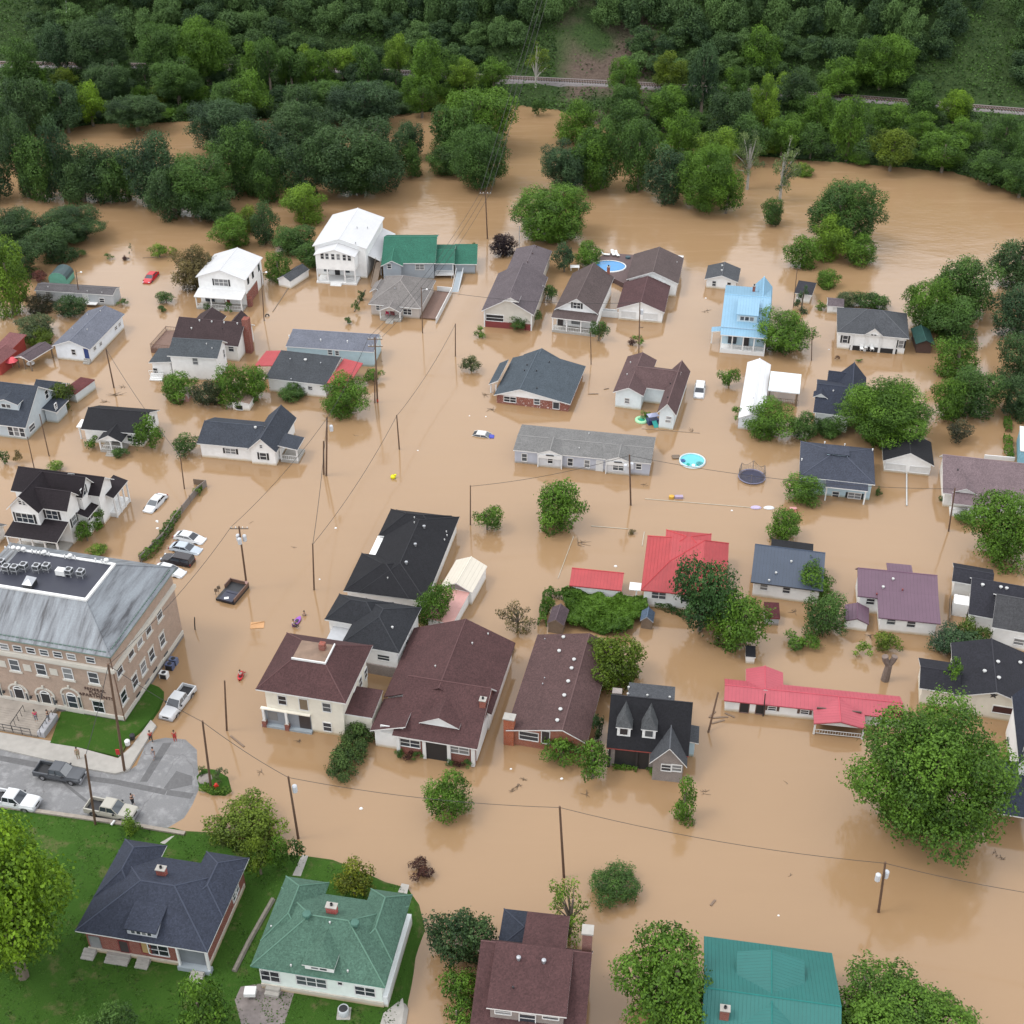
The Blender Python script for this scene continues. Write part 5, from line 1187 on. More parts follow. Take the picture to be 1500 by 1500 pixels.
# 28 black roof Victorian
s = House('victorian_house', 'white two-storey house with several steep black roofs and black shutters above brick building', zo(42,402), zo(265,432), zo(270,640), zo(310,330), wall=WS, roof=shingle((.022,.016,.02)), h=6.0)
W1 = s.W; b = s.blk((0, 0, W1, 6.5), 'gy', rp=zo(130,318)); s.win(b, 'F', zo(172,462), 2.6, 1.5, shutter=SHB, n=3); s.wins(b, 'F', [zo(138,355), zo(165,360)], w=.4, h=.6)
c = s.blk((3.2, 1.2, 8.6, 5.2), 'gx', rise=2.0, h=6.0); s.win(c, 'F', zo(358,440), 1.7, 1.4, shutter=SHB, n=2); s.win(c, 'R', zo(508,478), 1.1, 1.4, shutter=SHB)
d = s.blk((2.0, 4.6, 9.2, 8.4), 'gx', rise=2.3, h=6.1); s.win(d, 'R', zo(556,300), 1.2, 1.3, shutter=SHB); e = s.blk((-1.8, 4.3, 6, 10.3), 'gx', rise=2.2, h=5.95); e2 = s.blk((5, 6.6, 10.6, 11.2), 'gx', rise=1.8, h=5.2)
s.blk((9.2, 8.7, 11.4, 13.4), 'sR', rise=.7, h=3.6, open=True, name='porch_roof'); s.posts([11.2], 9.0, 3.6); s.posts([11.2], 10.4, 3.6); s.posts([11.2], 11.8, 3.6); s.posts([11.2], 13.1, 3.6); MB().box(8.4, 9, -1, 11.2, 13.2, .7).build('porch_floor', WHT, s.root); MB().box(7.5, 9, -1, 9.6, 13.2, 3.7).build('wall', WS, s.root)
f = s.blk((7.4, 3.8, 9.9, 7.6), 'sR', rise=.8, h=3.3); s.wins(f, 'R', [zo(600,470), zo(625,445)], w=.6, h=1.0)
s.porch((.2, -2.2, 8.2, 1.6), 3.0, 5, 'sF', .9, floor=.3); MB().box(W1+.2, .6, .3, W1+1.2, 1.25, 2.4).build('front_door', DDOOR, s.root); s.vents(c, [zo(338,268), zo(418,283)], .15, GREYM); s.vents(d, [zo(365,158)], .18, GREYM)
# 30 long black
s = House('long_black_roof_house', 'very long building with jet black hipped roofs in the middle left', zr(295,776), zr(862,848), zr(296,800), zr(1100,270), corner='FL', wall=WS, roof=BLK, h=2.6)
q1 = s.rect(zr(295,776), zr(430,518)); q2 = s.rect(zr(535,396), zr(632,208)); xi = s.L(zr(575,402), s.h)[0]
b = s.blk((max(xi, .5), 0, s.W, s.D), 'hip', rise=2.1); s.blk((0, 0, s.W*.8, q1[3]), 'hip', rise=2.0); s.blk((q2[0], q2[1], s.W*.9, s.D), 'hip', rise=2.0)
MB().box(q1[0]+.9, q1[3]+.05, -1, xi+.8, q2[1]+.5, 2.2).build('wall', WS, s.root); s.vents(b, [zr(850,345), zr(790,468), zr(728,592)], .28, GREYM, .6); s.vents(b, [zr(783,278), zr(783,312), zr(600,693), zr(1003,375), zr(1007,400), zr(990,430)], .12)
# tan garage
s = House('cream_shed', 'cream metal garage beside the long black roof', zr(962,745), zr(1180,790), zr(1172,815), zr(1278,605), wall=WS, roof=ribbed((.66,.60,.50), 'x', .5, wear=.08), h=2.2, over=.15)
s.blk(None, 'gy', rp=zr(1070,722), gable=plain('grey_gable', (.25,.22,.22))); s.blk((.5, -6.5, s.W-.4, .2), 'sF', rise=.15, h=1.9, roof=PINKW, name='lean_to_roof')
# 31 black white house
s = House('black_hip_house', 'white house with faceted black hip roof right behind the cream two-storey house', zr(165,972), zr(340,1002), zv(1115,468), zr(270,797), corner='FR', wall=WS, roof=shingle((.028,.03,.036)), h=4.4)
q = s.rect(zv(1135,360), zr(815,925), 4.4); qa = s.rect(zr(165,972), zr(270,797), 4.4); q5 = s.L(zv(755,282), 4.4)
b = s.blk((q5[0], q5[1]-.2 if 0 else q[1], q[2], s.rect(zr(270,797), zr(815,925), 4.4)[3]), 'hip', rise=2.0); s.blk((0, 0, (q5[0]+q[2])/2, qa[3]), 'hip', rise=1.7)
s.wins(b, 'R', [zv(1200,300), zv(1240,240)], w=.9, h=1.4); s.vents(b, [zr(632,1032)], .2); s.blk((.9, -2.6, q5[0], .4), 'sF', rise=.25, h=2.9, roof=plain('pale_roof_panel', (.45,.46,.48)), over=.1, name='lean_to_roof')
MB().box(b.r[0]+.7, b.r[1]+.2, -1, b.r[2]-.35, b.r[1]+1.5, 1.6).build('foundation', GRB, s.root); s.win(b, 'F', zv(1040,390), 1.5, .8)
# 32 cream two-storey
s = House('cream_house', 'cream two-storey house with maroon hipped roof, flat deck on top and recessed porch', zv(160,608), zv(780,706), zv(778,940), zv(968,308), wall=CREAM, roof=MAR, over=.75)
b = s.blk(None, 'deck', inset=min(s.D*.33, 4.4), rise=2.3); s.wins(b, 'F', [zv(345,682), zv(650,732)], w=.95, h=1.3); s.win(b, 'F', zv(655,866), .95, 1.3); s.win(b, 'F', zv(492,712), 1.0, 1.7, 'door', fill=plain('brown_board', (.2,.15,.1)), name='board')
i = min(s.D*.33, 4.4); ztop = b.H
m = MB(); m.box(i, i, ztop+.02, s.W-i, i+.12, ztop+.28); m.box(s.W-i-.12, i+.13, ztop+.02, s.W-i, s.D-i, ztop+.28); m.build('roof_curb', WHT, s.root); slab(s, 'roof_deck', plain('rusty_deck', (.2,.13,.09), noise=.5, nscale=1), [(i+.02, i+.14), (s.W-i-.14, i+.14), (s.W-i-.14, s.D-i-.02), (i+.02, s.D-i-.02)], ztop+.03, .02)
MB().box(s.W-i-1.6, s.D-i-1.3, ztop-.5, s.W-i-.9, s.D-i-.6, ztop+.9).build('chimney', RB1, s.root)
x, z = s.hit(b, 'F', zv(215,745)); x2, _ = s.hit(b, 'F', zv(540,795)); o = b.over; zpp = 2.75
MB().box(x-.1, o-.03, .3, x2, o-.012, zpp).build('painted_porch_shade', plain('porch_shadow_wall', (.26,.28,.31)), s.root); MB().box(x-.25, o-.55, -1, x2+.1, o-.035, .32).build('porch_floor', FLOORG, s.root); s.posts([x+.1, (x+x2)/2], o-.3, zpp, .14)  # flush dark panel paints the shade of the recessed porch
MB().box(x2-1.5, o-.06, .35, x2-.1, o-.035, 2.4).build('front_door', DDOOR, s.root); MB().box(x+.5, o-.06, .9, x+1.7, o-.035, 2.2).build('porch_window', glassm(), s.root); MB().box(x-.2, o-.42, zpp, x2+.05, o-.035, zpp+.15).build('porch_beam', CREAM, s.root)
for q in (x+.1, (x+x2)/2): MB().box(q-.26, o-.6, -1, q+.26, o-.1, 1.0).build('brick_pier', RB1, s.root)
w = s.blk((s.W-1.0, 1.2, s.W+2.6, 5.6), 'sF', rise=.4, h=3.3, wall=CREAM, over=.15); s.wins(b, 'R', [zv(880,560), zv(930,470), zv(845,640)], w=.9, h=1.4)
# 33 big maroon
s = House('big_maroon_house', 'largest house in the middle, maroon roof with cross ridge, brick porch and white pediment', zw(160,878), zw(746,974), zw(735,1045), zw(905,575), wall=RB1, roof=MAR, h=3.1)
b = s.blk(None, 'gx', rise=2.9, ridge=.72, gable=None); rr = s.rect(zw(40,757), zw(1008,242)); R_ = s.blk((rr[0], s.D*.6, rr[2], rr[3]), 'gy', rise=2.75, ridge=.52, wall=WS, trim=MAR)
s.dormer(b, zw(487,815), 4.4, .35, 4.5, 'gy', 1.15, wall=WS, nw=0); s.win(b, 'F', zw(285,930), 2.3, 1.1, n=2); s.win(b, 'F', zw(620,975), 2.3, 1.1, n=2); s.posts([.6, s.W*.37, s.W*.66, s.W-.6], .35, s.h, .2)
x = s.W*.5; MB().box(x-1.6, .30, -1, x+1.4, .39, 2.6).build('painted_porch_shade', DARK, s.root); l = s.blk((rr[0], s.D*.05, 1.5, s.D*.6), 'sL', rise=1.5, h=s.h-.3, wall=WS); s.win(l, 'F', zw(130,835), 1.5, .9, 'door', fill=WDOOR, name='garage_door')  # dark panel at the porch centre has the entrance shade painted in
s.chimney(b, zw(785,670), .7, .7, .9); s.vents(R_, [zw(820,186), zw(712,250), zw(458,408)], .13); MB().box(s.W-.39, .8, .4, s.W-.28, s.D*.72, 2.6).build('white_side_panel', WHT, s.root)
for a, c, d_, e in ((2, 4.5, 4.2, .1), (6.2, 4.5, .1, 3)):
    pass
s.rail(R_.r[0]+1.5, R_.r[0]+8, R_.r[3]+1.6, .6); MB().box(R_.r[0]+1.5, R_.r[3]-.3, -1, R_.r[0]+8, R_.r[3]+1.7, .6).build('back_deck', WOOD, s.root); MB().box(R_.r[2]-4.5, R_.r[3]-.3, -1, R_.r[2]-.6, R_.r[3]+2.2, .5).build('back_deck', WOOD, s.root)
# 34 flat brown
s = House('brown_ranch_house', 'low brick house with shallow brown roof and a row of round white vents', zw(942,842), zw(1500,935), zw(1205,945), zw(1660,360) if 0 else zx(455,470), corner='FL', wall=brick((.30,.09,.05),(.36,.13,.08)), roof=shingle((.11,.062,.06)), h=2.5)
s.D = s.L(zw(1110,177), 2.5)[1]; b = s.blk(None, 'gy', rise=1.5, ridge=min(.7, max(.4, s.L(zw(1335,825), 4.0)[0]/s.W))); s.win(b, 'F', zw(1100,882), 2.2, 1.2); s.win(b, 'F', zw(1215,890), .9, 1.9, 'door', fill=DDOOR); s.vents(b, [zw(1337,208), zw(1308,303), zw(1410,362), zw(1393,422), zw(1370,512), zw(1343,608), zw(1317,704), zw(1295,780)], .3); s.vents(b, [zw(1208,490), zw(1195,530), zw(1210,222)], .1, GREYM)
MB().box(-.3, .1, -1, .9, 1.0, 4.1).build('chimney', brick((.36,.08,.03),(.42,.12,.05)), s.root); MB().box(-.4, 0, 4.1, 1.0, 1.1, 4.25).build('chimney_cap', CONC, s.root)
# 35 black dormers
s = House('dormered_house', 'black-roofed stone house with two pointed dormers and stone front gable', zx(507,915), zx(1072,975), zx(1045,1085), zx(1097,640), wall=GRB, roof=BLK, h=3.2)
b = s.blk(None, 'gx', rp=zx(1097,595), trim=plain('red_trim', (.3,.06,.05))); s.D2 = s.D
for u in ((625,835), (797,850)): s.dormer(b, zx(*u), 1.5, 1.5, 2.8, 'hip', 1.5, roof=shingle((.10,.105,.11)), wall=WS, nw=1, ww=.9, wh=1.0)
g = s.blk((s.W-4.3, -1.5, s.W-.1, s.D*.6), 'gy', rise=2.6, h=3.0, roof=GRY2); s.wins(g, 'F', [zx(920,1052), zx(988,1055)], w=1.1, h=.9); MB().box(1, .38, 0, s.W-4.4, .41, 2.7).build('painted_porch_shade', DARK, s.root)  # flat dark panel painted as the shade under the porch roof
s.posts([.4, 3.5, 6.5], .2, 3.1, .12, DARK); s.blk((1.8, s.D-.6, s.W-2, s.D+2.4), 'sB', rise=.6, h=4.0, roof=GRY2); MB().box(.1, s.D*.55, -1, 1.2, s.D*.55+.9, 7.6).build('chimney', GRB, s.root); s.vents(s.blks[-1], [zx(620,503), zx(635,550), zx(788,562), zx(942,575)], .18)
s.blk((s.W-.5, s.D*.35, s.W+1.1, s.D*.7), 'sR', rise=.2, h=2.6, roof=GRY2, wall=LB)
# 36 pink long
s = House('long_pink_roof_house', 'long low white house with rose-red metal roof and gabled porch near its right end', zy(190,403), zy(1420,530), zy(203,472), zy(205,255), corner='FL', wall=WS, roof=PNKX, over=.2)
b = s.blk(None, 'gx', rise=.75, trim=PNKX); s.win(b, 'F', zy(330,452), 1.0, 1.5, 'door', fill=DARK, frame=plain('brown_frame', (.2,.12,.1))); s.win(b, 'F', zy(440,462), 1.0, 1.5, 'door', fill=DARK, frame=MATS[('p','brown_frame')]); s.wins(b, 'F', [zy(520,458), zy(743,482)], w=.9, h=.6, shutter=BROWNW)
q = s.rect(zy(808,562), zy(1165,592)); p = s.blk((q[0], q[1]-.0, q[2], s.D*.5), 'gy', rise=b.H-s.h-.06, open=True, trim=PNKY, roof=PNKY); s.posts([q[0]+.2, q[2]-.2], q[1]+.2, s.h); s.rail(q[0]+.2, q[2]-.2, q[1]+.2, .1, .7)
MB().add([(q[0]+.2, q[1]+.1, s.h-.1), (q[2]-.2, q[1]+.1, s.h-.1), ((q[0]+q[2])/2, q[1]+.1, p.H-.15)], [(0,1,2)]).build('gable_panel', WHT, s.root); MB().box(q[0]+.4, .0, -1, q[2]-.4, .18, 2.2).build('porch_back', BROWNW, s.root)
q = s.rect(zy(340,262), zy(595,212)); s.blk((q[0], s.D*.45, q[2], s.L(zy(595,212), s.h)[1]), 'gy', rise=.8, roof=PNKY, trim=WHT)
# 37 small red barn
s = House('red_roof_shed', 'small white shed with crimson metal roof above the overgrown garden', zs(440,925), zs(800,962), zs(782,1000), zs(820,840), wall=WS, roof=REDX, over=.25, h=2.0)
b = s.blk(None, 'gx', rise=.9, ridge=.68, trim=REDX)
# 38 big red
s = House('big_red_roof_house', 'white house under the biggest crimson metal roof, partly behind the dark feathery tree', zs(932,957), zt(490,640), zs(940,1022), zt(541,266), corner='FL', wall=WS, roof=REDX, h=3.0)
b = s.blk((0, 0, s.W, s.D), 'hip', rise=2.6, inset=3.4, trim=REDX); s.win(b, 'F', zs(1055,993), 1.8, 1.1, n=2); s.win(b, 'F', zs(1250,1020), 1.6, .9); s.posts([-.6], 1.2, 2.0, .1); slab(s, 'window_awning', WHT, [(-1.6, 1.0), (-.05, 1.0), (-.05, 2.6), (-1.6, 2.6)], 2.1)
c = s.blk((2.5, s.D*.5, s.W-2.5, s.D-.5), 'hip', rise=1.2, h=s.h+1.7, roof=REDX, trim=REDX, base=s.h)
# 39 blue-grey
s = House('blue_roof_cottage', 'white house with steel-blue ribbed roof and black rear roof', zt(655,527), zt(1150,592), zt(990,640), zt(1250,352), wall=WS, roof=BLX2, h=2.6)
b = s.blk(None, 'gx', rise=1.5, ridge=.8, trim=DARK); s.wins(b, 'F', [zt(745,562), zt(900,583)], w=.9, h=.9); s.vents(b, [zt(933,392), zt(828,470), zt(780,522)], .2); s.blk((2.2, s.D-.6, s.W-1.5, s.D+2.2), 'sB', rise=.2, h=s.h, roof=BLK, trim=DARK)
s = House('garden_shed', 'little shed with dark maroon roof beside the broad dark tree', zt(752,772), zt(857,778), zt(850,800), zt(858,690), wall=GS, roof=shingle((.10,.025,.03)), h=1.3, over=.1); s.blk(None, 'sF', rise=.5, trim=MARD)
s = House('garden_shed', 'tiny black-roofed shed under the broad dark tree', zt(620,1040), zt(690,1045), zt(688,1050), zt(705,985), wall=WS, roof=BLK, h=1.2, over=.1); s.blk(None, 'sF', rise=.4)
# garden sheds
s = House('garden_shed', 'small blue-roofed shed at right end of overgrown garden', (937.5,909), (957,911.5), (955,914), (960,897), wall=WOOD, roof=shingle((.09,.13,.19)), h=1.4, over=.15); s.blk(None, 'gy', rise=.75, trim=plain('grey_trim', (.35,.37,.4)))
s = House('garden_shed', 'small plum-roofed shed overgrown by vines at left end of garden', (801,913), (826,917), (825,920), (833,893), wall=WOOD, roof=shingle((.10,.07,.08)), h=1.6, over=.15); s.blk(None, 'gy', rise=.8, trim=WOOD)
# 42 purple
s = House('purple_metal_house', 'white house with purple ribbed metal roof in two levels', zu(358,530), zu(915,585), zu(500,632) if 0 else zu(360,618), zu(920,398), corner='FL', wall=WS, roof=PURX, h=3.0)
b = s.blk(None, 'gx', rise=1.4, ridge=.72, trim=PURX); s.win(b, 'F', zu(445,567), 1.0, .9); q = s.rect(zu(500,668), zu(912,720), 2.5); e = s.blk((q[0], q[1], s.W, 1.8), 'sF', rise=1.0, h=2.5, trim=PURX); s.wins(e, 'F', [zu(588,703), zu(725,722)], w=1.0, h=.95)
q = s.rect(zu(555,300), zu(722,285)); s.blk((q[0], s.D-.5, q[2], s.D+2.0), 'sB', rise=.2, h=s.h, trim=PURX); s.vents(b, [zu(600,418), zu(532,473)], .25); s.vents(b, [zu(665,492), zu(488,522)], .15, MARD)
s = House('garage', 'small white garage with purple gable roof left of the purple metal-roofed house', zu(266,700), zu(435,724), zu(427,776), zu(448,614), wall=WS, roof=PURX, over=.15); s.blk(None, 'gy', rp=zu(347,684), trim=PURX)
# 43 right navy
s = House('black_l_house', 'white house with black roof and grey front wing cut by the right edge', zu(1118,655), zu(1600,742), zu(1112,662), zu(1640,470) if 0 else zu(1130,400), corner='FL', wall=WS, roof=shingle((.03,.03,.04)), h=2.8)
b = s.blk(None, 'gx', rise=1.7, ridge=.7); s.blk((-2.2, s.D-1.6, 3.0, s.D+2.6), 'gx', rise=.8, h=s.h, wall=WS2); s.vents(b, [zu(1215,458), zu(1340,474), zu(1380,482)], .3); q = s.rect(zu(1275,758), zu(1600,820)); g = s.blk((q[0], q[1], s.W, s.D*.6), 'gx', rise=2.6, roof=shingle((.07,.07,.075)), h=3.2); MB().box(-2.0, 1.0, -1, -1.9, s.D-2, .9).build('side_fence', WOOD, s.root)
MB().box(-1.7, s.D*.35, 0, .2, s.D*.6, 2.0).build('white_canopy', WHT, s.root); s.win(g, 'F', zu(1465,845), 1.2, .9)
# 44 star garage
s = House('star_garage', 'cream garage with black roof and dark star on its gable', zA(872,352), zA(1392,432), zA(1290,475), 12, wall=siding((.66,.62,.53)), roof=shingle((.025,.025,.033)), h=3.0)
s.D = s.L(zA(1324,125), 3.0)[1]+1.5; b = s.blk(None, 'gy', rp=zA(1130,325)); x, z = s.hit(b, 'F', zA(1128,345)); v = []
for k in range(10):
    a = PI/2+k*PI/5; r_ = .55 if k % 2 == 0 else .22; v.append((x+r_*math.cos(a), b.over-.06, z+r_*math.sin(a)))
MB().add([(x, b.over-.12, z)]+v, [(0, 1+k, 1+(k+1) % 10) for k in range(10)]).build('star', plain('dark_star', (.05,.045,.05)), s.root); s.win(b, 'F', zA(1212,445), 3.2, 1.0, 'door', fill=plain('dark_maroon_door', (.06,.02,.02)), name='garage_door')
s.vents(b, [zA(1155,135), zA(1160,238), zA(1298,140), zA(1068,195)], .3); q = s.rect(zA(650,332), zA(650,100), 3.0); s.blk((q[0], .6, .8, q[3]), 'gx', rise=1.0, h=2.9)
# 45 right edge houses
s = House('white_house', 'white two-storey house with navy roof at right edge beside the huge tree', zA(1262,505), zA(1420,530), (1492,1110), 12, wall=WS, roof=shingle((.035,.042,.065)), corner='FL', h=5.5); b = s.blk((0, -7, s.W, 4), 'gy', rise=2.2)
s.wins(b, 'L', [zA(1290,640), zA(1320,730)], w=.7, h=1.3, shutter=SHB)
s = House('porch_roof_house', 'navy porch roof on a white post at right edge beside the huge tree', zA(1150,1108), zA(1400,1150), zA(1275,1170), zA(1450,930), corner='FL', wall=WS, roof=shingle((.045,.055,.085)), h=2.6); s.D = 7; b = s.blk(None, 'sF', rise=1.2, open=True); s.posts([5.0], .3, 2.6, .1); s.blk((5, 1.5, 14, 8), 'gx', rise=1.5, h=3.6, roof=shingle((.045,.055,.085)))
# 46 blue roof brick (on land)
s = House('blue_roof_brick_house', 'red brick house with broad dark blue hipped roof on the lawn at lower left', zC(95,840), zC(1035,995), zC(1030,1130), zC(1320,322), z0=.4, wall=RB1, roof=shingle((.045,.053,.08)), over=.6, h=3.9)
n1 = s.L(zC(707,315), s.h); n2 = s.L(zC(990,357), s.h); b = s.blk((0, 0, s.W, min(n1[1], n2[1])), 'hip', rise=2.5)
s.blk((0, n1[1]-6, n1[0], s.D), 'hip', rise=1.9); s.blk((n2[0], n2[1]-6, s.W, s.D), 'hip', rise=1.5)
s.dormer(b, zC(572,875), 3.0, .9, 3.8, 'sh', .5, wall=siding((.4,.42,.46)), nw=4, ww=.42, wh=.45); s.chimney(b, zC(715,440), .9, .6, .9, brick((.3,.05,.04),(.35,.08,.06)))
s.win(b, 'F', zC(688,975), 2.0, 1.5, n=2); s.win(b, 'F', zC(245,935), 1.0, 2.0, 'door', fill=GREYM, frame=GREYM, name='porch_post'); s.win(b, 'F', zC(445,950), .9, 1.7, 'door', fill=DDOOR, frame=MARD); s.win(b, 'F', zC(600,960), .9, 1.6, 'door', fill=plain('tan_door', (.4,.28,.12)), frame=MARD)
o = b.over; x0, z = s.hit(b, 'F', zC(830,1010)); MB().box(x0, o-.03, .55, s.W-o-.15, o-.012, 2.7).build('painted_porch_shade', plain('porch_shade', (.2,.22,.24)), s.root); MB().box(x0, -.1, 0, s.W-.1, o-.035, .55).build('porch_floor', FLOORG, s.root); s.posts([s.W-.3], .2, 3.8, .12, z0=0); s.posts([x0+.2], .2, 3.8, .1, z0=0); MB().box(o-.05, o-.2, -.2, s.W-o-.6, o-.05, .5).build('foundation', CONCB, s.root)  # shade of the corner porch painted as a flush grey panel
for u, w_ in ((240,1.3),(432,2.4),(600,1.3),(980,1.3)):
    x, _ = s.hit(b, 'F', zC(u, 1040)); m = MB()
    y_ = o-.21 if u < 900 else -.11
    for i in range(3): m.box(x-w_/2, y_-.35*(i+1), -.3, x+w_/2, y_-.35*i-.004, .45-.13*i)
    m.build('steps', CONC, s.root)
s.wins(b, 'R', [zC(1240,545), zC(1225,590)], w=.9, h=1.1); MB().box(s.W-o+.02, o, -.3, s.W-o+.12, s.D-1, .6).build('foundation', CONCB, s.root)
# 47 green hip (on land)
s = House('green_hip_house', 'white house with large sage green hipped roof and hipped dormer at bottom left', zD(125,868), zD(1050,1015), zD(1045,1160), zD(1258,382), z0=.4, wall=siding((.66,.72,.68)), roof=GRN, over=.55, h=4.3)
tr = plain('green_gutter', (.08,.22,.17)); n1 = s.L(zD(640,368), s.h); n2 = s.L(zD(928,415), s.h); b = s.blk((0, 0, s.W, min(n1[1], n2[1])), 'hip', rise=2.7, trim=tr)
s.blk((0, n1[1]-6.5, n1[0], s.D), 'hip', rise=1.8, trim=tr); s.blk((n2[0], n2[1]-6.5, s.W, s.D), 'hip', rise=1.8, trim=tr)
s.dormer(b, zD(600,900), 2.8, .9, 3.6, 'hip', 1.1, nw=2, ww=.7, wh=.5, wall=WS); s.chimney(b, zD(688,500), 1.0, .6, 1.0, brick((.4,.06,.06),(.45,.1,.08))); s.vents(b, [zD(515,530), zD(845,590)], .55, plain('dark_green_cap', (.05,.13,.1)), .7); s.vents(b, [zD(270,602), zD(672,575), zD(795,908), zD(405,870)], .12)
s.win(b, 'F', zD(262,935), 1.8, 1.5, n=2); s.win(b, 'F', zD(545,975), 2.9, 1.3, n=3); s.win(b, 'F', zD(913,1040), 1.9, 1.25, n=2); s.win(b, 'F', zD(742,985), .4, .4, 'door', fill=DARK)
o = b.over; MB().box(o-.02, o-.12, -.3, s.W-o+.1, o-.02, .7).build('foundation', CONCB, s.root); MB().box(s.W-o+.02, o, -.3, s.W-o+.5, s.D-.5, 1.5).build('side_bay', siding((.6,.62,.62)), s.root)
x, _ = s.hit(b, 'F', zD(290,1020)); m = MB(); m.box(x-.7, o-.5, -.2, x+.7, o-.13, .6); m.box(x-.7, o-.9, -.2, x+.7, o-.504, .3); m.build('steps', CONC, s.root)
# 48 maroon bottom
s = House('bottom_maroon_house', 'brick house with layered maroon roofs and tall chimney cut by the bottom edge', zE(325,1110), zE(1110,1205), zE(1110,1400), zE(1140,655), wall=RB1, roof=MAR, h=4.2)
s.D = 9.0; b = s.blk((0, -.3, s.W, s.D), 'gx', rise=3.2, ridge=.72); q1 = s.L(zE(432,1012), 6.4); q2 = s.L(zE(985,1076), 6.4); q3 = s.L(zE(1025,690), 7.4)
d = s.blk((q1[0], q1[1], q2[0], s.D*.72), 'sF', rise=1.15, h=6.35, base=3.5, wall=GRB, over=.3); s.win(d, 'F', zE(548,1040), 1.4, .6); s.win(d, 'F', zE(715,1085), 1.4, 1.2); s.win(d, 'F', zE(875,1075), 1.4, .6)
s.vents(d, [zE(655,685), zE(828,705)], .28, GREYM, .6); s.vents(d, [zE(617,880)], .12, DARK); s.blk((s.W*.36, s.D*.72, s.W*.76, s.D+2.6), 'sB', rise=.6, h=5.6); s.blk((1.2, s.D-.4, s.W*.7, s.D+4.3), 'hip', rise=.6, h=3.4, roof=NAV)
MB().box(s.W-1.0, s.D*.78, -1, s.W-.1, s.D*.78+.9, 9.2).build('chimney', brick((.2,.08,.07),(.26,.12,.1)), s.root); MB().box(s.W-1.1, s.D*.78-.1, 9.2, s.W+.0, s.D*.78+1.0, 9.4).build('chimney_cap', CONC, s.root)
# 49 teal bottom
s = House('teal_roof_house', 'house with large teal ribbed metal roof and faceted dormers at the bottom edge', zF(585,1560), zF(1460,1690), zF(1455,1900), 12, wall=siding((.5,.45,.4)), roof=TEALX, h=4.0)
s.D = s.L(zF(1397,690), 4.0)[1]; b = s.blk(None, 'gx', rp=zF(1425,1012), trim=TEALX); x, y, z = s.onroof(b, zF(1045,945)); xc = s.W/2
xc, yc = x, s.D*.5
g = s.blk((xc-3.1, yc-.3, xc+3.1, yc+5.2), 'gy', rise=.95, h=b.H-1.2, roof=TEALY, trim=TEALY, base=4); g = s.blk((xc-2.6, yc-5.0, xc+2.6, yc+.3), 'gy', rise=.9, h=b.H-1.1, roof=TEALY, trim=TEALY, base=4)
s.chimney(b, zF(752,1080), .8, .6, 1.2, RB1)
# houses on the left side of the street
s = House('brown_roof_annex_house', 'white house with dark brown roof, brick chimney at its right gable and wooden deck', zj(240,275), zj(698,318), zj(705,400), zj(775,165), wall=WS2, roof=shingle((.06,.038,.04)), h=3.2)
b = s.blk(None, 'gx', rp=zj(745,155)); s.blk((1.0, s.D*.4, 6, s.D+2.4), 'gy', rise=1.5, h=3.2); s.blk((s.W*.62, s.D-2, s.W*.85, s.D+2.4), 'gy', rise=1.4, h=3.2)
s.vents(b, [zj(378,195), zj(433,142), zj(517,150), zj(602,156), zj(693,163)], .2); MB().box(s.W-.35, s.D*.5-.6, -1, s.W+.75, s.D*.5+.7, 6.6).build('chimney', RB1, s.root); s.win(b, 'R', zj(747,190), .6, 1.2); s.win(b, 'F', zj(650,330), .9, 1.1); s.vents(b, [zj(590,197)], .1, DARK)
m = MB(); m.box(-4.6, .6, -1, .2, s.D*.9, .9); m.build('deck', WOODD, s.root); s.rail(-4.6, .2, .7, .9, mat=WOODD); s.rail(.7, s.D*.9, -4.5, .9, mat=WOODD, ax='y'); s.rail(-4.6, .2, s.D*.9, .9, mat=WOODD)
s = House('white_two_storey_house', 'narrow white two-storey house with slate roof behind the leafy grove', zj(208,380), zj(555,400), zj(556,500), zj(640,290), wall=WS, roof=shingle((.075,.085,.095)), h=4.6)
b = s.blk(None, 'gx', rise=1.5, ridge=.62); s.win(b, 'F', zj(404,418), .85, 1.2); s.win(b, 'R', zj(600,365), .6, 1.5); s.vents(b, [zj(481,303), zj(519,333)], .12)
a = s.blk((-3.6, .3, .5, s.D-.4), 'sL', rise=.4, h=2.9); s.win(a, 'F', zj(122,490), .7, 1.4, 'door', fill=DARK); steps(s, -2.4, .4, 2.2, 4, WHT, z1=.9); s.rail(-3.6, -1.0, -.2, .8)
s = House('red_edged_garage', 'long white garage with charcoal roof and red metal side roofs', zj(882,533), zj(1305,583), zj(1300,662), zj(1435,410), wall=WS, roof=shingle((.06,.066,.075)), h=2.7)
b = s.blk(None, 'gx', rise=1.2, ridge=.85); s.win(b, 'F', zj(1193,602), .7, .6); s.vents(b, [zj(1160,412)], .35); s.vents(b, [zj(1055,408), zj(1265,435), zj(1062,545)], .16, GREYM)
s.blk((s.W+.02, .2, s.W+3.4, s.D-.2), 'sR', rise=.5, h=2.6, roof=REDY, trim=REDY, open=True); s.blk((-3.6, s.D*.45, -.02, s.D+.6), 'sL', rise=.5, h=2.4, roof=REDY, trim=REDY, open=True); s.posts([s.W+3.2], .5, 2.6, mat=WOOD); s.posts([-3.4], s.D*.5, 2.4, mat=WOOD)
s = House('pale_blue_long_house', 'long pale blue house with flat lilac-grey roof behind the double-armed pole', zk(85,222), zk(690,262), zk(735,352) if 0 else zk(740,345), zk(775,150), wall=siding((.38,.50,.55)), roof=BGY, h=3.0, over=.15)
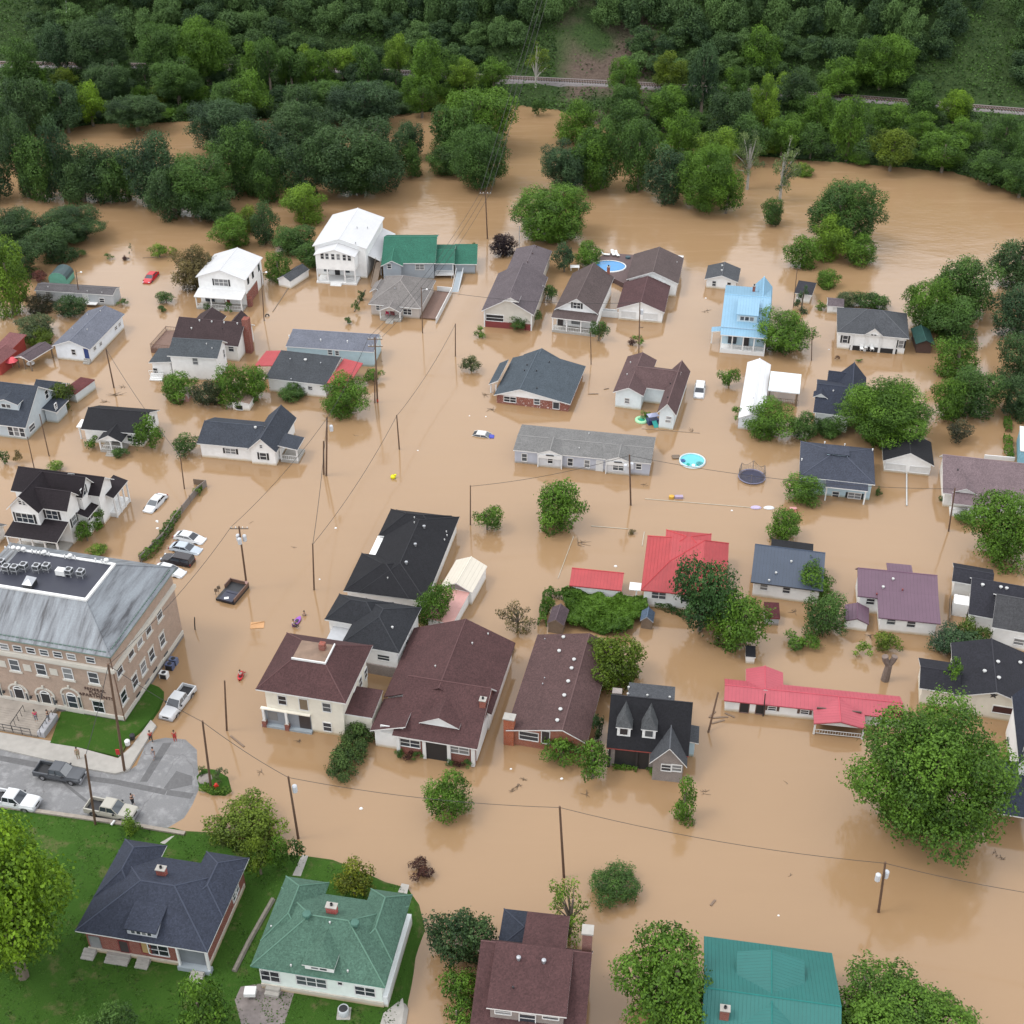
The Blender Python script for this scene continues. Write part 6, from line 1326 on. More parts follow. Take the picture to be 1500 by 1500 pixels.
b = s.blk(None, 'gx', rise=.8, ridge=.8); s.win(b, 'F', zk(392,262), .7, .9); s.win(b, 'F', zk(440,268), .6, .8); s.vents(b, [zk(328,187), zk(511,197), zk(112,160)], .14, WHT, .6)
s = House('navy_roof_cottage', 'white cottage with slate navy L-shaped roof and small corner porch by the two tall poles', zj(412,982), zj(765,1015), zj(512,1072), zj(640,812), corner='FL', wall=WS, roof=shingle((.052,.06,.078)), h=2.7)
q = s.L(zj(960,1045), 2.7); b = s.blk((0, 0, s.W+1.5, s.D), 'gx', rp=None, rise=1.7); g = s.blk((s.W, -.5, q[0], s.D+2.0), 'gy', rise=2.2); s.win(b, 'F', zj(646,1035), 1.6, .9, n=2, shutter=SHB); s.win(g, 'F', zj(870,1070), 1.0, 1.2, shutter=SHB); s.win(g, 'F', zj(855,1003), .35, .5)
p = s.porch((q[0]-.2, .9, q[0]+2.9, 4.6), 2.6, 2, 'sR', .5, floor=.4); s.win(g, 'R', zj(985,1050), .8, 1.2); s.vents(b, [zj(817,877)], .3); MB().box(.3, .3, -1, 2.0, s.D-.3, -.2).build('foundation', CONC, s.root)
# little sheds by the grove
s = House('barn_shed', 'small pink-white rounded barn shed at the foot of the leafy grove', zj(263,668), zj(355,672), zj(350,697), 2.2, wall=PINKW, roof=plain('pinkish_roof', (.5,.4,.37)), h=.7, over=.05)
b = s.blk(None, 'barrel', rise=1.2, trim=WHT); s.win(b, 'F', zj(310,665), .9, .6, 'door', fill=PINKW)
s = House('dog_shed', 'little white shed with dark open doorway below the leafy grove', zj(650,702), zj(775,712), zj(770,758), 2.6, wall=WS, roof=plain('rusty_roof', (.25,.17,.13), noise=.5), h=1.4, over=.12)
b = s.blk(None, 'gy', rise=.3); s.win(b, 'F', zj(706,735), 1.1, .8, 'door', fill=DARK)  # dark panel painted for the shade inside the open doorway
s = House('lawn_shed', 'tiny dark shed roof cut by left edge below the grey dormered house', (-40,780), (-8,786), (-9,800), 3, wall=WS, roof=GRY, h=2); s.blk(None, 'gx')
# ---------------------------------------------------------------- brick apartment building
TANB = brick((.37, .275, .215), (.45, .34, .27), (.42, .36, .31)); LIME = plain('limestone_trim', (.56, .53, .47), .8, noise=.12, nscale=.8); STONE = brick((.2, .185, .18), (.28, .26, .25), (.12, .11, .11), sc_=1.6)
def slatemat():
    m, N, L, b = nmat('streaked_slate'); tc = N.new('ShaderNodeTexCoord')
    mp = N.new('ShaderNodeMapping'); mp.inputs['Scale'].default_value = (1.3, .14, .2); L.new(tc.outputs['Object'], mp.inputs[0])
    n = node(N, 'ShaderNodeTexNoise', Scale=.9, Detail=7.0, Roughness=.65); L.new(mp.outputs[0], n.inputs['Vector'])
    n2 = node(N, 'ShaderNodeTexNoise', Scale=5.0, Detail=6.0, Roughness=.8); L.new(tc.outputs['Object'], n2.inputs['Vector'])
    cr = node(N, 'ShaderNodeValToRGB'); L.new(n.outputs[0], cr.inputs[0]); e = cr.color_ramp.elements
    e[0].position = .34; e[0].color = (.045, .046, .052, 1); e[1].position = .62; e[1].color = (.20, .22, .24, 1); q = cr.color_ramp.elements.new(.46); q.color = (.135, .145, .16, 1)
    a = mixc(N, L, n2.outputs[0], (.6, .6, .6), (1.25, 1.25, 1.25)); a = mixc(N, L, 1.0, cr.outputs[0], a, 'MULTIPLY')
    sep = N.new('ShaderNodeSeparateXYZ'); L.new(tc.outputs['Object'], sep.inputs[0]); mu = node(N, 'ShaderNodeMath', operation='MULTIPLY'); mu.inputs[1].default_value = 5; L.new(sep.outputs[2], mu.inputs[0])
    fr = node(N, 'ShaderNodeMath', operation='FRACT'); L.new(mu.outputs[0], fr.inputs[0]); bp = node(N, 'ShaderNodeBump', Strength=.5, Distance=.03); L.new(fr.outputs[0], bp.inputs['Height']); L.new(bp.outputs[0], b.inputs['Normal'])
    L.new(a, b.inputs['Base Color']); b.inputs['Roughness'].default_value = .6; return m
SLATE = slatemat()
FL_, FR_, BR_ = (-100, 919), (162, 963), (254, 831)
s = House('apartment_building', 'large tan brick apartment building with streaked slate roof and flat black top, left side', FL_, FR_, (174.9, 1056.8), BR_, z0=.3, over=.5, wall=TANB, roof=SLATE)
# the flat top's front right corner is at equal distance from both eaves
best = min((abs((s.W-s.L((125.9, 878.7), z)[0])-s.L((125.9, 878.7), z)[1]), z) for z in [s.h+.05*i for i in range(10, 120)]); zt_ = best[1]
ins = s.L((125.9, 878.7), zt_)[1]
b = s.blk(None, 'deck', inset=ins, rise=zt_-s.h, trim=plain('copper_green_gutter', (.14,.22,.19), .6, noise=.5, nscale=2)); W_, D_, h_ = s.W, s.D, s.h-s.z0; zt_ = b.H-s.z0
TOPM = plain('black_membrane_roof', (.028,.03,.045), .55, noise=.25, nscale=.4)
slab(s, 'flat_roof', TOPM, [(ins+.05, ins+.05), (W_-ins-.05, ins+.05), (W_-ins-.05, D_-ins-.05), (ins+.05, D_-ins-.05)], zt_+.04, .03)
m = MB()
for a in ((ins-.15, ins-.2, W_-ins+.2, ins+.15), (W_-ins-.15, ins+.16, W_-ins+.2, D_-ins-.16), (ins-.15, D_-ins-.15, W_-ins+.2, D_-ins+.2)): m.box(a[0], a[1], zt_-.1, a[2], a[3], zt_+.16)
m.build('roof_curb', WHT, s.root)
m = MB()
for t in np.arange(2, W_-1, .55): m.box(t, .35, h_+.12, t+.4, .42, h_+.42)
for t in np.arange(1, D_-1, .55): m.box(W_-.42, t, h_+.12, W_-.35, t+.4, h_+.42)
m.build('snow_guard', plain('verdigris', (.13,.19,.17), noise=.4), s.root)
o = b.over
def band(name, z0, z1, d, mat): 
    m = MB(); m.box(o-.3, o-d, z0, W_-o+d, o-.002, z1); m.box(W_-o+.002, o, z0, W_-o+d, D_-o, z1); m.build(name, mat, s.root)
zc1 = s.hit(b, 'F', zp(742, 745))[1]-s.z0; zc0 = s.hit(b, 'F', zp(745, 778))[1]-s.z0; zb1 = s.hit(b, 'F', zp(790, 1068))[1]-s.z0
band('cornice', zc0, zc0+.35, .12, LIME); band('cornice', zc0+.352, zc1+.1, .34, LIME); band('water_table', zb1-.45, zb1+.1, .14, LIME); band('basement_wall', -.5, zb1-.454, .08, STONE)
s.blks[-1].over = o
for u, v in ((-58,583),(30,595),(120,608),(212,622),(303,636),(397,650),(490,665),(622,687)): s.win(b, 'F', zp(u, v), 1.0, .75)
for u, v in ((-80,692),(100,722),(283,752),(467,781),(643,810)):
    s.win(b, 'F', zp(u, v), 1.15, 1.6); t, z = s.hit(b, 'F', zp(u, v)); MB().box(t-.85, o-.16, z-s.z0-1.15, t+.85, o-.01, z-s.z0-.92).build('window_sill', LIME, s.root)
for u, v in ((15,712),(188,741),(370,769)):
    t, z = s.hit(b, 'F', zp(u, v)); MB().box(t-.5, o-.06, z-s.z0-.5, t+.5, o-.01, z-s.z0+.5).build('stone_panel', LIME, s.root)
for u, v, kd in ((-45,900,0),(143,950,1),(325,978,1),(500,978,0)):
    t, z = s.hit(b, 'F', zp(u, v)); s.win(b, 'F', zp(u, v), 1.15, 2.1, 'door' if kd else 'window', arch=True, fill=DARK if kd else None, name='arched_door' if kd else 'arched_window')
    for q in (-1.05, 1.05):
        m = MB(); m.box(t+q-.22, o-.1, z-s.z0-1.0, t+q+.22, o-.01, z-s.z0+1.25); f = m.build('sidelight_frame', LIME, s.root); MB().box(t+q-.13, o-.115, z-s.z0-.5, t+q+.13, o-.102, z-s.z0+1.1).build('sidelight', glassm(), f)
    m = MB()
    for i in range(10):
        a, a2 = PI*i/10, PI*(i+1)/10; R1, R2 = 1.35, 1.12; yy = o-.12; zz = z-s.z0+1.25; tt = (t+R1*math.cos(a), yy, zz+R1*.85*math.sin(a)); t2 = (t+R1*math.cos(a2), yy, zz+R1*.85*math.sin(a2)); t3 = (t+R2*math.cos(a2), yy, zz+R2*.85*math.sin(a2)); t4 = (t+R2*math.cos(a), yy, zz+R2*.85*math.sin(a))
        m.add([tt, t2, t3, t4]+[(x_, yy+.11, z_) for x_, _, z_ in (tt, t2, t3, t4)], [(0,1,2,3),(0,4,5,1),(2,6,7,3)])
    m.build('stone_arch', LIME, s.root); MB().box(t-.12, o-.18, z-s.z0+2.35, t+.12, o-.01, z-s.z0+2.75).build('keystone', LIME, s.root)
    if kd == 0 and u > 0: MB().box(t-1.2, o-.09, z-s.z0-1.95, t+1.2, o-.01, z-s.z0-1.12).build('apron_panel', LIME, s.root)
s.win(b, 'F', zp(678,1008), 1.3, 1.7); t, z = s.hit(b, 'F', zp(678,1008)); 
for dz, hh in ((1.0, .22), (-1.2, .22)): MB().box(t-.95, o-.15, z-s.z0+dz, t+.95, o-.01, z-s.z0+dz+hh).build('lintel', LIME, s.root)
for u, v in ((1092,368),(1015,468),(955,548),(895,628),(818,750),(1112,548),(1040,652),(983,738),(925,832),(848,938)):
    s.win(b, 'R', zp(u, v), 1.15, 1.6); t, z = s.hit(b, 'R', zp(u, v)); MB().box(W_-o+.01, t-.85, z-s.z0-1.12, W_-o+.16, t+.85, z-s.z0-.92).build('window_sill', LIME, s.root); MB().box(W_-o+.01, t-.8, z-s.z0+.95, W_-o+.1, t+.8, z-s.z0+1.12).build('lintel', LIME, s.root)
for u, v in ((1140,660),(1065,768),(1012,848),(950,940)):
    t, z = s.hit(b, 'R', zp(u, v)); g = MB().box(W_-o+.085, t-.5, .35, W_-o+.11, t+.5, 1.0).build('basement_window', glassm(), s.root)
# wall lettering, three centred lines
def text_part(body, size, x, y, z, parent, mat, name='lettering'):
    cu = bpy.data.curves.new(name, 'FONT'); cu.body = body; cu.size = size; cu.align_x = 'CENTER'; cu.extrude = .03; cu.space_character = 1.15
    o_ = bpy.data.objects.new(name, cu); COL.objects.link(o_); bpy.context.view_layer.update()
    me = bpy.data.meshes.new_from_object(o_.evaluated_get(bpy.context.evaluated_depsgraph_get())); bpy.data.objects.remove(o_)
    me.materials.clear(); me.materials.append(mat); w = bpy.data.objects.new(name, me); COL.objects.link(w); w.parent = parent; w.location = (x, y, z); w.rotation_euler = (PI/2, 0, 0); return w
LET = plain('dark_bronze_letters', (.07,.035,.03), .5)
for body, u, v, sz in (('FEDERAL', 652, 890, .62), ('PLACE', 658, 912, .55), ('APARTMENTS', 660, 935, .66)):
    t, z = s.hit(b, 'F', zp(u, v)); text_part(body, sz, t, o-.04, z-s.z0-.25, s.root, LET)
for u, v in ((40,893),(225,930),(398,962)):
    t, z = s.hit(b, 'F', zp(u, v)); m = MB(); m.lathe([(.0,.35),(.12,.3),(.2,.0),(.14,-.05),(0,-.05)], (t, o-.45, z-s.z0), 8); m.tube([(t, o, z-s.z0), (t, o-.45, z-s.z0-.05)], .03, 4); m.build('wall_lantern', BLKM, s.root)
# front steps with cheek wall and rails
x1, _ = s.hit(b, 'F', zp(385, 1000)); zs_ = zb1-.3; m = MB(); yw = s.L(zB(350,400), .3)[1]
n = 9; yt = o-1.6; dy = (yt-yw-.4)/n
m.box(-2, yt, -.5, x1, o-.15, zs_)
for i in range(n): m.box(-2, yt-dy*(i+1), -.5, x1, yt-dy*i-.004, zs_*(1-(i+1)/(n+1)))
m.build('front_steps', plain('worn_stone_steps', (.33,.29,.25), .85, noise=.35, nscale=.9), s.root)
MB().add([(x1+.02, yt+.3, -.4), (x1+.9, yt+.3, -.4), (x1+.9, yw+.5, -.4), (x1+.02, yw+.5, -.4), (x1+.02, yt+.3, zs_+.25), (x1+.9, yt+.3, zs_+.25), (x1+.9, yw+.5, .5), (x1+.02, yw+.5, .5)], [(4,7,6,5),(0,4,5,1),(1,5,6,2),(2,6,7,3),(3,7,4,0)]).build('cheek_wall', plain('grey_cheek_wall', (.4,.4,.42), .8, noise=.2), s.root)
for xr in (x1-3.3, x1-9.5, x1+.45):
    m = MB(); m.tube([(xr, yt, zs_+1.0), (xr, yw+.5, 1.1)], .05, 5)
    for i in range(5): t = i/4; m.tube([(xr, yt+(yw+.5-yt)*t, zs_*(1-t)), (xr, yt+(yw+.5-yt)*t, zs_*(1-t)+1.0)], .04, 4)
    m.build('stair_rail', BLKM, s.root)
m = MB(); m.tube([(W_*.1, yw+.2, 1.1), (x1-.6, yw+.2, 1.1)], .05, 5); m.tube([(W_*.1, yw+.2, .6), (x1-.6, yw+.2, .6)], .035, 5)
for i in range(10): q = W_*.1+(x1-.6-W_*.1)*i/9; m.tube([(q, yw+.2, 0), (q, yw+.2, 1.15)], .045, 4)
m.build('front_railing', BLKM, s.root)
# downpipe on the corner
MB().tube([(W_-o+.1, o-.1, h_-.3), (W_-o+.16, o-.16, .2)], .07, 6).build('downpipe', plain('brown_pipe', (.16,.09,.06)), s.root)
# things standing on the flat roof: each a thing of its own
APT = s
def roofpt(p): 
    x, y = APT.L(p, APT.z0+zt_); v = APT.A+APT.ex*x+APT.ey*y; return Vector((v.x, v.y, APT.z0+zt_+.04))
def hvac(p, lab, first=[]):
    r = thing('condenser_unit', lab, 'air conditioner', roofpt(p), APT.rz, 'air conditioners on the flat black roof')
    r.scale = (.82, .82, .82)
    if not first:
        m = MB(); m.box(-.5,-.5,.55,.5,.5,.62); m.box(-.5,-.5,1.2,.5,.5,1.28)
        for a in (-.46,.46):
            for c in (-.46,.46): m.box(a-.04,c-.04,.6,a+.04,c+.04,1.22)
        a = m.build('casing', plain('pale_metal_case', (.42,.43,.45), .5, .2), r)
        c = MB().box(-.43,-.43,.62,.43,.43,1.2).build('coil', plain('dark_coil', (.06,.065,.07)), r); d = MB().lathe([(.36,0),(.36,.05),(.2,.06),(0,.03)], (0,0,1.28), 14).build('fan_grille', DARK, r)
        m = MB()
        for a_ in (-.42,.42):
            for c_ in (-.42,.42): m.box(a_-.05,c_-.05,0,a_+.05,c_+.05,.55)
        e = m.build('stand', GREYM, r); first += [a, c, d, e]
    else:
        for q in first: c = q.copy(); COL.objects.link(c); c.parent = r
for i, (u, v) in enumerate(((20,235),(65,280),(135,285),(210,265),(320,275),(402,270),(592,310),(692,320))):
    hvac(zJ(u, v), ['first','second','third','fourth','fifth','sixth','seventh','eighth'][i]+' air conditioner from the left edge on the flat black roof')
w_ = thing('roof_tank', 'low white equipment box between the air conditioners on the flat black roof', 'equipment box', roofpt(zJ(525,300)), APT.rz); MB().box(-.6,-.4,.1,.6,.4,.8).build('box', WHT, w_); MB().box(-.5,-.3,0,.5,.3,.1).build('foot', DARK, w_)
w_ = thing('roof_hatch', 'dark roof hatch with crumpled grey cover near the front of the flat black roof', 'roof hatch', roofpt(zJ(258,395)), APT.rz); MB().box(-.6,-.6,0,.6,.6,.55).build('kerb', DARK, w_); MB().add([(-.65,-.65,.55),(.65,-.65,.6),(.65,.65,.85),(-.65,.65,.95),(0,0,1.0)], [(0,1,4),(1,2,4),(2,3,4),(3,0,4)]).build('cover', GREYM, w_)
for i, (u, v, r_) in enumerate(((120,95,.4),(162,100,.4),(205,105,.4),(380,132,.42),(597,162,.42),(903,200,.42),(52,95,.15),(88,98,.15),(278,122,.17),(313,127,.15),(343,133,.15),(420,143,.15),(552,165,.15),(640,175,.15),(812,195,.15),(865,205,.15))):
    q = roofpt(zJ(u, v)); big = r_ > .3
    lab = 'white mushroom vent along the back edge of the flat black roof, '+['leftmost','second','third','fourth','fifth','last on the right'][i] if big else 'tiny white pipe vent along the back edge of the flat black roof'
    o_ = MB().lathe([(r_*.4,0),(r_*.4,.3),(r_*.7,.34),(r_*.75,.48),(r_*.45,.62),(0,.68)], n=10).build('roof_vent', WHT, smooth=True); o_.location = q; tag(o_, lab, 'roof vent', 'roof vents on the flat black roof')
# ---------------------------------------------------------------- poles and wires
POLES = {}
def pole(base, top, label, arms=0, trans=0, lamp=False, z0=0, r=.15, key=None, band=None, mat=None, name='utility_pole', cat='utility pole'):
    B = P(base, z0); q = P0(top); z = HC*(1-B.y/q[1]); z = max(z0+1.2, z); T = P(top, z)
    root = thing(name, label, cat, B); d = T-B
    MB().tube([(d.x*-.12, 0, -1.2), d*.5, d], r, 8, r*.72).build('pole', mat or POLEW, root)
    pts = [d-Vector((0, 0, .15))]
    for k in range(arms):
        c = d-Vector((0, 0, .35+1.3*k)); MB().box(c.x-1.2, c.y-.07, c.z-.07, c.x+1.2, c.y+.07, c.z+.07).build('crossarm', mat or WOOD, root)
        for e in (-1.05, -.45, .45, 1.05):
            MB().lathe([(.05,0),(.07,.08),(.05,.2),(0,.22)], (c.x+e, c.y, c.z+.07), 6).build('insulator', WHT, root)
        if k == 0: pts = [c+Vector((-1.05, 0, .25)), c+Vector((0, 0, .3)), c+Vector((1.05, 0, .25))]
    for k in range(trans):
        a = 2*PI*k/max(1, trans)+.4; c = d-Vector((0, 0, 2.0))+Vector((math.cos(a)*.5, math.sin(a)*.5, 0))
        MB().lathe([(0,-.5),(.26,-.5),(.28,-.45),(.28,.35),(.2,.45),(0,.48)], tuple(c), 10).build('transformer', plain('pale_transformer', (.55,.57,.6), .4), root)
    if lamp:
        m = MB(); m.tube([d-Vector((0, 0, .6)), d+Vector((.9, -.2, -.2))], .04, 5); m.build('lamp_arm', GREYM, root)
        MB().lathe([(0,.12),(.15,.1),(.22,-.05),(.1,-.15),(0,-.15)], tuple(d+Vector((1.0, -.2, -.25))), 8).build('lamp_head', WHT, root)
    if band: MB().lathe([(r*1.15,0),(r*1.15,.5)], (0, 0, band[0]), 8).build('marker_band', plain(band[1], band[2]), root)
    if key: POLES[key] = [B+p for p in pts]
    return root
pole(zK(128,232), zB(1390,262), 'tall leaning utility pole standing on the weedy traffic island', key='isl', z0=.18)
pole((437,1228), zK(627,165), 'utility pole with one white transformer by the light green tree', trans=1, arms=0, key='b1')
pole((826,1285), zL(970,447), 'utility pole alone in the lower middle water, above the maroon house at bottom', key='b2')
pole((1287,1336), (1297,1263), 'utility pole with white transformer drum below the huge tree', trans=2, key='b3')
pole((1640,1400), (1650,1325), 'utility pole beyond the right edge', key='b4')
pole(zB(655,972), zB(585,495), 'brown utility pole standing on the lawn edge before the tan pickup', z0=.4, key='rd1')
pole(zB(857,600), zp(742,715), 'tallest utility pole at the street corner in front of the brick building', z0=.26, key='crn', r=.17)
pole((362,862), (350,771), 'utility pole with three pale transformers above the flooded truck bed', arms=1, trans=3, key='m1', band=(.9, 'pink_band', (.7,.45,.42)))
pole((478,697), (479,611), 'taller of two utility poles side by side right of the navy-roofed cottage', trans=1, key='m2')
pole((474,695), (474,646), 'shorter stub of two utility poles side by side right of the navy-roofed cottage', key=None)
pole((553,589), (549,494), 'double-armed utility pole with red marker at the water line', arms=2, key='m3', band=(.1, 'red_band', (.5,.05,.02)))
pole((549,590), (549,545), 'short prop leaning against the double-armed utility pole', r=.12)
pole((585,658), (581,608), 'short bare pole alone right of the taller of two side-by-side poles', key='s1', r=.12)
pole((667,522), (667,474), 'thin bare pole between the tan hipped house and the crape bush', r=.11, key='s2')
pole((460,864), (458,796), 'thin bare pole left of the long black roof', r=.12, key='s3')
pole((689,769), (689,711), 'thin bare pole right of the long black roof beside willow-like tree', r=.1, key='s4')
pole((619,488), (617,421), 'street lamp pole in front of the tan hipped house', r=.1, lamp=True, key='l1')
pole((387,470), (382,396), 'street lamp pole right of the white porch house', r=.1, lamp=True, key='l2')
pole((714,350), (711,281), 'pale pole with wide crossarm beside the river and purple bush', arms=1, key='riv')
pole((167,568), (155,510), 'brown double pole below the long white house with blue door', r=.14, key='w1')
pole((72,668), (58,607), 'pole at the right of the grey dormered house porch', r=.1)
pole((50,686), (40,640), 'thin pole in front of the grey dormered house', r=.09)
pole((270,716), (264,667), 'thin pole below the round dark bush by the navy-roofed cottage', r=.1, key='w2')
pole((117,443), (111,396), 'pole with lamp in front of the grey mobile home', r=.11, lamp=True)
pole((866,534), (865,487), 'thin pole between the blue-grey brick house and L-shaped house', r=.09)
pole((935.7,520), (937.4,442), 'pole with small white box before the twin-roofed building', trans=1, r=.11, key='n1')
pole((760,381), (761,331), 'thin grey pole between purple bush and plum-roofed house', r=.08, mat=GREYM)
pole((1162,450), (1168,392), 'thin pole by the navy-roofed small shed', r=.08)
pole((1189,528), (1189.5,482), 'thin pole at right of the spreading green tree by the blue house', r=.09)
pole((924,740), (922,666), 'utility pole with grey transformers at the right end of the manufactured home', trans=2, r=.14, key='n2')
pole((1389.6,778), (1399,715), 'utility pole in front of the purple-roofed house porch', r=.13, key='n3')
pole((1118,1049), (1121,1016), 'short black pole against the wall of the rose-red roofed house', r=.09, mat=BLKM)
pole((332,1070), (329,997), 'utility pole left of the cream house above a floating log', r=.13, key='c1')
pole((285,922), (285,904), 'short dark lamp post sticking out of the water beside brick building', r=.09, mat=BLKM, name='lamp_post', cat='lamp post')
pole((1441,36), (1447,-14), 'utility pole on the green slope at top right', z0=max(0, hill(P((1441,36), 10).x, P((1441,36), 10).y)*.0+13), key='h1', r=.14)
pole((97,18), (96,-12), 'white pole on the green slope at top left', z0=13, mat=WHT, r=.12)
def lean(base, top, label, h, r=.13, name='leaning_pole', cat='pole', mat=None):
    B = P(base, 0); T = P(top, h); o = MB().tube([Vector((0,0,-.3)), T-B], r, 7, r*.8).build(name, mat or POLEW); o.location = B; return tag(o, label, cat)
lean((1037,1074), (1052,1014), 'long pole leaning over a heap of debris between dormered and rose-red roofed houses', 4.5)
CABLE = plain('power_cable', (.03,.028,.028), .7)
def wires(a, b, idx=None, sag=.03, r=.035, lab=None):
    A, Bp = POLES[a], POLES[b]; n = min(len(A), len(Bp))
    for i in range(n):
        p, q = A[i], Bp[i]; m = MB(); L_ = (q-p).length; pts = []
        for k in range(13):
            t = k/12; v = p.lerp(q, t)-p; v.z -= 4*sag*L_*t*(1-t); pts.append(v)
        m.tube(pts, r, 4); o = m.build('power_line', CABLE); o.location = p
        tag(o, lab, 'power line', 'power lines strung between the utility poles')
PAIRS = [('isl','b1','between the island pole and the transformer pole'),('b1','b2','from the transformer pole to the lower middle pole'),('b2','b3','from the lower middle pole to the white transformer drum pole'),('b3','b4','from the white transformer drum pole off the right edge'),
 ('crn','isl','from the tall corner pole to the island pole'),('crn','rd1','from the tall corner pole across the road'),('crn','m1','from the tall corner pole to the pole with three transformers'),('m1','m2','from the three-transformer pole to the side-by-side poles'),
 ('m2','m3','from the side-by-side poles to the double-armed pole'),('m3','riv','from the double-armed pole to the river crossarm pole'),('s3','s1','from the pole by the long black roof to the bare pole above'),('s1','s2','between the two bare poles in the middle street'),
 ('n2','n3','from the manufactured home pole to the purple-roofed house pole'),('s4','n2','from the willow-like tree pole to the manufactured home pole'),('l1','n1','from the lamp pole to the twin-roofed building pole'),('w1','w2','from the double pole down to the cottage bush pole'),('s3','m2','from the pole by the long black roof to the side-by-side poles')]
for a, b, l in PAIRS: wires(a, b, lab='power line '+l)
POLES['hx'] = [Vector((22+i*1.2, yr(30)+60, 62)) for i in range(3)]
wires('riv', 'hx', sag=.01, r=.05, lab='thin power line climbing from the river pole over the railway to the hill')
# ---------------------------------------------------------------- vehicles
def paint(name, c, r=.25):
    m = plain(name, c, r, spec=.6, noise=.03); return m
TYRE = plain('tyre_rubber', (.02,.02,.02), .9); RIM = plain('wheel_rim', (.45,.45,.47), .35, .7); HLAMP = plain('headlight_glass', (.65,.67,.7), .15); TLAMP = plain('tail_light', (.35,.02,.02), .3)
def loft(m, secs, mi=0):
    """secs: (x, half width bottom, half width top, z bottom, z shoulder, z top)"""
    vs = []
    for x, wb, wt, z0_, zm_, z1_ in secs:
        vs += [(x,-wb,z0_),(x,-wb*1.02,zm_),(x,-wt,z1_),(x,wt,z1_),(x,wb*1.02,zm_),(x,wb,z0_)]
    n = len(secs); F = [(6*i+j, 6*i+(j+1) % 6, 6*i+6+(j+1) % 6, 6*i+6+j) for i in range(n-1) for j in range(6)]
    m.add(vs, F+[tuple(range(6))[::-1], tuple(6*(n-1)+j for j in range(6))], mi); return m
def car(kind, rear, front, z, label, color, cname, off=0, pitch=0):
    A, B = P(rear, max(0, z)), P(front, max(0, z)); c = (A+B)/2; d = B-A; rz = math.atan2(d.y, d.x)
    root = thing({'sedan':'sedan','suv':'suv','pickup':'pickup_truck'}[kind], label, {'sedan':'car','suv':'car','pickup':'pickup truck'}[kind], (c.x, c.y, z), rz); root.rotation_euler = (0, pitch, rz)
    body = paint(cname, color); m = MB()
    if kind == 'sedan':
        L2, W2 = 2.35, .9
        loft(m, [(-2.35,.72,.60,.45,.6,.85),(-2.2,.84,.70,.28,.62,.97),(-1.3,.9,.76,.25,.65,1.0),(.7,.9,.78,.25,.65,.98),(1.5,.88,.72,.25,.62,.9),(2.15,.8,.6,.3,.55,.76),(2.35,.66,.5,.42,.55,.66)])
        roof = [(-1.25,.62,1.40),(.15,.62,1.42)]; base = [(-1.95,.76,.98),(1.05,.78,.96)]; sides = [(-.5,)]
    elif kind == 'suv':
        loft(m, [(-2.3,.82,.74,.45,.7,1.0),(-2.2,.9,.82,.35,.7,1.08),(.8,.92,.82,.35,.7,1.06),(1.7,.9,.76,.35,.7,1.0),(2.25,.84,.66,.4,.65,.9),(2.35,.7,.55,.5,.65,.8)])
        roof = [(-2.05,.68,1.68),(.35,.68,1.70)]; base = [(-2.22,.82,1.06),(1.05,.82,1.04)]
    else:
        loft(m, [(.95,.97,.88,.5,.8,1.12),(1.9,.97,.86,.5,.85,1.17),(2.75,.95,.82,.52,.85,1.14),(2.87,.9,.74,.58,.8,1.02)])
        loft(m, [(-.95,.97,.9,.5,.8,1.16),(1.0,.97,.9,.5,.8,1.16)])
        m.box(-2.85,-.97,.5,-.96,-.82,1.16); m.box(-2.85,.82,.5,-.96,.97,1.16); m.box(-2.9,-.96,.52,-2.8,.96,1.14)
        roof = [(-.78,.70,1.84),(.5,.70,1.86)]; base = [(-.93,.88,1.15),(1.25,.86,1.12)]
    # roof panel and pillars
    (xr, wr, zr_), (xf, wf, zf_) = roof; (xrb, wrb, zrb), (xfb, wfb, zfb) = base
    m.add([(xr,-wr,zr_),(xf,-wf,zf_),(xf,wf,zf_),(xr,wr,zr_),(xr-.06,-wr-.05,zr_-.09),(xf+.08,-wf-.05,zf_-.1),(xf+.08,wf+.05,zf_-.1),(xr-.06,wr+.05,zr_-.09)], [(0,1,2,3),(0,4,5,1),(1,5,6,2),(2,6,7,3),(3,7,4,0)])
    for sgn in (-1, 1):
        xm_ = (xr+xf)/2+.05
        for a, b_ in (((xr-.05,sgn*(wr+.04),zr_-.08),(xrb,sgn*wrb,zrb)),((xf+.06,sgn*(wf+.04),zf_-.09),(xfb,sgn*wfb,zfb)),((xm_,sgn*(wr+.05),zr_-.07),(xm_,sgn*(wrb+.02),zrb))): m.tube([a, b_], .045, 4)
    m.build('body', body, root)
    g = [(xr-.05,-wr-.02,zr_-.08),(xf+.06,-wf-.02,zf_-.09),(xf+.06,wf+.02,zf_-.09),(xr-.05,wr+.02,zr_-.08),(xrb,-wrb+.03,zrb-.02),(xfb,-wfb+.03,zfb-.02),(xfb,wfb-.03,zfb-.02),(xrb,wrb-.03,zrb-.02)]
    for nm, f in (('side_window',(0,4,5,1)),('side_window',(2,6,7,3)),('windshield',(1,5,6,2)),('rear_window',(3,7,4,0))): MB().add([g[i] for i in f], [(0,1,2,3)]).build(nm, glassm(), root)
    fx, bx_ = {'sedan':(2.25,-2.3),'suv':(2.28,-2.3),'pickup':(2.82,-2.9)}[kind]
    for sgn in (-1, 1):
        MB().box(fx-.1, sgn*.58-.15, .6 if kind == 'sedan' else .72, fx+.07, sgn*.58+.15, .74 if kind == 'sedan' else .92).build('headlight', HLAMP, root)
        MB().box(bx_-.03, sgn*.74-.08, .7, bx_+.06, sgn*.74+.08, .95).build('tail_light', TLAMP, root)
